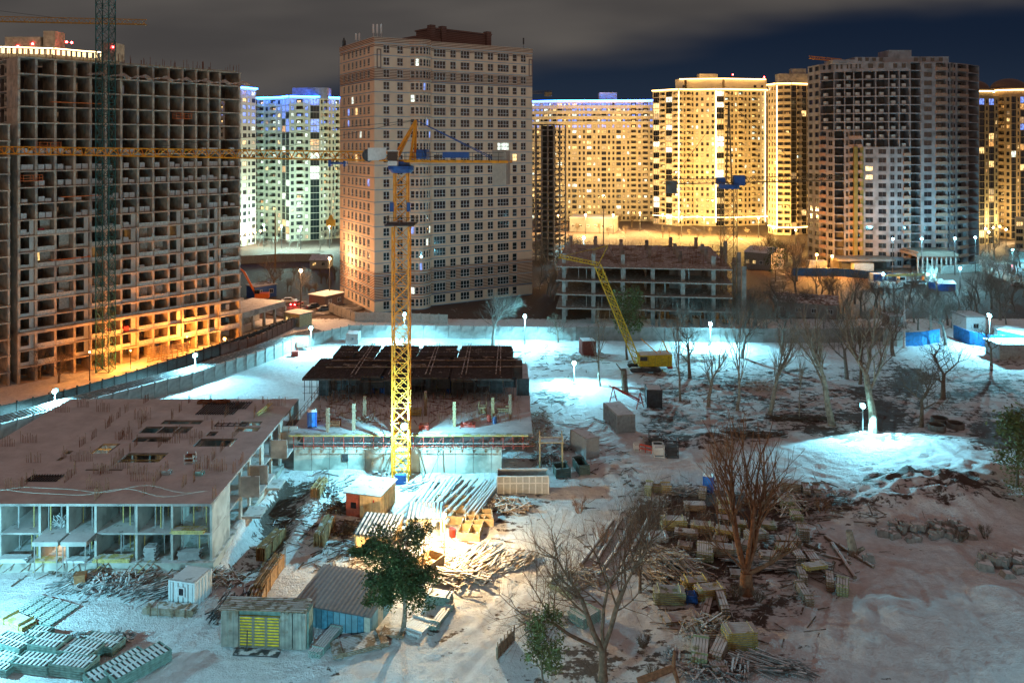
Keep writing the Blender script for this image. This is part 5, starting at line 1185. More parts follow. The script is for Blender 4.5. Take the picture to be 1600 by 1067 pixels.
# street lamps at the foot of the lit towers
def glow_lamps(lst, col, lab, grp, hh=8, k_=.36):
    proto = None
    em = emit('glow_%d' % len(MATS), col, 30)
    for i, (px, py, pw) in enumerate(lst):
        g = G(px, py); t = thing('street_lamp', '%s lamp from the left %s' % (ordn(i), lab), 'street lamp', tuple(g), 0, grp); m = MB(); m.tube((0,0,0),(0,0,hh),.15,.1,6); m.build('pole', steel_d, t); m = MB(); m.ball((0,0,hh+.3),.4,n=6); m.build('lamp_head', em, t)
        if pw: lamp_pt('lamp_light', (0,-.9,hh+.5), col, pw*k_, rad=.4).parent = t
WG = (1,.60,.16)
glow_lamps([(1035,366,90000),(1065,370,110000),(1100,371,130000),(1150,371,130000),(1185,372,100000),(1208,392,30000),(1243,396,20000)], WG, 'in the golden light under the golden towers', 'street lamps under the golden towers', 9)
glow_lamps([(842,364,26000),(872,366,90000),(915,366,110000),(958,366,110000),(1000,362,90000)], (1,.60,.22), 'under the long golden slab block', 'street lamps under the golden slab', 9)
glow_lamps([(412,386,40000),(440,388,45000),(470,390,50000),(515,388,60000)], (.62,1,.86), 'under the pale greenish tower block', 'street lamps under the greenish block', 9)
glow_lamps([(378,386,9000),(387,384,6000),(398,382,6000),(407,380,3000),(413,378,3000)], (1,.66,.32), 'in the chain of small lights past the cell block', 'small lights past the cell block', 5, .2)
glow_lamps([(1276,427,22000),(1300,430,12000)], (1,.42,.08), 'at the orange lit foot of the dark curved tower', 'sodium lamps under the dark tower', 6, 1.5)
glow_lamps([(1380,462,16000),(1450,462,22000),(1500,452,20000)], CY, 'in the service yard below the dark curved tower', 'lamps in the service yard', 6, .3)
glow_lamps([(1395,431,30000),(1440,431,40000),(1492,430,40000),(1524,428,20000)], CY, 'close in front of the dark curved tower', 'lamps before the dark tower', 12, .22)
glow_lamps([(470,500,9000),(515,474,12000)], (1,.5,.22), 'on the road left of the beige tower', 'sodium lamps on the road', 12, .8)
glow_lamps([(1540,388,6000),(1552,386,0),(1562,384,6000),(1572,390,0),(1590,380,16000),(1545,395,0)], (1,.8,.4), 'among the trees under the domed towers', 'street lamps under the domed towers', 8, 1.3)

# ================================================================ sheds, cabins, containers
def corr(m, x0, x1, y0, y1, z0, z1, mi=0, pitch=.35, axis='y', mj=0):
    """ribbed sheet sloping from y0 (z0) to y1 (z1), ribs along y"""
    n = int((x1-x0)/pitch)
    for k in range(n):
        a = x0+(x1-x0)*k/n; b = x0+(x1-x0)*(k+1)/n; c = (a+b)/2; h_ = .08
        m.quad((a,y0,z0),(c,y0,z0+h_),(c,y1,z1+h_),(a,y1,z1),mi); m.quad((c,y0,z0+h_),(b,y0,z0),(b,y1,z1),(c,y1,z1+h_),mj)
        m.quad((a,y1,z1-.06),(b,y1,z1-.06),(b,y0,z0-.06),(a,y0,z0-.06),mi)
def gframe(px0, py0, px1, py1, hz=True):
    a, b = (GH if hz else G)(px0, py0), (GH if hz else G)(px1, py1); d = b-a; return (a+b)/2-V(0,0,abs(d.z)/2), math.hypot(d.x, d.y), math.atan2(d.y, d.x)
def container(px0, py0, px1, py1, dep, h_, lab, mt, ribs=True, cat='container', name='container', z=None, top=None):
    c, w_, rz = gframe(px0, py0, px1, py1); t = thing(name, lab, cat, tuple(c), rz); m = MB(); m.box(-w_/2,w_/2,0,dep,.1,h_)
    if ribs:
        n = int(w_/.45)
        for k in range(n): x = -w_/2+w_*(k+.5)/n; m.box(x-.09,x+.09,-.09,-.002,.2,h_-.12)
        n = int(dep/.45)
        for k in range(n): y = dep*(k+.5)/n; m.box(-w_/2-.09,-w_/2-.002,y-.09,y+.09,.2,h_-.12); m.box(w_/2+.002,w_/2+.09,y-.09,y+.09,.2,h_-.12)
    m.build('shell', mt, t); m = MB()
    for x in (-w_/2,w_/2):
        for y in (0,dep): m.box(x-.09,x+.09,y-.09,y+.09,0,h_+.05)
    for y in (0,dep): m.box(-w_/2+.09,w_/2-.09,y-.08,y+.08,h_-.1,h_+.04)
    m.build('corner_frame', top or mt, t); m = MB(); m.box(-w_/2+.1,w_/2-.1,.1,dep-.1,h_,h_+.06); m.build('roof', roof_snow, t); return t, w_
cont_m = mat('container_grey', (.36,.38,.37), .7, var=.25, scale=2, mix2=(.25,.22,.19), m2scale=.8, m2th=.62)
t, w_ = container(965,678,991,675,6.2,2.7,'long grey shipping container with snowy roof in the yard',cont_m); t.rotation_euler.z += .0
t.rotation_euler.z = .22
t, w_ = container(916,718,935,714,4.2,2.8,'plain grey metal box shed left of the container',mat('box_grey',(.36,.37,.37),.7,var=.15),False)
t, w_ = container(1011,637,1034,638,3,3.0,'black steel cabin standing alone in the park snow',steel_d,False)
t, w_ = container(910,558,931,557,3,3.2,'red brown cabin with snowy roof by the back fence',mat('redbrown',(.22,.06,.05),.7,snow=.2),True)
t, w_ = container(541,539,559,537,3,2.4,'white site cabin with snowy roof at the bend of the fence',white_pl,True)
win_mb(.7,.7,1,0).build('window', [frame_w, g_dark], t, loc=(.1,-.15,1))
t, w_ = container(265,947,304,951,2.6,2.5,'pale blue white site hut with one window, lower left',mat('hut_white',(.60,.66,.68),.6,var=.08),True)
win_mb(.75,.9,1,0,fw=.12).build('window', [frame_w, g_dark], t, loc=(.0,-.17,1.15)); t.rotation_euler.z -= .02
# open topped waste container
def skip(px0, py0, px1, py1, dep, h_, lab, mt, name='waste_container'):
    c, w_, rz = gframe(px0, py0, px1, py1); t = thing(name, lab, 'waste container', tuple(c), rz); m = MB(); e = .0
    m.box(-w_/2,w_/2,0,.08,.15,h_); m.box(-w_/2,w_/2,dep-.08,dep,.15,h_); m.box(-w_/2,-w_/2+.08,.08,dep-.08,.15,h_); m.box(w_/2-.08,w_/2,.08,dep-.08,.15,h_); m.build('shell', mt, t)
    m = MB(); m.box(-w_/2+.08,w_/2-.08,.08,dep-.08,.15,.3); m.build('floor', steel_d, t); m = MB(); n = int(w_/.75)
    for k in range(n+1): x = -w_/2+w_*k/n; m.box(x-.07,x+.07,-.09,-.002,.1,h_-.05)
    m.box(-w_/2-.05,w_/2+.05,-.1,.1,h_,h_+.1); m.box(-w_/2-.05,w_/2+.05,dep-.1,dep+.1,h_,h_+.1); m.box(-w_/2,w_/2,-.06,-.002,h_*.62,h_*.68); m.build('wall_rib', white_pl if w_ > 4 else mt, t)
    m = MB(); rng = random.Random(int(px0)); [m.rock((rng.uniform(-w_/2+.4,w_/2-.4), rng.uniform(.4,dep-.4), .45), .3, rng) for _ in range(int(w_*2))]; m.build('scrap', rock_m, t)
skip(777,773,857,773,2.3,2.3,'large grey open waste container with white ribs, centre of the yard',mat('skip_grey',(.42,.43,.42),.6,var=.15))
skip(869,749,891,747,2,1.3,'small green skip left of the boat shaped skip',mat('skip_green',(.07,.11,.10),.6,snow=.3)); skip(905,744,921,742,3.2,1.3,'small dark green boat shaped skip below the grey box shed',mat('skip_green',(.07,.11,.10)))
# metal clad shed with ribbed roof, front centre
def metal_shed():
    a, b = GH(466,974), GH(578,996); d = b-a; w_ = math.hypot(d.x, d.y); rz = math.atan2(d.y, d.x); t = thing('shed', 'shed with ribbed grey roof and blue metal cladding, front centre', 'shed', tuple(a), rz); dep = 4.9; h0, h1 = 2.0, 2.6
    m = MB(); rng = random.Random(4); n = 12; 
    for k in range(n):
        x0, x1 = w_*k/n, w_*(k+1)/n; m.quad((x0,0,-.3),(x1,0,-.3),(x1,0,h0),(x0,0,h0), rng.choice([0,0,1,1,2,3])); m.bar((x0,-.02,-.1),(x0,-.02,h0),.05,m=3)
    for k in range(9):
        y0, y1 = dep*k/9, dep*(k+1)/9; z0_, z1_ = h0+(h1-h0)*k/9, h0+(h1-h0)*(k+1)/9; m.quad((w_,y0,-.3),(w_,y1,-.3),(w_,y1,z1_),(w_,y0,z0_), rng.choice([0,1,2])); m.quad((0,y1,-.3),(0,y0,-.3),(0,y0,z0_),(0,y1,z1_), 3)
    m.quad((w_,dep,-.3),(0,dep,-.3),(0,dep,h1),(w_,dep,h1),0)
    m.build('wall', [mat('clad_blue',(.20,.42,.52),.5,.2,var=.35,scale=1), mat('clad_teal',(.10,.30,.42),.5,.2,var=.35), mat('clad_cream',(.45,.47,.40),.6,var=.2), mat('clad_dark',(.05,.12,.16),.6)], t)
    m = MB(); corr(m, -.4, w_+.3, -.4, dep+.4, h0+.02, h1+.1, pitch=.42); m.build('roof', mat('ribbed_roof',(.30,.29,.30),.6,.1,var=.12), t)
metal_shed()
# plywood cabin with brick red end
def ply_cabin():
    a, b = GH(540,806), GH(594,812); rz = math.atan2(b.y-a.y, b.x-a.x)-.02; w_ = (b-a).length; t = thing('cabin', 'plywood clad cabin with flat snowy roof and red end wall left of the crane foot', 'cabin', tuple(a), rz); dep = 4.6; h_ = 2.8
    m = MB(); m.box(w_*.42,w_,0,dep,-.3,h_); n = 6; [m.box(w_*.42+w_*.58*k/n,w_*.42+w_*.58*k/n+.04,-.03,-.002,0,h_) for k in range(n+1)]; [m.box(w_+.002,w_+.03,dep*k/7,dep*k/7+.05,0,h_) for k in range(8)]; m.build('wall', mat('ply_clad',(.60,.42,.22),.7,var=.3,scale=1.5), t)
    m = MB(); m.box(0,w_*.42-.01,.1,dep*.5,-.3,h_-.2); m.build('red_wall', mat('brick_red',(.36,.08,.05),.8,var=.3,scale=3), t)
    m = MB(); m.box(-.2,w_+.25,-.25,dep+.2,h_,h_+.14); m.build('roof', mat('flat_roof',(.2,.22,.22),.8,snow=.72), t); m = MB(); m.box(w_*.15,w_*.3,.05,.095,1,1.7); m.build('window', g_dark, t); m = MB(); m.box(w_*.8,w_*.84,-.06,-.031,2.0,2.3); m.build('red_mark', steel_r, t)
ply_cabin()
def canopy(px0, py0, px1, py1, dep, h0, h1, lab, light=0, sk=0.0, posts=True):
    a, b = GH(px0, py0), GH(px1, py1); rz = math.atan2(b.y-a.y, b.x-a.x)+sk; w_ = (b-a).length; t = thing('shelter', lab, 'shelter', tuple(a), rz)
    m = MB(); corr(m, -.2, w_+.2, -.2, dep+.2, h0, h1, pitch=.42, mj=1); m.build('roof', [mat('shelter_roof',(.07,.10,.12),.5,.2,var=.2), mat('shelter_snow',(.3,.36,.4),.6,var=.3,snow=.6)], t); m = MB()
    for x in (0,w_/2,w_):
        for y, h_ in ((0,h0),(dep,h1)): m.bar((x,y,-.2),(x,y,h_-.08),.13)
    for k in range(7): x = w_*k/6; m.bar((x,-.5,h0-.13),(x,dep+.4,h1-.13),.1,.14)
    m.bar((0,0,h0-.25),(w_,0,h0-.25),.1,.16); m.bar((0,dep,h1-.25),(w_,dep,h1-.25),.1,.16); m.build('post', wood_p, t)
    return t, w_
t, w1 = canopy(555,871,612,873,3.6,2.6,3.1,'open timber shelter with blue ribbed roof glowing from inside, left of two'); m = MB(); m.box(0,w1,3.45,3.55,0,2.6); m.box(0,.1,0,3.4,0,2.3); m.build('board_wall', wood_p, t)
lamp_pt('work_light', (w1*.5,1.0,2.2), (1,.66,.30), 420, rad=.1).parent = t
t, w2 = canopy(636,851,689,854,3.0,2.9,3.25,'open timber shelter with blue ribbed roof glowing from inside, right of two'); 
for k, (x, y, pw) in enumerate(((w2*.35,.6,800),(w2*.8,-.9,1100))):
    lamp_pt('work_light', (x,y,2.3), (1,.66,.30), pw, rad=.12).parent = t
m = MB(); m.ball((w2*.35,.6,2.55),.12); m.ball((w2*.8,-.75,2.55),.12); m.bar((w2*.8,-.75,2.6),(w2*.8,.1,2.75),.04); m.build('work_bulb', emit('bulb_bright',(1,.75,.4),80), t)

t = thing('work_lamp', 'work lamp on a timber pole flooding the warm lit yard by the shelters', 'lamp', tuple(GH(694,868))); m = MB(); m.bar((0,0,-.2),(0,0,4.6),.12); m.build('pole', wood_n, t); m = MB(); m.ball((0,-.2,4.3),.16); m.build('bulb', MATS['bulb_bright'], t); m = MB(); m.box(-.2,.2,.0,.06,4.1,4.5); m.build('bracket', steel_d, t); lamp_pt('work_light', (0,-.55,4.3), (1,.66,.32), 9000, rad=.12).parent = t
# ================================================================ heaps, stacks and small things
def plankstack(w_, d_, h_, mt2, rng, lay=.2, along=True):
    m = MB(); n = max(2, int(h_/lay)); k = max(2, int(d_/.22))
    for i in range(n):
        off = rng.uniform(-.06,.06)
        for j in range(k):
            y = -d_/2+d_*(j+.5)/k; l = w_/2*rng.uniform(.95,1.03); m.box(-l+off, l+off, y-d_/k*.42, y+d_/k*.42, .1+i*lay, .1+i*lay+lay*.74)
    for x in (-w_*.35, w_*.35): m.box(x-.06,x+.06,-d_/2-.03,d_/2+.03,0,.098); m.box(x-.015,x+.015,-d_/2-.04,d_/2+.04,.12,h_+.12, 0)
    return m
rngS = random.Random(44)
y1 = mat('yellow_plank', (.40,.31,.10), .8, var=.4, scale=6, snow=.66); y2 = mat('greenish_plank', (.30,.33,.17), .8, var=.35, scale=6, snow=.7); y3 = mat('brown_plank', (.24,.17,.11), .8, var=.4, scale=6, snow=.72)
LS = [ # x0,y0,x1,y1 (zoom), depth, height, mat, label
(228,335,352,340,1.3,1.3,y1,'yellow plank stack at the left end of the long middle row'),(366,350,478,357,1.3,1.2,y1,'yellow plank stack second in the long middle row'),(482,378,600,380,1.2,1.2,y1,'yellow plank stack third in the long middle row, in front of the reddish trunk'),
(290,372,402,377,1.2,.8,y3,'brown plank stack just below the first yellow stack of the middle row'),(470,468,590,474,1.3,1.2,y3,'brown plank stack left of the reddish trunk, above the bushes'),(645,396,742,400,1.2,1.1,y3,'brown plank stack just right of the reddish trunk'),
(782,404,900,424,1.2,.9,y3,'long brown plank stack right of the reddish trunk, upper of two'),(786,448,880,462,1.2,.8,y1,'yellow plank stack right of the reddish trunk, lower of two'),(335,634,462,622,1.3,1.2,y1,'yellow plank stack upper of the three left of the bushes'),
(403,676,540,660,1.3,1.1,y1,'yellow plank stack middle of the three left of the bushes'),(195,694,342,697,1.5,1.4,y2,'pale green plank stack beside the blue crate'),(543,918,692,914,1.6,1.6,y1,'big yellow plank stack near the bottom with a neat square front'),
(378,998,455,1004,3.4,1.1,y2,'tilted green ended plank stack near the bottom, left of two'),(466,985,528,1004,3.2,1.0,y3,'tilted brown plank stack near the bottom, right of two'),(515,756,556,757,3.6,1.0,y3,'long narrow plank stack lowest of the three left of the bushes'),
(886,514,928,515,2.2,1.0,y3,'plank stack seen end on, upper left of the group right of the trunk'),(941,528,993,530,2.4,1.0,y3,'plank stack seen end on, upper right of the group right of the trunk'),(893,604,930,606,2.6,1.1,y3,'plank stack seen end on, middle left of the group right of the trunk'),
(926,700,966,702,3.4,.9,y3,'narrow plank stack lowest of the group right of the trunk'),(1024,632,1062,634,2.2,1.0,y3,'narrow plank stack left of the green ended one at the right of the group'),(1066,650,1122,656,2.4,1.0,y2,'green ended plank stack rightmost of the group right of the trunk'),
(340,241,442,243,1.2,.8,y3,'pale brown plank stack above the long middle row'),(145,168,178,170,2.4,1.1,y2,'pale panel stack at the left end of the back row'),(182,153,226,154,1.2,.7,y1,'low yellow plank stack second in the back row'),(232,158,278,158,1.6,.9,y1,'yellow green plank stack third in the back row'),
(412,186,446,188,2.2,.9,y3,'plank stack beside the blue toilet at the end of the back row'),(798,155,896,158,1.5,1.4,y3,'brown plank stack on the far side beside the lit slope'),(895,392,945,394,2.0,1.3,y3,'tilted plank stack near the crossing logs'),
(500,222,562,224,1.2,.8,y1,'yellow plank stack half hidden behind the reddish tree'),(500,293,602,300,1.2,.6,y3,'low plank stack behind the reddish tree'),(470,402,542,404,1.2,.6,y3,'low plank stack under the third yellow stack'),(156,392,262,394,1.6,.7,white_pl,'white snowy panel stack at the left of the scrap wood'),
(410,492,488,494,3,.8,y2,'tilted stack of thin boards right of the scrap wood'),(925,575,1028,560,1.0,.35,y1,'thin yellow plank bundle lying across the end on stacks'),(870,290,916,292,2,.7,y2,'small pale plank stack beyond the crossing logs'),
(600,440,690,446,1.2,.9,y3,'brown plank stack hidden behind the reddish trunk'),(690,330,780,338,1.2,.7,y2,'pale plank stack beyond the trunk, left of the tangled boards'),(700,500,800,506,1.3,.8,y3,'dark plank stack on the bars right of the reddish trunk'),(560,330,640,338,1.2,.9,y1,'yellow plank stack behind the lower stems of the reddish tree'),
(300,420,372,430,1.2,.6,y3,'thin plank stack above the scrap wood heap'),(250,800,420,776,1.6,.5,y3,'long low plank pile left of the lowest scrap heap'),(500,255,590,262,1.2,.7,y1,'yellow plank stack under the far stems of the reddish tree'),(620,215,700,222,1.4,.9,y3,'brown plank stack in the shade beyond the reddish tree'),
(800,232,870,238,1.6,1.0,y2,'pale plank stack just below the lit slope edge'),(905,175,940,178,2.6,.7,y3,'leaning slab stack right of the far brown stack'),(955,172,990,176,2.6,.6,y3,'second leaning slab stack right of the far brown stack'),(470,1035,540,1040,1.8,.7,y3,'low plank pile at the bottom edge below the tilted stacks'),(435,742,470,745,3,.25,y3,'flat snowy board beside the long narrow stack'),(560,560,640,566,1.2,.4,y3,'thin plank layer left of the reddish trunk foot')]
for x0, y0, x1, y1_, d_, h_, mt_, lab in LS:
    c, w_, rz = gframe(960+x0/3.075, 720+y0/3.075, 960+x1/3.075, 720+y1_/3.075); m = plankstack(d_ if d_ > w_ else w_, w_ if d_ > w_ else d_, h_, None, rngS)
    if d_ > w_: rz2 = rz+math.pi/2+rngS.uniform(-.2,.1)
    else: rz2 = rz
    c2 = c+V(-math.sin(rz), math.cos(rz), 0)*d_/2; z = hgt(c2.x, c2.y)+(.95 if 'across the end' in lab else -.04)
    tag(m.build('plank_stack', mt_, loc=(c2.x, c2.y, z), rz=rz2), lab, 'plank stack', 'timber stacks in the yard')
# formwork panel stacks lower left
def panelstack(w_, d_, n):
    m = MB()
    for i in range(n):
        z = .08+i*.2; m.box(-w_/2,w_/2,-d_/2,-d_/2+.07,z,z+.17,1); m.box(-w_/2,w_/2,d_/2-.07,d_/2,z,z+.17,1); m.box(-w_/2,-w_/2+.07,-d_/2+.07,d_/2-.07,z,z+.17,1); m.box(w_/2-.07,w_/2,-d_/2+.07,d_/2-.07,z,z+.17,1); m.box(-w_/2+.07,w_/2-.07,-d_/2+.07,d_/2-.07,z+.02,z+.08,2)
    k = int(w_/.38)
    for j in range(1, k): x = -w_/2+w_*j/k; m.box(x-.09,x+.09,-d_/2+.07,d_/2-.07,z+.08,z+.18,0)
    m.box(-w_/2,w_/2,-.04,.04,z+.075,z+.185,0)
    return m
PS = [(62,762,290,795,1.7,4,'first from the left in the front row'),(300,786,530,815,1.8,5,'second from the left in the front row'),(168,672,350,702,1.8,6,'tallest, behind the front row'),(345,700,555,738,1.9,5,'right of the tallest stack'),(492,628,700,668,1.6,4,'farthest to the upper right with dark gaps'),
(536,872,650,900,4.6,4,'long one pointing away, left of two'),(668,865,790,892,4.8,5,'long one pointing away, right of two'),(136,590,260,600,1.6,4,'farthest back on the left'),(-60,640,120,690,1.6,5,'lit brightly beside the photo edge'),(-60,716,70,742,1.6,3,'cut by the photo edge'),(-90,775,40,800,1.6,3,'nearest the lower left corner')]
for x0, y0, x1, y1_, d_, n, lab in PS:
    c, w_, rz = gframe(x0/4, 860+y0/4, x1/4, 860+y1_/4); rzz = rz
    if d_ > w_: m = panelstack(d_, w_, n); rzz = rz+math.pi/2-.35
    else: m = panelstack(w_, d_, n)
    c2 = c+V(-math.sin(rz), math.cos(rz), 0)*d_/2
    tag(m.build('formwork_stack', [mat('rib_snow', (.5,.55,.55), .7, snow=.95), green_side, mat('panel_face',(.10,.075,.07),.8,snow=.12)], loc=(c2.x, c2.y, hgt(c2.x,c2.y)), rz=rzz), 'green framed formwork panel stack, '+lab, 'formwork stack', 'formwork panel stacks on the snow, lower left')
def flat_grid():
    a, b, c_, d = [G(x/4, 860+y/4) for x, y in ((50,402),(315,482),(508,352),(245,280))]; m = MB(); O = a.copy()
    for i in range(15):
        for j in range(5):
            t0, t1 = i/15, (i+.55)/15; s0, s1 = (j+.06+(i%2)*.05)/5, (j+.9+(i%2)*.05)/5
            q = lambda s, t: (a.lerp(b, min(1,s)).lerp(d.lerp(c_, min(1,s)), t)-O)
            p = [q(s0,t0), q(s1,t0), q(s1,t1), q(s0,t1)]; m.hexa([tuple(v_+V(0,0,.04)) for v_ in p]+[tuple(v_+V(0,0,.22)) for v_ in p])
    tag(m.build('panel_grid', green_p, loc=tuple(O)), 'flat grid of snow covered panels laid out on the open snow', 'panel grid')
flat_grid()
c, w_, rz = gframe(3, 976, 30, 988); m = plankstack(w_+.6, 1.4, .6, None, rngS); tag(m.build('plank_stack', wood_y, loc=tuple(c+V(.3,.7,0)), rz=rz), 'small pale yellow beam stack beside the flat panel grid', 'plank stack')
# long low trough of boards before the hut
c, w_, rz = gframe(223, 962, 301, 966); m = plankstack(w_, 1.1, .75, None, rngS, .1); [m.bar((x,-.62,0),(x,-.62,1.3),.06) for x in (-.9,.5)]; tag(m.build('board_stack', wood_b, loc=tuple(c+V(0,.6,0)), rz=rz), 'low dark board stack in front of the white hut', 'board stack')
# upright board racks running up the slope
for i, (x0, y0, x1, y1_, h_, lab) in enumerate(((398,958,420,898,1.3,'lowest of three brown board racks left of the metal shed, dark end'),(400,940,436,886,1.5,'middle one of three brown board racks left of the metal shed'),(407,878,438,844,1.4,'uppermost of three brown board racks beside the concrete shell'),(498,855,516,822,1.4,'short brown board rack left of the shelters'),(492,778,506,760,1.2,'small brown board rack near the white snow bank'))):
    a, b = GH(x0, y0), GH(x1, y1_); d = b-a; m = MB(); ln = d.length; rng = random.Random(i)
    for k in range(9): m.obox((0, (k-4)*.13, h_/2+rng.uniform(-.1,.1)), ln*rng.uniform(.92,1.04), .08, h_, 0)
    for k in range(4): m.bar((-ln/2+ln*k/3,-.65,0),(-ln/2+ln*k/3,-.65,h_+.5),.06)
    tag(m.build('board_rack', mat('brown_ply', (.30,.17,.07), .8, var=.4, scale=3, snow=.3), loc=tuple((a+b)/2), rz=math.atan2(d.y, d.x)), lab, 'board rack')
# dark piles of bars behind the yellow rack
for x0, y0, x1, y1_, lab in ((332,975,362,944,'dark rack of bars left behind the yellow panel rack'),(372,958,392,932,'dark rack of bars right behind the yellow panel rack')):
    a, b = GH(x0, y0), GH(x1, y1_); d = b-a; m = MB(); ln = d.length; rng = random.Random(x0)
    for k in range(30): m.bar((-ln/2+rng.uniform(-.3,.3), rng.uniform(-.7,.7), rng.uniform(.1,1.2)), (ln/2+rng.uniform(-.3,.3), rng.uniform(-.7,.7), rng.uniform(.1,1.3)), .1)
    tag(m.build('bar_rack', steel_ds, loc=tuple((a+b)/2), rz=math.atan2(d.y, d.x)), lab, 'bar rack')
def yellow_rack():
    a, b = GH(346,1013), GH(480,1019); rz = math.atan2(b.y-a.y, b.x-a.x); w_ = (b-a).length; t = thing('formwork_rack', 'upright grey formwork rack with yellow panels in its middle, lower left', 'formwork rack', tuple(a), rz); h_ = 3.35; dep = 1.6; u_ = lambda f: w_*f
    pan = mat('grey_panel',(.36,.38,.34),.5,.3,var=.35,scale=1.2,mix2=(.24,.20,.14),m2scale=.8,m2th=.6); sec = [(0,.2),(.69,.83),(.84,.99)]
    for s0, s1 in sec:
        n = 3
        for k in range(n): m = MB(); x0 = u_(s0+(s1-s0)*k/n); x1 = u_(s0+(s1-s0)*(k+1)/n)-.05; m.box(x0,x1,0,.35,.2,h_); m.box(x0,x0+.07,-.08,-.002,.2,h_); m.build('side_panel', pan, t)
    yel = mat('yellow_ply',(.85,.62,.03),.6,var=.35,scale=4)
    for s0, s1 in ((.205,.37),(.375,.52),(.525,.685)):
        m = MB(); m.box(u_(s0),u_(s1),.12,.3,.3,h_-.5); p_ = m.build('yellow_panel', yel, t); m = MB()
        for k in range(11): z = .3+(h_-.8)*k/10; m.box(u_(s0),u_(s1),.05,.115,z-.045,z+.045)
        for x in (s0, s1-.012): m.box(u_(x),u_(x+.012),-.05,-.002,.25,h_-.4)
        m.build('crossbar', mat('bar_grey',(.25,.24,.20),.5,.3), p_)
    m = MB(); m.box(0,w_,.4,dep,.1,h_-.1); m.build('panel_core', green_side, t); m = MB()
    for k in range(9): m.bar((-.25,.05+k*.22,h_+.05+.03*(k%3)),(w_-.3+.2*(k%2),.0+k*.24,h_+.16+.03*(k%2)),.12,.1)
    m.build('top_beam', wood_b, t); m = MB(); m.box(u_(.18),u_(.7),-.9,-.1,.02,.14); m.bar((u_(.32),-.4,.1),(u_(.32),-.3,1.9),.07); m.build('tray', steel_ds, t)
yellow_rack()
# long beams in the middle yard
def beams(x0, y0, x1, y1_, n, gap, lab, w_=.28, h_=.22, mt_=wood, z=0, name='beam', cat='beam', grp=None, lift=.25, ang=0):
    a, b = GH(x0, y0), GH(x1, y1_); d = (b-a); ln = d.length; rz = math.atan2(d.y, d.x); rng = random.Random(int(x0*7+y0)); s_ = V(math.sin(rz), -math.cos(rz), 0)
    for k in range(n):
        m = MB(); l = ln*rng.uniform(.85,1.05); m.obox((0,0,h_/2), l, w_, h_, 0, 0, 0); m.obox((0,0,h_+.03), l*.98, w_*.5, .06, 0)
        c = (a+b)/2+s_*gap*k; o = m.build(name, mt_, loc=(c.x, c.y, hgt(c.x,c.y)+z+lift+rng.uniform(0,.05)), rz=rz+rng.uniform(-.09,.09)+ang)
        tag(o, lab if n == 1 else '%s, %s counted from the left' % (lab, ordn(k)), cat, grp)
beams(612,822,672,750,11,.58,'long pale board running up from the shelters', .4,.14, mt_=mat('white_board',(.55,.50,.42),.7,snow=.8), grp='long boards fanned out below the crane', lift=.5)
beams(678,806,722,756,4,.95,'long pale board above the open pit frames', .4,.16, mt_=MATS['white_board'], grp='long boards above the pit frames', lift=.9)
beams(722,815,762,760,6,.34,'thin pale board in the tight bundle by the waste container', .28,.14, mt_=MATS['white_board'], grp='thin boards by the waste container', lift=.9)
def log_rows(lst):
    for i, (x0, y0, x1, y1_, r, mt_, lab) in enumerate(lst):
        a, b = GH(x0, y0), GH(x1, y1_); d = b-a; m = MB(); m.tube((0,0,0), tuple(d), r, r*.8, 8); [m.bar(d*k, d*k+V(rngS.uniform(-.5,.5), rngS.uniform(-.3,.3), .4), .08) for k in (.3,.7)]
        tag(m.build('log', mt_, loc=tuple(a+V(0,0,r*.8))), lab, 'log', None)
lg = mat('snowy_log', (.25,.19,.14), .9, var=.35, scale=5, snow=.85)
log_rows([(908,885,958,815,.24,lg,'first from the left of the parallel snowy logs behind the bare tree'),(928,886,972,812,.22,lg,'second from the left of the parallel snowy logs behind the bare tree'),(941,893,985,828,.22,lg,'third from the left of the parallel snowy logs behind the bare tree'),(960,868,1000,790,.24,lg,'fourth from the left of the parallel snowy logs behind the bare tree'),(976,886,1013,812,.24,lg,'rightmost of the parallel snowy logs behind the bare tree, lying apart'),
(1289,840,1365,888,.22,lg,'longest of the crossing logs'),(1300,852,1336,905,.26,lg,'pale barked log crossing over the others'),(1262,862,1330,880,.18,lg,'thin log running left under the crossing ones'),(1296,905,1303,880,.2,bark,'short dark log end below the crossing ones'),(1256,852,1290,866,.2,bark,'dark log left of the crossing ones')])
for px, py, h_, r, rz, lab in ((1335,868,2.6,.55,.2,'pale tree stump leaning behind the crossing logs'),):
    m = MB(); g = GH(px, py); m.tube((0,0,-.2),(-.5,.2,h_),r,r*.6,10); m.tube((.2,0,.4),(.9,-.3,1.0),r*.5,.2,8); tag(m.build('stump', bark_p, loc=tuple(g)), lab, 'stump')
m = MB(); g = GH(1352,878); [m.rock((x*.5,0,.5), .55, rngS) for x in range(2)]; tag(m.build('boulder', rock_m, loc=tuple(g)), 'grey boulder beside the leaning stump', 'boulder')
m = MB(); g = GH(977,614); m.tube((0,0,-.2),(-.3,0,4.2),.6,.5,10); m.tube((-.2,0,3.4),(-1.6,0,5.2),.2,.08,6); tag(m.build('stump', bark, loc=tuple(g)), 'tall broken stump between the red frames and the crawler crane', 'stump')
m = MB(); g = GH(1052,1062); m.tube((-3,-.5,.2),(0,0,1.0),.32,.26,10); m.tube((0,0,1),(.1,0,2.4),.2,.1,8); m.tube((0,0,1),(.4,-.6,-.3),.2,.14,8); tag(m.build('broken_trunk', mat('raw_wood',(.26,.12,.06),.8,var=.4,scale=4), loc=tuple(g)), 'broken orange wooded trunk at the bottom edge', 'broken trunk')
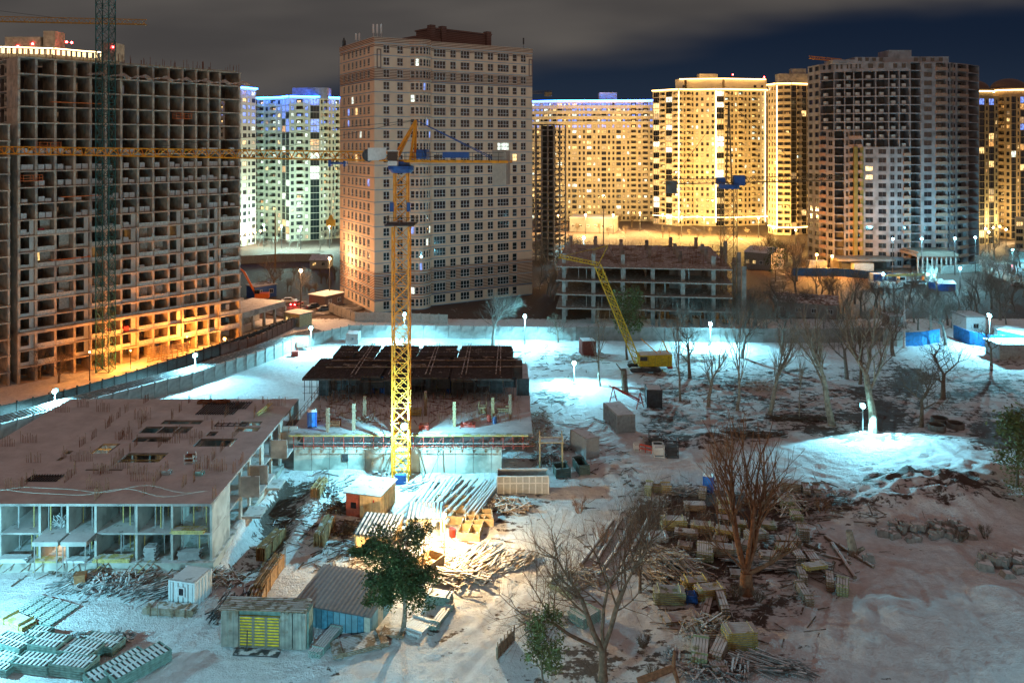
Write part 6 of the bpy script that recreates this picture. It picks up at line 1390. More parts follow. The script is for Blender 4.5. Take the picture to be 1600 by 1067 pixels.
# scrap and bar heaps
def heap(px, py, rx, ry, h_, n, lab, mt_, name='scrap_heap', cat='scrap heap', l=(1,2.4), t=(.06,.2), ang=None, seed=0, sn=0):
    g = GH(px, py); m = MB(); rng = random.Random(int(px*3+py)+seed)
    for _ in range(n):
        r = math.sqrt(rng.random()); a = rng.uniform(0, 6.28); x, y = rx*r*math.cos(a), ry*r*math.sin(a); z = h_*(1-r*.8)*rng.random()+.05; th = rng.uniform(0, 3.14) if ang is None else ang+rng.uniform(-.35,.35); L_ = rng.uniform(*l)/2; dz = rng.uniform(-.35,.35)*h_; w_ = rng.uniform(*t)
        m.bar((x-L_*math.cos(th), y-L_*math.sin(th), max(.03,z-dz)), (x+L_*math.cos(th), y+L_*math.sin(th), max(.05,z+dz)), w_, w_*.5)
    return tag(m.build(name, mt_, loc=tuple(g)), lab, cat)
sw = mat('scrap_wood', (.36,.27,.18), .85, var=.45, scale=5, snow=.6); sb = mat('scrap_bars', (.16,.17,.17), .7, var=.4, snow=.6)
heap(1045,890,3.6,2.6,2.2,170,'large splintered heap of pale scrap wood left of the plank stacks',sw,l=(1.5,4.2),ang=-.9); heap(1105,985,2.4,1.4,1.5,70,'scrap wood heap behind the tilted plank stacks near the bottom',sw,l=(1,2.5))
heap(1228,790,3.2,2.6,1.5,130,'dark tangled heap of boards and branches beyond the reddish tree',sw,l=(1,2.6)); heap(160,917,2.6,1.5,1.2,110,'snowy tangle of bars before the plinth, right of the brown barrel',sb,l=(.8,2.2)); heap(198,917,2.0,1.4,1.3,90,'darker tangle of bars in the middle of the row before the plinth',sb,l=(.8,2))
heap(118,915,2.2,1.1,.7,60,'low snowy bar tangle at the left of the row before the plinth',sb,l=(1,2.4),ang=.8); heap(242,925,2.4,1.2,.9,60,'slanted bundle of long bars beside the white hut',sb,l=(2,3.6),ang=.75); heap(330,903,2,1.4,.9,60,'heap of boards at the corner of the concrete shell',sw,l=(1,2.2)); heap(357,905,1.6,1.2,.8,50,'rusty heap of boards right of the corner heap',sw,l=(.7,1.6))
heap(128,998,1.4,.8,.7,60,'tangled bar heap behind the formwork stacks, left of two',sb,l=(.5,1.3)); heap(184,1000,1.2,.8,.8,60,'tangled bar heap behind the formwork stacks, right of two',sb,l=(.5,1.3))
heap(745,882,2.6,3.2,.8,80,'warm lit heap of long sticks right of the evergreen tree',sw,l=(2.5,5),ang=.95); heap(715,905,2.6,1.2,.9,40,'pile of beams below the warm lit sticks',sw,l=(2.5,4.5),ang=-.35); heap(795,792,2.6,1.8,1.2,90,'heap of torn boards right below the waste container',sw,l=(.8,2.4))
heap(830,690,2.6,4,1.6,130,'mess of boards at the right end of the deck',sw,l=(1,3)); heap(858,720,2.4,2.4,1.5,110,'grey white scrap heap left of the grey box shed',sb,l=(.8,2)); heap(880,700,1.6,1.4,1.4,60,'dark scrap heap beside the grey box shed',sb,l=(.8,1.6))
heap(528,795,1.8,1.3,.9,80,'dark heap beside the red end of the plywood cabin',mat('dark_scrap',(.10,.07,.05),.9,var=.4,snow=.2),l=(.5,1.4)); heap(548,828,2.0,1.6,.9,100,'brown heap of offcuts behind the left shelter',MATS['dark_scrap'],l=(.6,1.5)); heap(508,768,1.8,1.2,1.2,60,'tangle of frames on the snow above the board rack',sb,l=(.8,1.6))
heap(846,968,2.2,1.6,.9,60,'boards and sacks under the green sapling',sw,l=(1,2.6)); heap(800,878,2.6,1.6,.8,70,'low heap of sticks on the snow left of the bare tree',sw,l=(1,2.4),ang=.8); heap(905,905,3,2,.9,80,'tangled sticks under the bare tree',sw,l=(1,2.6))
heap(1070,770,2,1.2,.9,60,'grey pipe bundle in the back row of timber stacks',sb,l=(2.2,3),ang=0); heap(1033,787,1.1,.9,1.1,60,'round dark tangle of wire below the back row',sb,l=(.4,1)); heap(1200,1044,2.6,1,1.2,60,'dark bundle of pipes near the bottom edge',sb,'pipe_bundle','pipe bundle',l=(3.4,4),ang=-.3)
heap(1150,1052,1.3,.9,1.2,60,'round heap of pipe ends at the bottom edge',sb,'pipe_bundle','pipe bundle',l=(.8,1.4),ang=1.2); heap(1110,1054,2.4,1.1,.9,60,'mixed boards at the bottom edge under the tilted stacks',sb,l=(1,2.2)); heap(1049,1026,.8,.7,.7,30,'small bundle of sticks beside the broken trunk',sb,l=(.8,1.2),ang=1.4)
heap(1215,880,4,1.6,.9,120,'flat bundle of long bars right of the reddish trunk',sb,l=(3,5),ang=-.05); heap(905,560,5,3,.5,90,'scattered boards by the red brown cabin',sw,l=(1,3)); heap(660,760,2.4,1.2,.9,60,'pile of frames at the foot of the crane',sb,l=(1,2.4),ang=.7)
heap(1190,605,4,3,1.1,90,'pile of branches in the park behind the trees',sw,l=(1,3)); heap(1165,680,5,1.2,.7,70,'long pile of felled branches between the park trees',MATS['dark_scrap'],l=(2,5),ang=.05); heap(1245,655,5,1.4,.7,70,'dark pile of felled branches right of the park trees',MATS['dark_scrap'],l=(2,4),ang=-.1)
heap(1040,690,3,1.6,.6,50,'wire mesh cages lying in the yard',sb,l=(1,2)); heap(1100,560,5,3,.5,70,'planks under the dark fence lamp',sw,l=(1,3),ang=.1); heap(862,620,4,4,.35,60,'low frames on the bright snow of the yard',sb,l=(1,2.4),ang=.05); heap(845,660,1.6,5,.9,90,'boards along the edge of the deck',sw,l=(1,2.4))
# stones
def stones(lst, grp):
    for i, (px, py, r, n, rx, ry, lab) in enumerate(lst):
        g = GH(px, py); rng = random.Random(i+50)
        for k in range(n):
            a = rng.uniform(0, 6.28); q = math.sqrt(rng.random()); x, y = g.x+rx*q*math.cos(a), g.y+ry*q*math.sin(a); rr = r*rng.uniform(.5,1.2); m = MB(); m.rock((0,0,0), rr, rng)
            tag(m.build('rubble_stone', rock_m, loc=(x, y, hgt(x,y)+rr*.3+(1-q)*.5)), lab, 'stone', grp+lab[:0])
stones([(1448,832,.62,56,5.4,1.9,'one of the angular grey stones in the rubble pile below the earth mounds')], 'stones of the rubble pile below the mounds')
stones([(1578,885,.78,36,3,2.4,'one of the big broken slabs in the rubble pile at the edge of the photo')], 'stones of the rubble pile at the edge')
stones([(1290,775,.3,16,5,2,'one of the small stones strewn over the earth mound by the lit slope')], 'small stones on the mound')
# concrete well rings
for i, (px, py, lab) in enumerate(((1464,672,'front left concrete well ring of three on the brown ground'),(1468,661,'rear concrete well ring of three on the brown ground'),(1493,669,'right concrete well ring of three on the brown ground'))):
    m = MB(); m.lathe([(1.25,0),(1.25,.9),(1.08,.9),(1.08,.05)], 24); m.lathe([(.01,.04),(1.08,.05)], 24, 1); tag(m.build('well_ring', [mat('ring_concrete',(.16,.15,.14),.9,var=.2,snow=.15), steel_d], loc=tuple(GH(px,py))), lab, 'concrete ring')
# red steel frame trestle
def trestle():
    a, b = GH(958,628), GH(1000,638); m = MB(); O = a
    for p in (V(0,0,0), b-a):
        for s_ in (-.7,.7): m.bar(p+V(s_,s_,0), p+V(0,0,2.6), .12); m.bar(p+V(-.7,-.7,.8), p+V(.7,.7,.8), .08)
    m.bar((0,0,2.6), (b-a)+V(0,0,1.4), .2); m.bar((-.8,0,2.9),(b-a)*1.1+V(0,0,.9),.12); tag(m.build('steel_trestle', steel_r, loc=tuple(O)), 'red steel trestle frame leaning left of the black cabin', 'steel frame')
trestle()
def xframe(px, py, w_, d_, h_, lab, mt_, name='steel_frame', cat='steel frame'):
    g = GH(px, py); m = MB()
    for x in (-w_/2, w_/2):
        for y in (0, d_): m.bar((x,y,0),(x,y,h_),.1)
    for z in (.1,h_*.5,h_):
        for y in (0,d_): m.bar((-w_/2,y,z),(w_/2,y,z),.08)
        for x in (-w_/2,w_/2): m.bar((x,0,z),(x,d_,z),.08)
    m.box(-w_/2+.08,w_/2-.08,.08,d_-.08,.3,h_*.8); tag(m.build(name, mt_, loc=tuple(g)), lab, cat)
xframe(1030,715,1.4,1.4,1.7,'pale square tank in a frame, left of the black one',white_pl,'tank','tank'); xframe(1051,716,1.6,1.4,1.9,'black square tank in a frame beside the pale one',steel_d,'tank','tank'); xframe(1025,698,1.6,1.4,1.6,'dark cage box above the pale tank',steel_ds,'cage','cage'); xframe(996,705,.9,.8,1.0,'small white cabinet left of the red barrier',white_pl,'cabinet','cabinet')
m = MB(); [m.bar((k*.9,0,0),(k*.9,0,1.1),.1) for k in range(5)]; m.bar((0,0,1.0),(3.6,0,1.0),.1,.25); m.bar((0,0,.5),(3.6,0,.5),.1,.2); tag(m.build('barrier', steel_r, loc=tuple(GH(999,705)), rz=-.5), 'red barrier rail beside the small white cabinet', 'barrier')
m = MB(); m.box(-1.2,1.2,0,.3,.8,2.2); m.box(-1.1,1.1,-.03,-.002,.95,2.05,1); [m.bar((x,.1,0),(x,.1,.8),.12) for x in (-1,1)]; tag(m.build('notice_board', [steel_r, wood_b], loc=tuple(GH(472,549)), rz=.4), 'red notice board on legs near the bend of the fence', 'notice board')
m = MB(); m.box(-.7,.7,0,1,0,.9); m.box(-.75,.75,-.05,1.05,.9,1.0); tag(m.build('red_bin', steel_r, loc=tuple(GH(460,557))), 'low red bin beside the notice board', 'bin')
# timber pit frames, warm lit
def pit(px0, py0, px1, py1, dep, lab, nx_=3, h_=1.0):
    c, w_, rz = gframe(px0, py0, px1, py1); m = MB()
    for k in range(nx_+1): x = -w_/2+w_*k/nx_; m.box(x-.06,x+.06,0,dep,0,h_)
    for y in (0, dep/2, dep): m.box(-w_/2-.1,w_/2+.1,y-.05,y+.05,0,h_-.03)
    tag(m.build('formwork_box', wood_p, loc=tuple(c), rz=rz), lab, 'timber frame')
pit(668,816,725,820,5.5,'large open timber formwork frame under the long boards',3); pit(715,842,748,846,4.2,'open timber formwork frame right of the shelters',2,.9); pit(728,824,770,822,2.6,'small open timber formwork frame beside the waste container',2,.9)
def trough():
    a, b = GH(668,887), GH(684,898); m = MB(); m.box(-1.6,1.6,-1,1,0,.1); [m.box(x-.04,x+.04,-1,1,.1,1) for x in (-1.6,1.6)]; [m.box(-1.6,1.6,y-.04,y+.04,.1,1) for y in (-1,1)]; rng = random.Random(2); [m.rock((rng.uniform(-1.2,1.2), rng.uniform(-.7,.7), .35), .3, rng) for _ in range(14)]; tag(m.build('timber_trough', wood_p, loc=tuple(a), rz=1.0), 'open timber box of rubble right of the evergreen tree', 'timber box')
trough()
m = MB(); m.lathe([(.01,0),(.35,0),(.38,.9),(.01,.9)],12); tag(m.build('barrel', steel_r, loc=tuple(GH(707,838))), 'red barrel in the warm light beside the right shelter', 'barrel')
m = MB(); m.box(-.5,.5,-.4,.4,0,1.0); m.box(-.55,.55,-.45,.45,1.0,1.06); tag(m.build('rusty_box', mat('rust_box',(.28,.12,.05),.8,var=.4,snow=.1), loc=tuple(GH(126,912)), rz=.2), 'rusty brown box before the plinth of the concrete shell', 'box')
# flat snowy bundles near the metal shed
for x0, y0, x1, y1_, dep, h_, mt_, lab in ((522,1032,608,1012,2.2,.5,wood_b,'low bundle of long snowy beams in front of the metal shed'),(490,1030,510,1030,4.4,.6,green_p,'narrow snowy tray pointing to the metal shed'),(590,998,630,1000,1.2,.4,wood_b,'thin snowy beam pair at the shed corner'),(626,990,662,996,2.6,.35,white_pl,'flat snowy sheet pile under the evergreen tree'),(664,944,702,950,1.3,.9,green_p,'small green crate bundle at the foot of the evergreen tree'),(676,988,690,990,4,.5,green_p,'bundle of long grey beams right of the evergreen tree'),(652,760,668,760,1,.5,green_p,'low green box at the crane foot'),(1072,944,1090,944,1,.8,tarp,'small blue crate beside the pale green plank stack'),(888,972,918,985,2.4,1.1,green_p,'snowy green bale of laths left of the bare tree'),(812,960,822,985,1,.5,wood_b,'plank lying under the green sapling'),(855,918,892,935,1.6,.7,y2,'pale bundle of laths under the bare tree')):
    c, w_, rz = gframe(x0, y0, x1, y1_); m = plankstack(max(w_, dep), min(w_, dep), h_, None, rngS, .14); c2 = c+V(-math.sin(rz), math.cos(rz), 0)*dep/2
    tag(m.build('board_bundle', mt_, loc=(c2.x, c2.y, hgt(c2.x,c2.y)), rz=rz+(math.pi/2-.25 if dep > w_ else 0)), lab, 'bundle')
# retaining board on the slope
a, b = GH(776,1030), GH(802,1000); m = MB(); d = b-a; ln = d.length; m.box(-ln/2,ln/2,-.06,.06,-.2,1.0); [m.bar((-ln/2+ln*k/5,-.1,0),(-ln/2+ln*k/5,-.1,1.5),.08) for k in range(6)]; tag(m.build('retaining_board', wood_b, loc=tuple((a+b)/2), rz=math.atan2(d.y,d.x)), 'brown retaining board across the snow track', 'retaining board')
# gangway from the concrete shell
a, b = P(352,828,92), P(472,826,96); m = MB(); d = b-a; m.bar((0,0,0), tuple(d), 1.1, .12); m.bar((0,-.5,.9),tuple(d+V(0,-.5,.9)),.05); [m.bar(d*k+V(0,-.5,0), d*k+V(0,-.5,.9), .05) for k in (0,.2,.4,.6,.8,1)]; m.bar(d*.98, V(d.x*.98,d.y*.98,-a.z), .12); m.bar(d*.1+V(0,0,0), V(d.x*.1,d.y*.1,-a.z), .12)
tag(m.build('gangway', wood_b, loc=tuple(a)), 'plank gangway from the side of the concrete shell to the slope', 'gangway')
# buildings and kiosks beyond
roof_b = mat('brown_roof', (.20,.13,.11), .8, snow=.45); pale_w = mat('pale_wall', (.45,.44,.40), .85, var=.15)
small_house(484,420,512,420,8,3,'small pale house with a lit window in the dark field',pale_w,roof_snow,1.5,lit=1,nw=2); small_house(508,483,537,476,6,3.2,'brown roofed kiosk at the road beside the beige tower',mat('brown_wall',(.22,.15,.12),.9),roof_snow,.2,nw=2,cat='kiosk'); small_house(445,508,468,512,4,3,'small glazed kiosk at the end of the annex',mat('yellowish',(.5,.48,.3),.8),roof_snow,.2,lit=2,nw=3,cat='kiosk')
small_house(398,468,432,463,5,3.4,'blue container office beside the orange excavator',mat('blue_wall',(.02,.08,.3),.6,snow=.3),roof_snow,.1,nw=2,cat='office'); small_house(872,460,948,462,10,4.5,'long low brown roofed hall between the beige tower and the skeleton',mat('brown_wall',(.22,.15,.12)),mat('striped_roof',(.22,.15,.11),.8,snow=.2),.8,nw=5,cat='hall')
small_house(838,380,866,380,8,3.2,'pale single storey shed beside the narrow frame building',pale_w,roof_snow,.3,nw=3,cat='shed'); small_house(890,362,960,364,14,7,'pale flat roofed building behind the concrete skeleton',mat('dim_wall',(.16,.16,.15),.9),roof_snow,.2,nw=6,cat='building'); small_house(1163,420,1205,424,14,6,'low grey building with two green lit windows right of the skeleton',mat('grey_wall',(.25,.24,.23),.9),roof_snow,1.5,lit=2,nw=4,cat='building')
small_house(1527,555,1543,553,5,3.0,'white shed behind the blue fence under the lamp',white_pl,roof_snow,.2,nw=0,cat='shed') if 0 else small_house(1510,523,1540,523,6,4,'plain white shed behind the blue fence',white_pl,roof_snow,.2,nw=1,cat='shed')
small_house(1559,538,1640,556,7,3.2,'blue walled shed with snowy roof at the edge of the photo',mat('blue_shed',(.04,.25,.40),.6),roof_snow,.5,nw=5,cat='shed'); small_house(1562,563,1640,563,5,3.0,'grey metal garage in front of the blue walled shed',cont_m,roof_snow,.15,nw=0,cat='garage'); small_house(1553,530,1577,533,3,2.4,'small grey kiosk before the blue walled shed',cont_m,roof_snow,.1,nw=1,cat='kiosk')
small_house(1402,542,1420,540,4,3.2,'square grey gatehouse at the end of the dark fence, lower block',concrete_w,roof_snow,.1,nw=0,cat='gatehouse'); small_house(1390,518,1412,518,4,3.4,'square grey block beyond the dark fence',concrete,roof_snow,.1,nw=0,cat='block'); small_house(1210,493,1310,500,14,3.6,'long dark building with brown roof behind the dark fence',mat('grey_wall',(.25,.24,.23)),roof_b,1.2,nw=4,cat='building')
small_house(1580,408,1650,412,8,3.6,'pale turquoise lit pavilion at the right',mat('pavilion',(.35,.62,.66),.6),roof_snow,.2,lit=0,nw=4,cat='pavilion')
for i, (px, py, w_, mt_, lab) in enumerate(((1278,420,28,cont_m,'grey container at the orange lit foot of the dark tower'),(1325,422,18,steel_ds,'dark container second from the left under the dark tower'),(1350,424,30,cont_m,'long pale container third from the left under the dark tower'),(1545,420,18,white_pl,'white container right of the dark tower'),(1560,426,26,white_pl,'long white container above the snow capped wall'),(1375,442,20,tarp,'blue container beside the truck crane'))): container(px-w_/2, py, px+w_/2, py, 3, 2.7, lab, mt_, False)
# vehicles
def car(px, py, rz, col, lab, tail=False):
    t = thing('parked_car', lab, 'car', tuple(G(px, py)), rz); cm = mat('car_%s' % str(col), col, .35, var=.05, snow=.45)
    m = MB(); m.hexa([(-2.1,-.85,.3),(2.1,-.85,.3),(2.1,.85,.3),(-2.1,.85,.3),(-2.1,-.8,.95),(2.05,-.8,.85),(2.05,.8,.85),(-2.1,.8,.95)]); m.hexa([(-1.7,-.75,.93),(1.1,-.75,.88),(1.1,.75,.88),(-1.7,.75,.93),(-1.2,-.62,1.45),(.4,-.62,1.45),(.4,.62,1.45),(-1.2,.62,1.45)]); m.build('body', cm, t)
    m = MB(); m.hexa([(-1.4,-.77,1.0),(.85,-.77,1.0),(.85,.77,1.0),(-1.4,.77,1.0),(-1.12,-.66,1.36),(.36,-.66,1.36),(.36,.66,1.36),(-1.12,.66,1.36)]); m.build('window', g_dark, t)
    for x in (-1.3,1.3):
        for y in (-.8,.8): m = MB(); m.tube((x,y-.1,.33),(x,y+.1,.33),.33,.33,12); m.build('wheel', rubber, t)
    for y in (-.6,.6):
        m = MB(); m.box(-2.2,-2.1,y-.2,y+.2,.65,.9); m.build('tail_light', red_e if tail else steel_r, t)
car(464,478,1.3,(.3,.05,.05),'red glowing car with its tail lights on by the kiosks',True); lamp_pt('tail_glow', tuple(G(464,482)+V(0,0,.8)), (1,.05,.04), 120, rad=.2).parent = None
car(492,482,.6,(.05,.06,.07),'dark car left of two parked by the brown kiosk'); car(508,486,.5,(.04,.05,.06),'dark car right of two parked by the brown kiosk'); car(513,462,.1,(.08,.09,.1),'dark car parked in the snow above the kiosk'); car(1570,418,2.6,(.03,.03,.03),'dark car on the road at the right',True); car(1587,448,.3,(.15,.15,.15),'grey car beyond the snow capped wall'); car(452,473,.2,(.5,.5,.5),'pale car beside the red glowing one')
def truck_crane():
    g = G(1438,445); t = thing('truck_crane', 'yellow truck crane with white cab in the service yard', 'truck', tuple(g), 0); s_ = 1.0
    m = MB(); m.box(-5,5,-1.2,1.2,.8,1.3); m.build('chassis', steel_d, t); m = MB(); m.hexa([(-7,-1.2,.6),(-4.9,-1.2,.6),(-4.9,1.2,.6),(-7,1.2,.6),(-6.7,-1.1,2.8),(-4.9,-1.1,2.8),(-4.9,1.1,2.8),(-6.7,1.1,2.8)]); m.build('cab', white_pl, t); m = MB(); m.box(-7.02,-5.4,-1.23,-1.1,1.7,2.5); m.build('window', g_dark, t)
    for x in (-5.8,-2,2,3.6): m = MB(); m.tube((x,-1.25,.5),(x,-.85,.5),.5,.5,12); m.tube((x,.85,.5),(x,1.25,.5),.5,.5,12); m.build('wheel', rubber, t)
    m = MB(); m.box(1,4.5,-1.1,1.1,1.4,3.2); m.build('superstructure', steel_y, t); m = MB(); m.bar((3,0,3.3),(-10,0,2.9),.7,.7); m.bar((-8,0,2.9),(-12,0,2.8),.5,.5); m.build('boom', mat('boom_yellow',(.5,.36,.12),.5), t)
truck_crane()
def excavator():
    g = G(408,470); t = thing('excavator', 'orange excavator behind the blue container office', 'excavator', tuple(g), .2); m = MB(); [m.box(-2,2,y-.3,y+.3,0,.8) for y in (-1.1,1.1)]; m.build('track', steel_d, t); m = MB(); m.box(-1.6,2.2,-1.3,1.3,.9,2.2); m.build('body', orange_p, t); m = MB(); m.box(-1.6,-.3,-1.3,-.2,2.2,3.2); m.build('cab', g_dark, t)
    m = MB(); m.bar((-1.5,.4,1.8),(-4.6,.4,8.2),.5); m.bar((-4.6,.4,8.2),(-7.6,.4,10.8),.35); m.bar((-7.6,.4,10.8),(-8.2,.4,9.8),.6); m.build('boom', orange_p, t)
excavator()
def lift(px, py): pass
for px, py, w_, lab in ((1465,452,4,'blue and white covered stall left in the service yard'),(1480,455,5,'blue and white covered stall right in the service yard')):
    g = G(px,py); m = MB(); m.box(-w_/2,w_/2,0,2.5,0,2.2); m.hexa([(-w_/2-.2,-.2,2.2),(w_/2+.2,-.2,2.2),(w_/2+.2,2.7,2.2),(-w_/2-.2,2.7,2.2),(-w_/2,1.2,3),(w_/2,1.2,3),(w_/2,1.4,3),(-w_/2,1.4,3)],1); tag(m.build('stall', [tarp, white_pl], loc=tuple(g)), lab, 'stall')
for i in range(9):
    g = G(1362+i*5.5, 448+(i%2)*2); m = MB(); m.box(-.8,.8,-.6,.6,0,1.5); m.box(-.85,.85,-.65,.65,1.5,1.62); tag(m.build('white_bag', white_pl, loc=tuple(g), rz=i), '%s white bulk bag from the left in the service yard row' % ordn(i), 'bulk bag', 'white bulk bags in the service yard')

# ================================================================ trees
def grow(tr, cr, p, d, r, l, lev, rng, spread, up_, nmax, minr):
    n = 3 if lev < 2 else 2; q = p; dd = d.copy(); rr = r; m = tr if lev == 0 else cr
    for i in range(n):
        dd = (dd+V(rng.uniform(-1,1), rng.uniform(-1,1), rng.uniform(-.5,1)*.6)*.16+V(0,0,up_*.08)).normalized(); q2 = q+dd*l/n; r2 = rr*(.86 if lev < 2 else .78)
        m.tube(q, q2, rr, r2, 8 if lev == 0 else (5 if lev < 3 else 3), cap=False); 
        if lev < nmax and (i > 0 or lev > 0):
            k = 1 if lev < 1 else (2 if rng.random() < .6 else 1)
            for _ in range(k):
                a = rng.uniform(0, 6.28); s_ = dd.cross(V(math.cos(a), math.sin(a), .3)).normalized(); nd = (dd*(1-spread)+s_*spread*1.3+V(0,0,up_*.35)).normalized(); grow(tr, cr, q2, nd, r2*rng.uniform(.45,.65), l*rng.uniform(.5,.78), lev+1, rng, spread, up_, nmax, minr)
        q, rr = q2, r2
    if lev < nmax:
        for _ in range(2):
            a = rng.uniform(0, 6.28); s_ = dd.cross(V(math.cos(a), math.sin(a), .3)).normalized(); nd = (dd*(1-spread*.6)+s_*spread*.9+V(0,0,up_*.2)).normalized(); grow(tr, cr, q, nd, rr*.75, l*rng.uniform(.6,.82), lev+1, rng, spread, up_, nmax, minr)
def tree_mesh(seed, h_, r, spread, up_, nmax, trunkf=.35, lean=(0,0)):
    rng = random.Random(seed); tr, cr = MB(), MB(); tr.tube((0,0,-.3),(0,0,.15),r*1.5,r*1.05,10,cap=False)
    grow(tr, cr, V(0,0,.1), V(lean[0],lean[1],1).normalized(), r, h_*trunkf, 0, rng, spread, up_, nmax, .01); zmax = max(v_[2] for v_ in cr.v); k = h_/zmax
    for m in (tr, cr): m.v = [(x*k, y*k, z*k if z > 0 else z) for x, y, z in m.v]
    return tr, cr
TV = {}
def tree_kind(k):
    if k not in TV:
        seed, h_, r, sp_, up_, nm, tf, mt_ = {'a':(1,12,.34,.5,.5,4,.42,bark),'b':(2,12,.31,.36,.9,3,.40,bark_p),'c':(3,10,.32,.6,.25,4,.36,bark),'d':(8,12,.28,.30,1.0,3,.55,bark_p),'e':(5,10,.26,.5,.5,4,.32,mat('grey_bark',(.20,.19,.17),.95,var=.3)),'f':(6,9,.2,.55,.5,4,.2,bark)}[k]
        tr, cr = tree_mesh(seed, h_, r, sp_, up_, nm, tf); TV[k] = (tr.mesh('trunk', mt_), cr.mesh('crown', mt_), h_)
    return TV[k]
def tree(px, pyb, pyt, k, label, rz=0, cat='tree', name='bare_tree', group=None, hz=True, wide=1):
    g = (GH if hz else G)(px, pyb); hh = (pyb-pyt)*g.y/F; tm, cm, h_ = tree_kind(k); s_ = hh/h_; t = thing(name, label, cat, tuple(g), rz, group); t.scale = (s_*wide, s_*wide, s_)
    link('trunk', tm, t); link('crown', cm, t); return t
for px, b_, tp, k, rz, w_, lab in ((938,603,470,'d',1,1,'bare tree with broken limb between the yard lamp and the crawler crane'),(1063,626,475,'d',2,.9,'tall straight bare tree right of the black cabin'),(1078,591,495,'c',.3,1,'dark forked bare tree right behind the tall straight one'),(1107,635,518,'b',4,1,'bare tree forking low in front of the dark fence lamp'),(1152,641,470,'d',3.5,1,'tall thin bare tree behind the reddish tree'),(1203,648,500,'b',5,1,'V shaped bare tree left of the slim leafless one'),(872,535,488,'c',1.2,1,'small bare tree against the pale back fence'),
 (1249,655,530,'d',5.5,.6,'slim leafless tree in the middle of the park'),(1300,665,468,'b',2.2,1.1,'Y shaped bare tree left of the floodlight'),(1323,592,478,'e',1,1,'bushy bare tree behind the Y shaped one'),(1344,600,490,'c',2.8,.8,'thin dark bare tree behind the floodlight'),(1364,677,462,'b',.4,1.25,'large forked bare tree lit white beside the floodlight'),(1473,623,515,'c',1.9,1.15,'dark twisted bare tree leaning right on the snow'),(1440,667,555,'c',4.4,1,'dark crooked tree left of the concrete rings'),(1549,571,500,'c',.9,1,'small dark tree before the blue fence'),(1477,540,455,'e',2.6,1,'pale bare tree growing at the gap in the blue fence'),(1563,500,428,'e',3.3,1,'bare tree beyond the lamp at the right'),(1222,553,455,'e',4,.9,'grey bare tree against the dark fence left of the park'),(770,540,450,'e',.2,1.1,'rounded dark bare tree in front of the beige tower'),(1160,560,470,'e',5.1,1,'grey bare tree right of the dark fence lamp'),
 (470,470,415,'e',1.1,1,'pale trunked tree above the red glowing car'),(428,462,395,'c',2,1,'orange lit bare tree behind the blue container office'),(214,560,510,'b',1,1,'young bare tree at the foot of the cell block beside the timber racks'),(62,592,530,'c',3,1,'bare tree at the foot of the cell block, left of two at the edge'),(92,598,545,'c',5,1.1,'bare tree at the foot of the cell block, right of two at the edge'),(1245,440,378,'f',2,.9,'bare tree in front of the orange lit foot of the dark tower'),(1415,515,465,'e',2,1,'bare tree behind the tall white pole'),(1395,556,470,'f',2,1,'bushy bare tree left of the tall white pole')):
    tree(px, b_, tp, k, lab, rz, wide=w_)
# distant small trees: many of one kind
rngT = random.Random(77); zones = [((385,530),(372,392),16,'e',(14,26),'in the thicket below the greenish tower block'),((420,530),(436,462),14,'f',(16,26),'in the dark field left of the beige tower'),((840,905),(400,470),14,'e',(26,48),'in the teal lit grove beside the beige tower'),((1020,1240),(490,522),30,'e',(34,66),'behind the dark fence beside the skeleton'),((1240,1590),(462,518),46,'e',(34,66),'in the dark grove behind the dark fence'),((1180,1262),(395,432),12,'f',(28,44),'beside the road under the golden towers'),((1530,1600),(405,470),16,'e',(28,44),'under the domed towers at the right'),((1030,1180),(366,378),10,'f',(12,20),'in the golden light under the golden tower'),((870,1000),(352,372),10,'f',(14,26),'in front of the long golden slab')]
for (x0, x1), (y0, y1_), n, k, (h0, h1), lab in zones:
    for i in range(n):
        px = x0+(x1-x0)*(i+rngT.random()*.8)/n; py = rngT.uniform(y0, y1_); hh = rngT.uniform(h0, h1); tree(px, py, py-hh, k, '%s small tree from the left %s' % (ordn(i), lab), rngT.uniform(0,6), group='small bare trees '+lab, hz=False)
# leafy crowns
def leafy(mb, c, rx, ry, rz_, n, rng, s=(.12,.3), dens=1):
    cl = [(rng.uniform(-1,1), rng.uniform(-1,1), rng.uniform(-1,1)) for _ in range(int(14*dens))]
    for i in range(n):
        a = rng.choice(cl); p = [a[j]*.72+rng.gauss(0,.17) for j in range(3)]; l = math.sqrt(sum(q*q for q in p))
        if l > 1.15: continue
        x, y, z = c[0]+p[0]*rx, c[1]+p[1]*ry, c[2]+p[2]*rz_; sz = rng.uniform(*s); u_ = V(rng.uniform(-1,1), rng.uniform(-1,1), rng.uniform(-.6,.6)).normalized()*sz; w_ = V(rng.uniform(-1,1), rng.uniform(-1,1), rng.uniform(-1,.4)).normalized()*sz*.5
        k = len(mb.v); mb.v += [(x-u_.x, y-u_.y, z-u_.z), (x+w_.x, y+w_.y, z+w_.z), (x+u_.x, y+u_.y, z+u_.z), (x-w_.x, y-w_.y, z-w_.z)]; mb.f.append(((k,k+1,k+2,k+3),0))
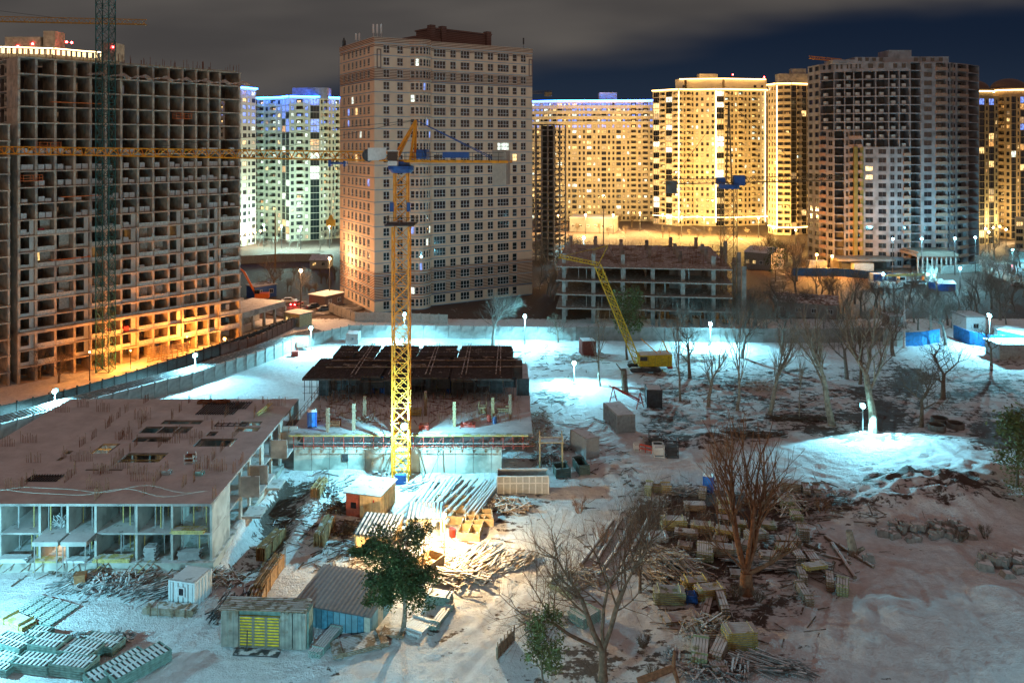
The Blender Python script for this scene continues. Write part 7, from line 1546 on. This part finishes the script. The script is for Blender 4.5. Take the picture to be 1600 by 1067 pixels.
def evergreen():
    g = GH(630, 985); rng = random.Random(21); t = thing('evergreen_tree', 'dark green evergreen tree in front of the glowing shelters', 'tree', tuple(g)); tr, cr = tree_mesh(15, 10.2, .2, .45, .7, 3, .35); tr.build('trunk', bark_p, t); cr.build('limb', bark, t); m = MB()
    leafy(m, (-1.0,0,6.3), 2.9, 2.6, 3.4, 9000, rng, (.08,.2), 5); leafy(m, (.6,.2,3.8), 2.9, 2.3, 2.0, 6000, rng, (.08,.2), 2.4); leafy(m, (-3.2,.2,7.6), 1.6, 1.5, 1.0, 2600, rng, (.08,.19), .8); leafy(m, (1.6,0,8.7), 1.3, 1.2, 1.6, 1500, rng, (.07,.17), .8); leafy(m, (-2.2,-.2,3.4), 1.6, 1.4, 1.3, 2200, rng, (.08,.19), .6); m.build('crown', leaf, t)
evergreen()
def leaf_tree(px, b_, tp, lab, mt_, n, rx, seed, k='f', name='evergreen_tree', zc=.62, rzf=.42):
    g = GH(px, b_); hh = (b_-tp)*g.y/F; rng = random.Random(seed); t = thing(name, lab, 'tree', tuple(g)); tr, cr = tree_mesh(seed, hh*.95, max(.06,hh*.018), .45, .6, 3, .4); tr.build('trunk', bark, t); cr.build('limb', bark, t); m = MB(); leafy(m, (0,0,hh*zc), rx, rx, hh*rzf, n, rng, (.08,.2) if hh < 8 else (.15,.38), 1.8); m.build('crown', mt_, t)
leaf_tree(850,1075,955,'pale green sapling at the bottom left of the large bare tree',leaf2,2600,1.9,31); leaf_tree(980,562,446,'green pine before the skeleton, left of the crawler crane boom foot',mat('pine_leaf',(.12,.20,.08),.8,var=.4),3200,3.6,32,zc=.68,rzf=.33); leaf_tree(1212,440,383,'dark pine under the golden towers',leaf,1500,4.2,33)
leaf_tree(1590,760,622,'green leaved bush tree cut by the right edge',leaf2,2200,3.2,34,zc=.55); leaf_tree(1605,790,700,'low green bush right of the snow mound at the edge',leaf2,1500,2.4,35,zc=.5)
leaf_tree(1168,425,400,'low dark shrub tree right of the skeleton', leaf, 500, 3, 36)
# the three big foreground trees
def big_tree(px, b_, hh, seed, r, lab, mt_, stems, nm, spread, up_, rzs=0, tf=.4):
    g = GH(px, b_); t = thing('bare_tree', lab, 'tree', tuple(g)); rng = random.Random(seed); T, Cn = MB(), MB(); T.tube((0,0,-.4),(0,0,.6),r*1.5,r*1.1,12,cap=False)
    top = V(*stems[0][:3])*0+V(0,0,stems[0][6] if len(stems[0]) > 6 else 1.5); T.tube((0,0,.6), top, r*1.1, r*.9, 12, cap=False)
    for dx, dy, dz, l, rr, n_ in [s_[:6] for s_ in stems]:
        d = V(dx, dy, dz).normalized(); a, b2 = MB(), MB(); grow(a, b2, top-V(0,0,.25), d, r*rr, l, 0, rng, spread, up_, n_, .01); T.add(a); Cn.add(b2)
    T.build('trunk', mt_, t, smooth=True); Cn.build('crown', mt_, t)
big_tree(942,1062,12,101,.33,'large spreading bare tree with pale forked trunk at the bottom centre',mat('warm_bark',(.19,.115,.075),.95,var=.5,scale=3,bump=.6),[(-.5,.1,.8,4.8,.8,4,2.6),(-.15,.2,1,5.2,.55,4,2.6),(.25,0,1,5.6,.7,4,2.6),(.5,.3,.9,4.6,.5,3,2.6),(-.9,.1,.4,4.6,.55,4,2.6)],5,.5,.35)
big_tree(1166,925,14,55,.62,'tall reddish bare tree of many upright stems amid the plank stacks',bark_r,[(-.14,.05,1,5.6,.6,3,2.0),(.12,.1,1,5.4,.5,3,2.0),(-.36,.1,1,5.0,.36,3,2.0),(.34,-.1,1,4.4,.42,3,2.0),(0,-.1,1,6.6,.42,2,2.0),(-.6,-.2,.7,3.8,.22,3,2.0),(.85,-.1,.42,3.0,.45,2,2.0)],4,.33,.7)
big_tree(1000,925,9,71,.14,'thin bare tree behind the large spreading one, amid the snowy logs',bark,[(0,0,1,3.4,.9,5,1.6),(-.3,0,1,3,.6,4,1.6),(.3,.1,1,3,.6,4,1.6)],5,.42,.7)
leaf_m = bark_r
for i, (px, py, hh, lab) in enumerate(((1120,720,4,'thin reddish sapling beside the blue toilet'),(1285,800,2.6,'low brown shrub on the earth mound'),(1150,935,2,'dark low shrub at the foot of the reddish trunk'),(1185,940,1.6,'second dark low shrub right of the reddish trunk foot'),(1005,1010,1.8,'dry shrub right of the large bare tree'),(1140,1005,1.2,'dry twig shrub near the tilted plank stacks'),(1500,845,2,'dark bush left of the stone pile at the edge'),(1540,840,2.2,'dark bush behind the stone pile at the edge'),(940,850,3.5,'brown shrubs among the snowy logs'),(905,800,3,'brown shrub right below the snow track'),(1020,1060,1.6,'dry shrub at the bottom edge beside the broken trunk'),(280,800,0,''))):
    if not hh: continue
    g = GH(px, py); t = thing('shrub', lab, 'shrub', tuple(g)); m = MB(); st = MB(); rng = random.Random(i+400)
    for k in range(16):
        a = rng.uniform(0,6.28); d = V(math.cos(a)*.5, math.sin(a)*.5, 1).normalized(); x = MB(); y = MB(); grow(x, y, V(math.cos(a)*hh*.12, math.sin(a)*hh*.12, 0), d, .035, hh*.3, 0, rng, .45, .5, 2, 0); st.add(x); m.add(y)
    st.build('stem', bark_r if i in (0,1,8,9) else bark, t); m.build('twig', bark_r if i in (0,1,8,9) else bark, t)
# loose planks, sticks and clods strewn over the yard
m = MB(); rng = random.Random(99)
for cx, cy_, sx, sy, n in ((1100,600,110,28,160),(1200,640,120,30,120),(850,640,40,60,60),(1080,830,110,70,160),(880,560,70,16,90),(480,800,50,50,150),(560,870,60,30,80),(700,880,80,50,80),(1300,790,90,30,120),(230,903,150,8,110),(1250,890,80,40,60),(940,700,60,50,60),(560,760,60,20,60),(1150,960,100,50,60)):
    for _ in range(n):
        px, py = rng.gauss(cx, sx*.6), rng.gauss(cy_, sy*.6)
        if py < 535 or (px < 330 and py < 880): continue
        g = GH(px, py); a = rng.gauss(.3,.9); l = rng.uniform(.2,1.3); w_ = rng.uniform(.05,.16); m.bar((g.x-l*math.cos(a), g.y-l*math.sin(a), g.z+.06), (g.x+l*math.cos(a), g.y+l*math.sin(a), g.z+.06+rng.uniform(0,.22)), w_, w_*.6)
o = m.build('debris', mat('debris_wood',(.15,.11,.085),.9,var=.5,snow=.35)); o['kind'] = 'stuff'
# asphalt road and far ground cover
rd = MB(); pts = [(G(-100,640), G(-100,560)),(G(455,500),G(400,486)),(G(560,486),G(480,462)),(G(620,470),G(540,452))]
road_m = mat('dark_road', (.05,.045,.045), .7, var=.3, scale=.4, mix2=(.30,.31,.33), m2scale=.3, m2th=.6)
for (a, b_), (c_, d) in zip(pts[1:], pts[2:]): rd.quad(a+V(0,0,.25), c_+V(0,0,.25), d+V(0,0,.25), b_+V(0,0,.25))
o = rd.build('road', road_m); o['kind'] = 'structure'
rd = MB(); a, b_, c_, d = G(1205,470), G(1235,468), G(1215,372), G(1203,372)
rd.quad(a+V(0,0,.05), b_+V(0,0,.05), c_+V(0,0,.05), d+V(0,0,.05)); o = rd.build('road', road_m); o['kind'] = 'structure'
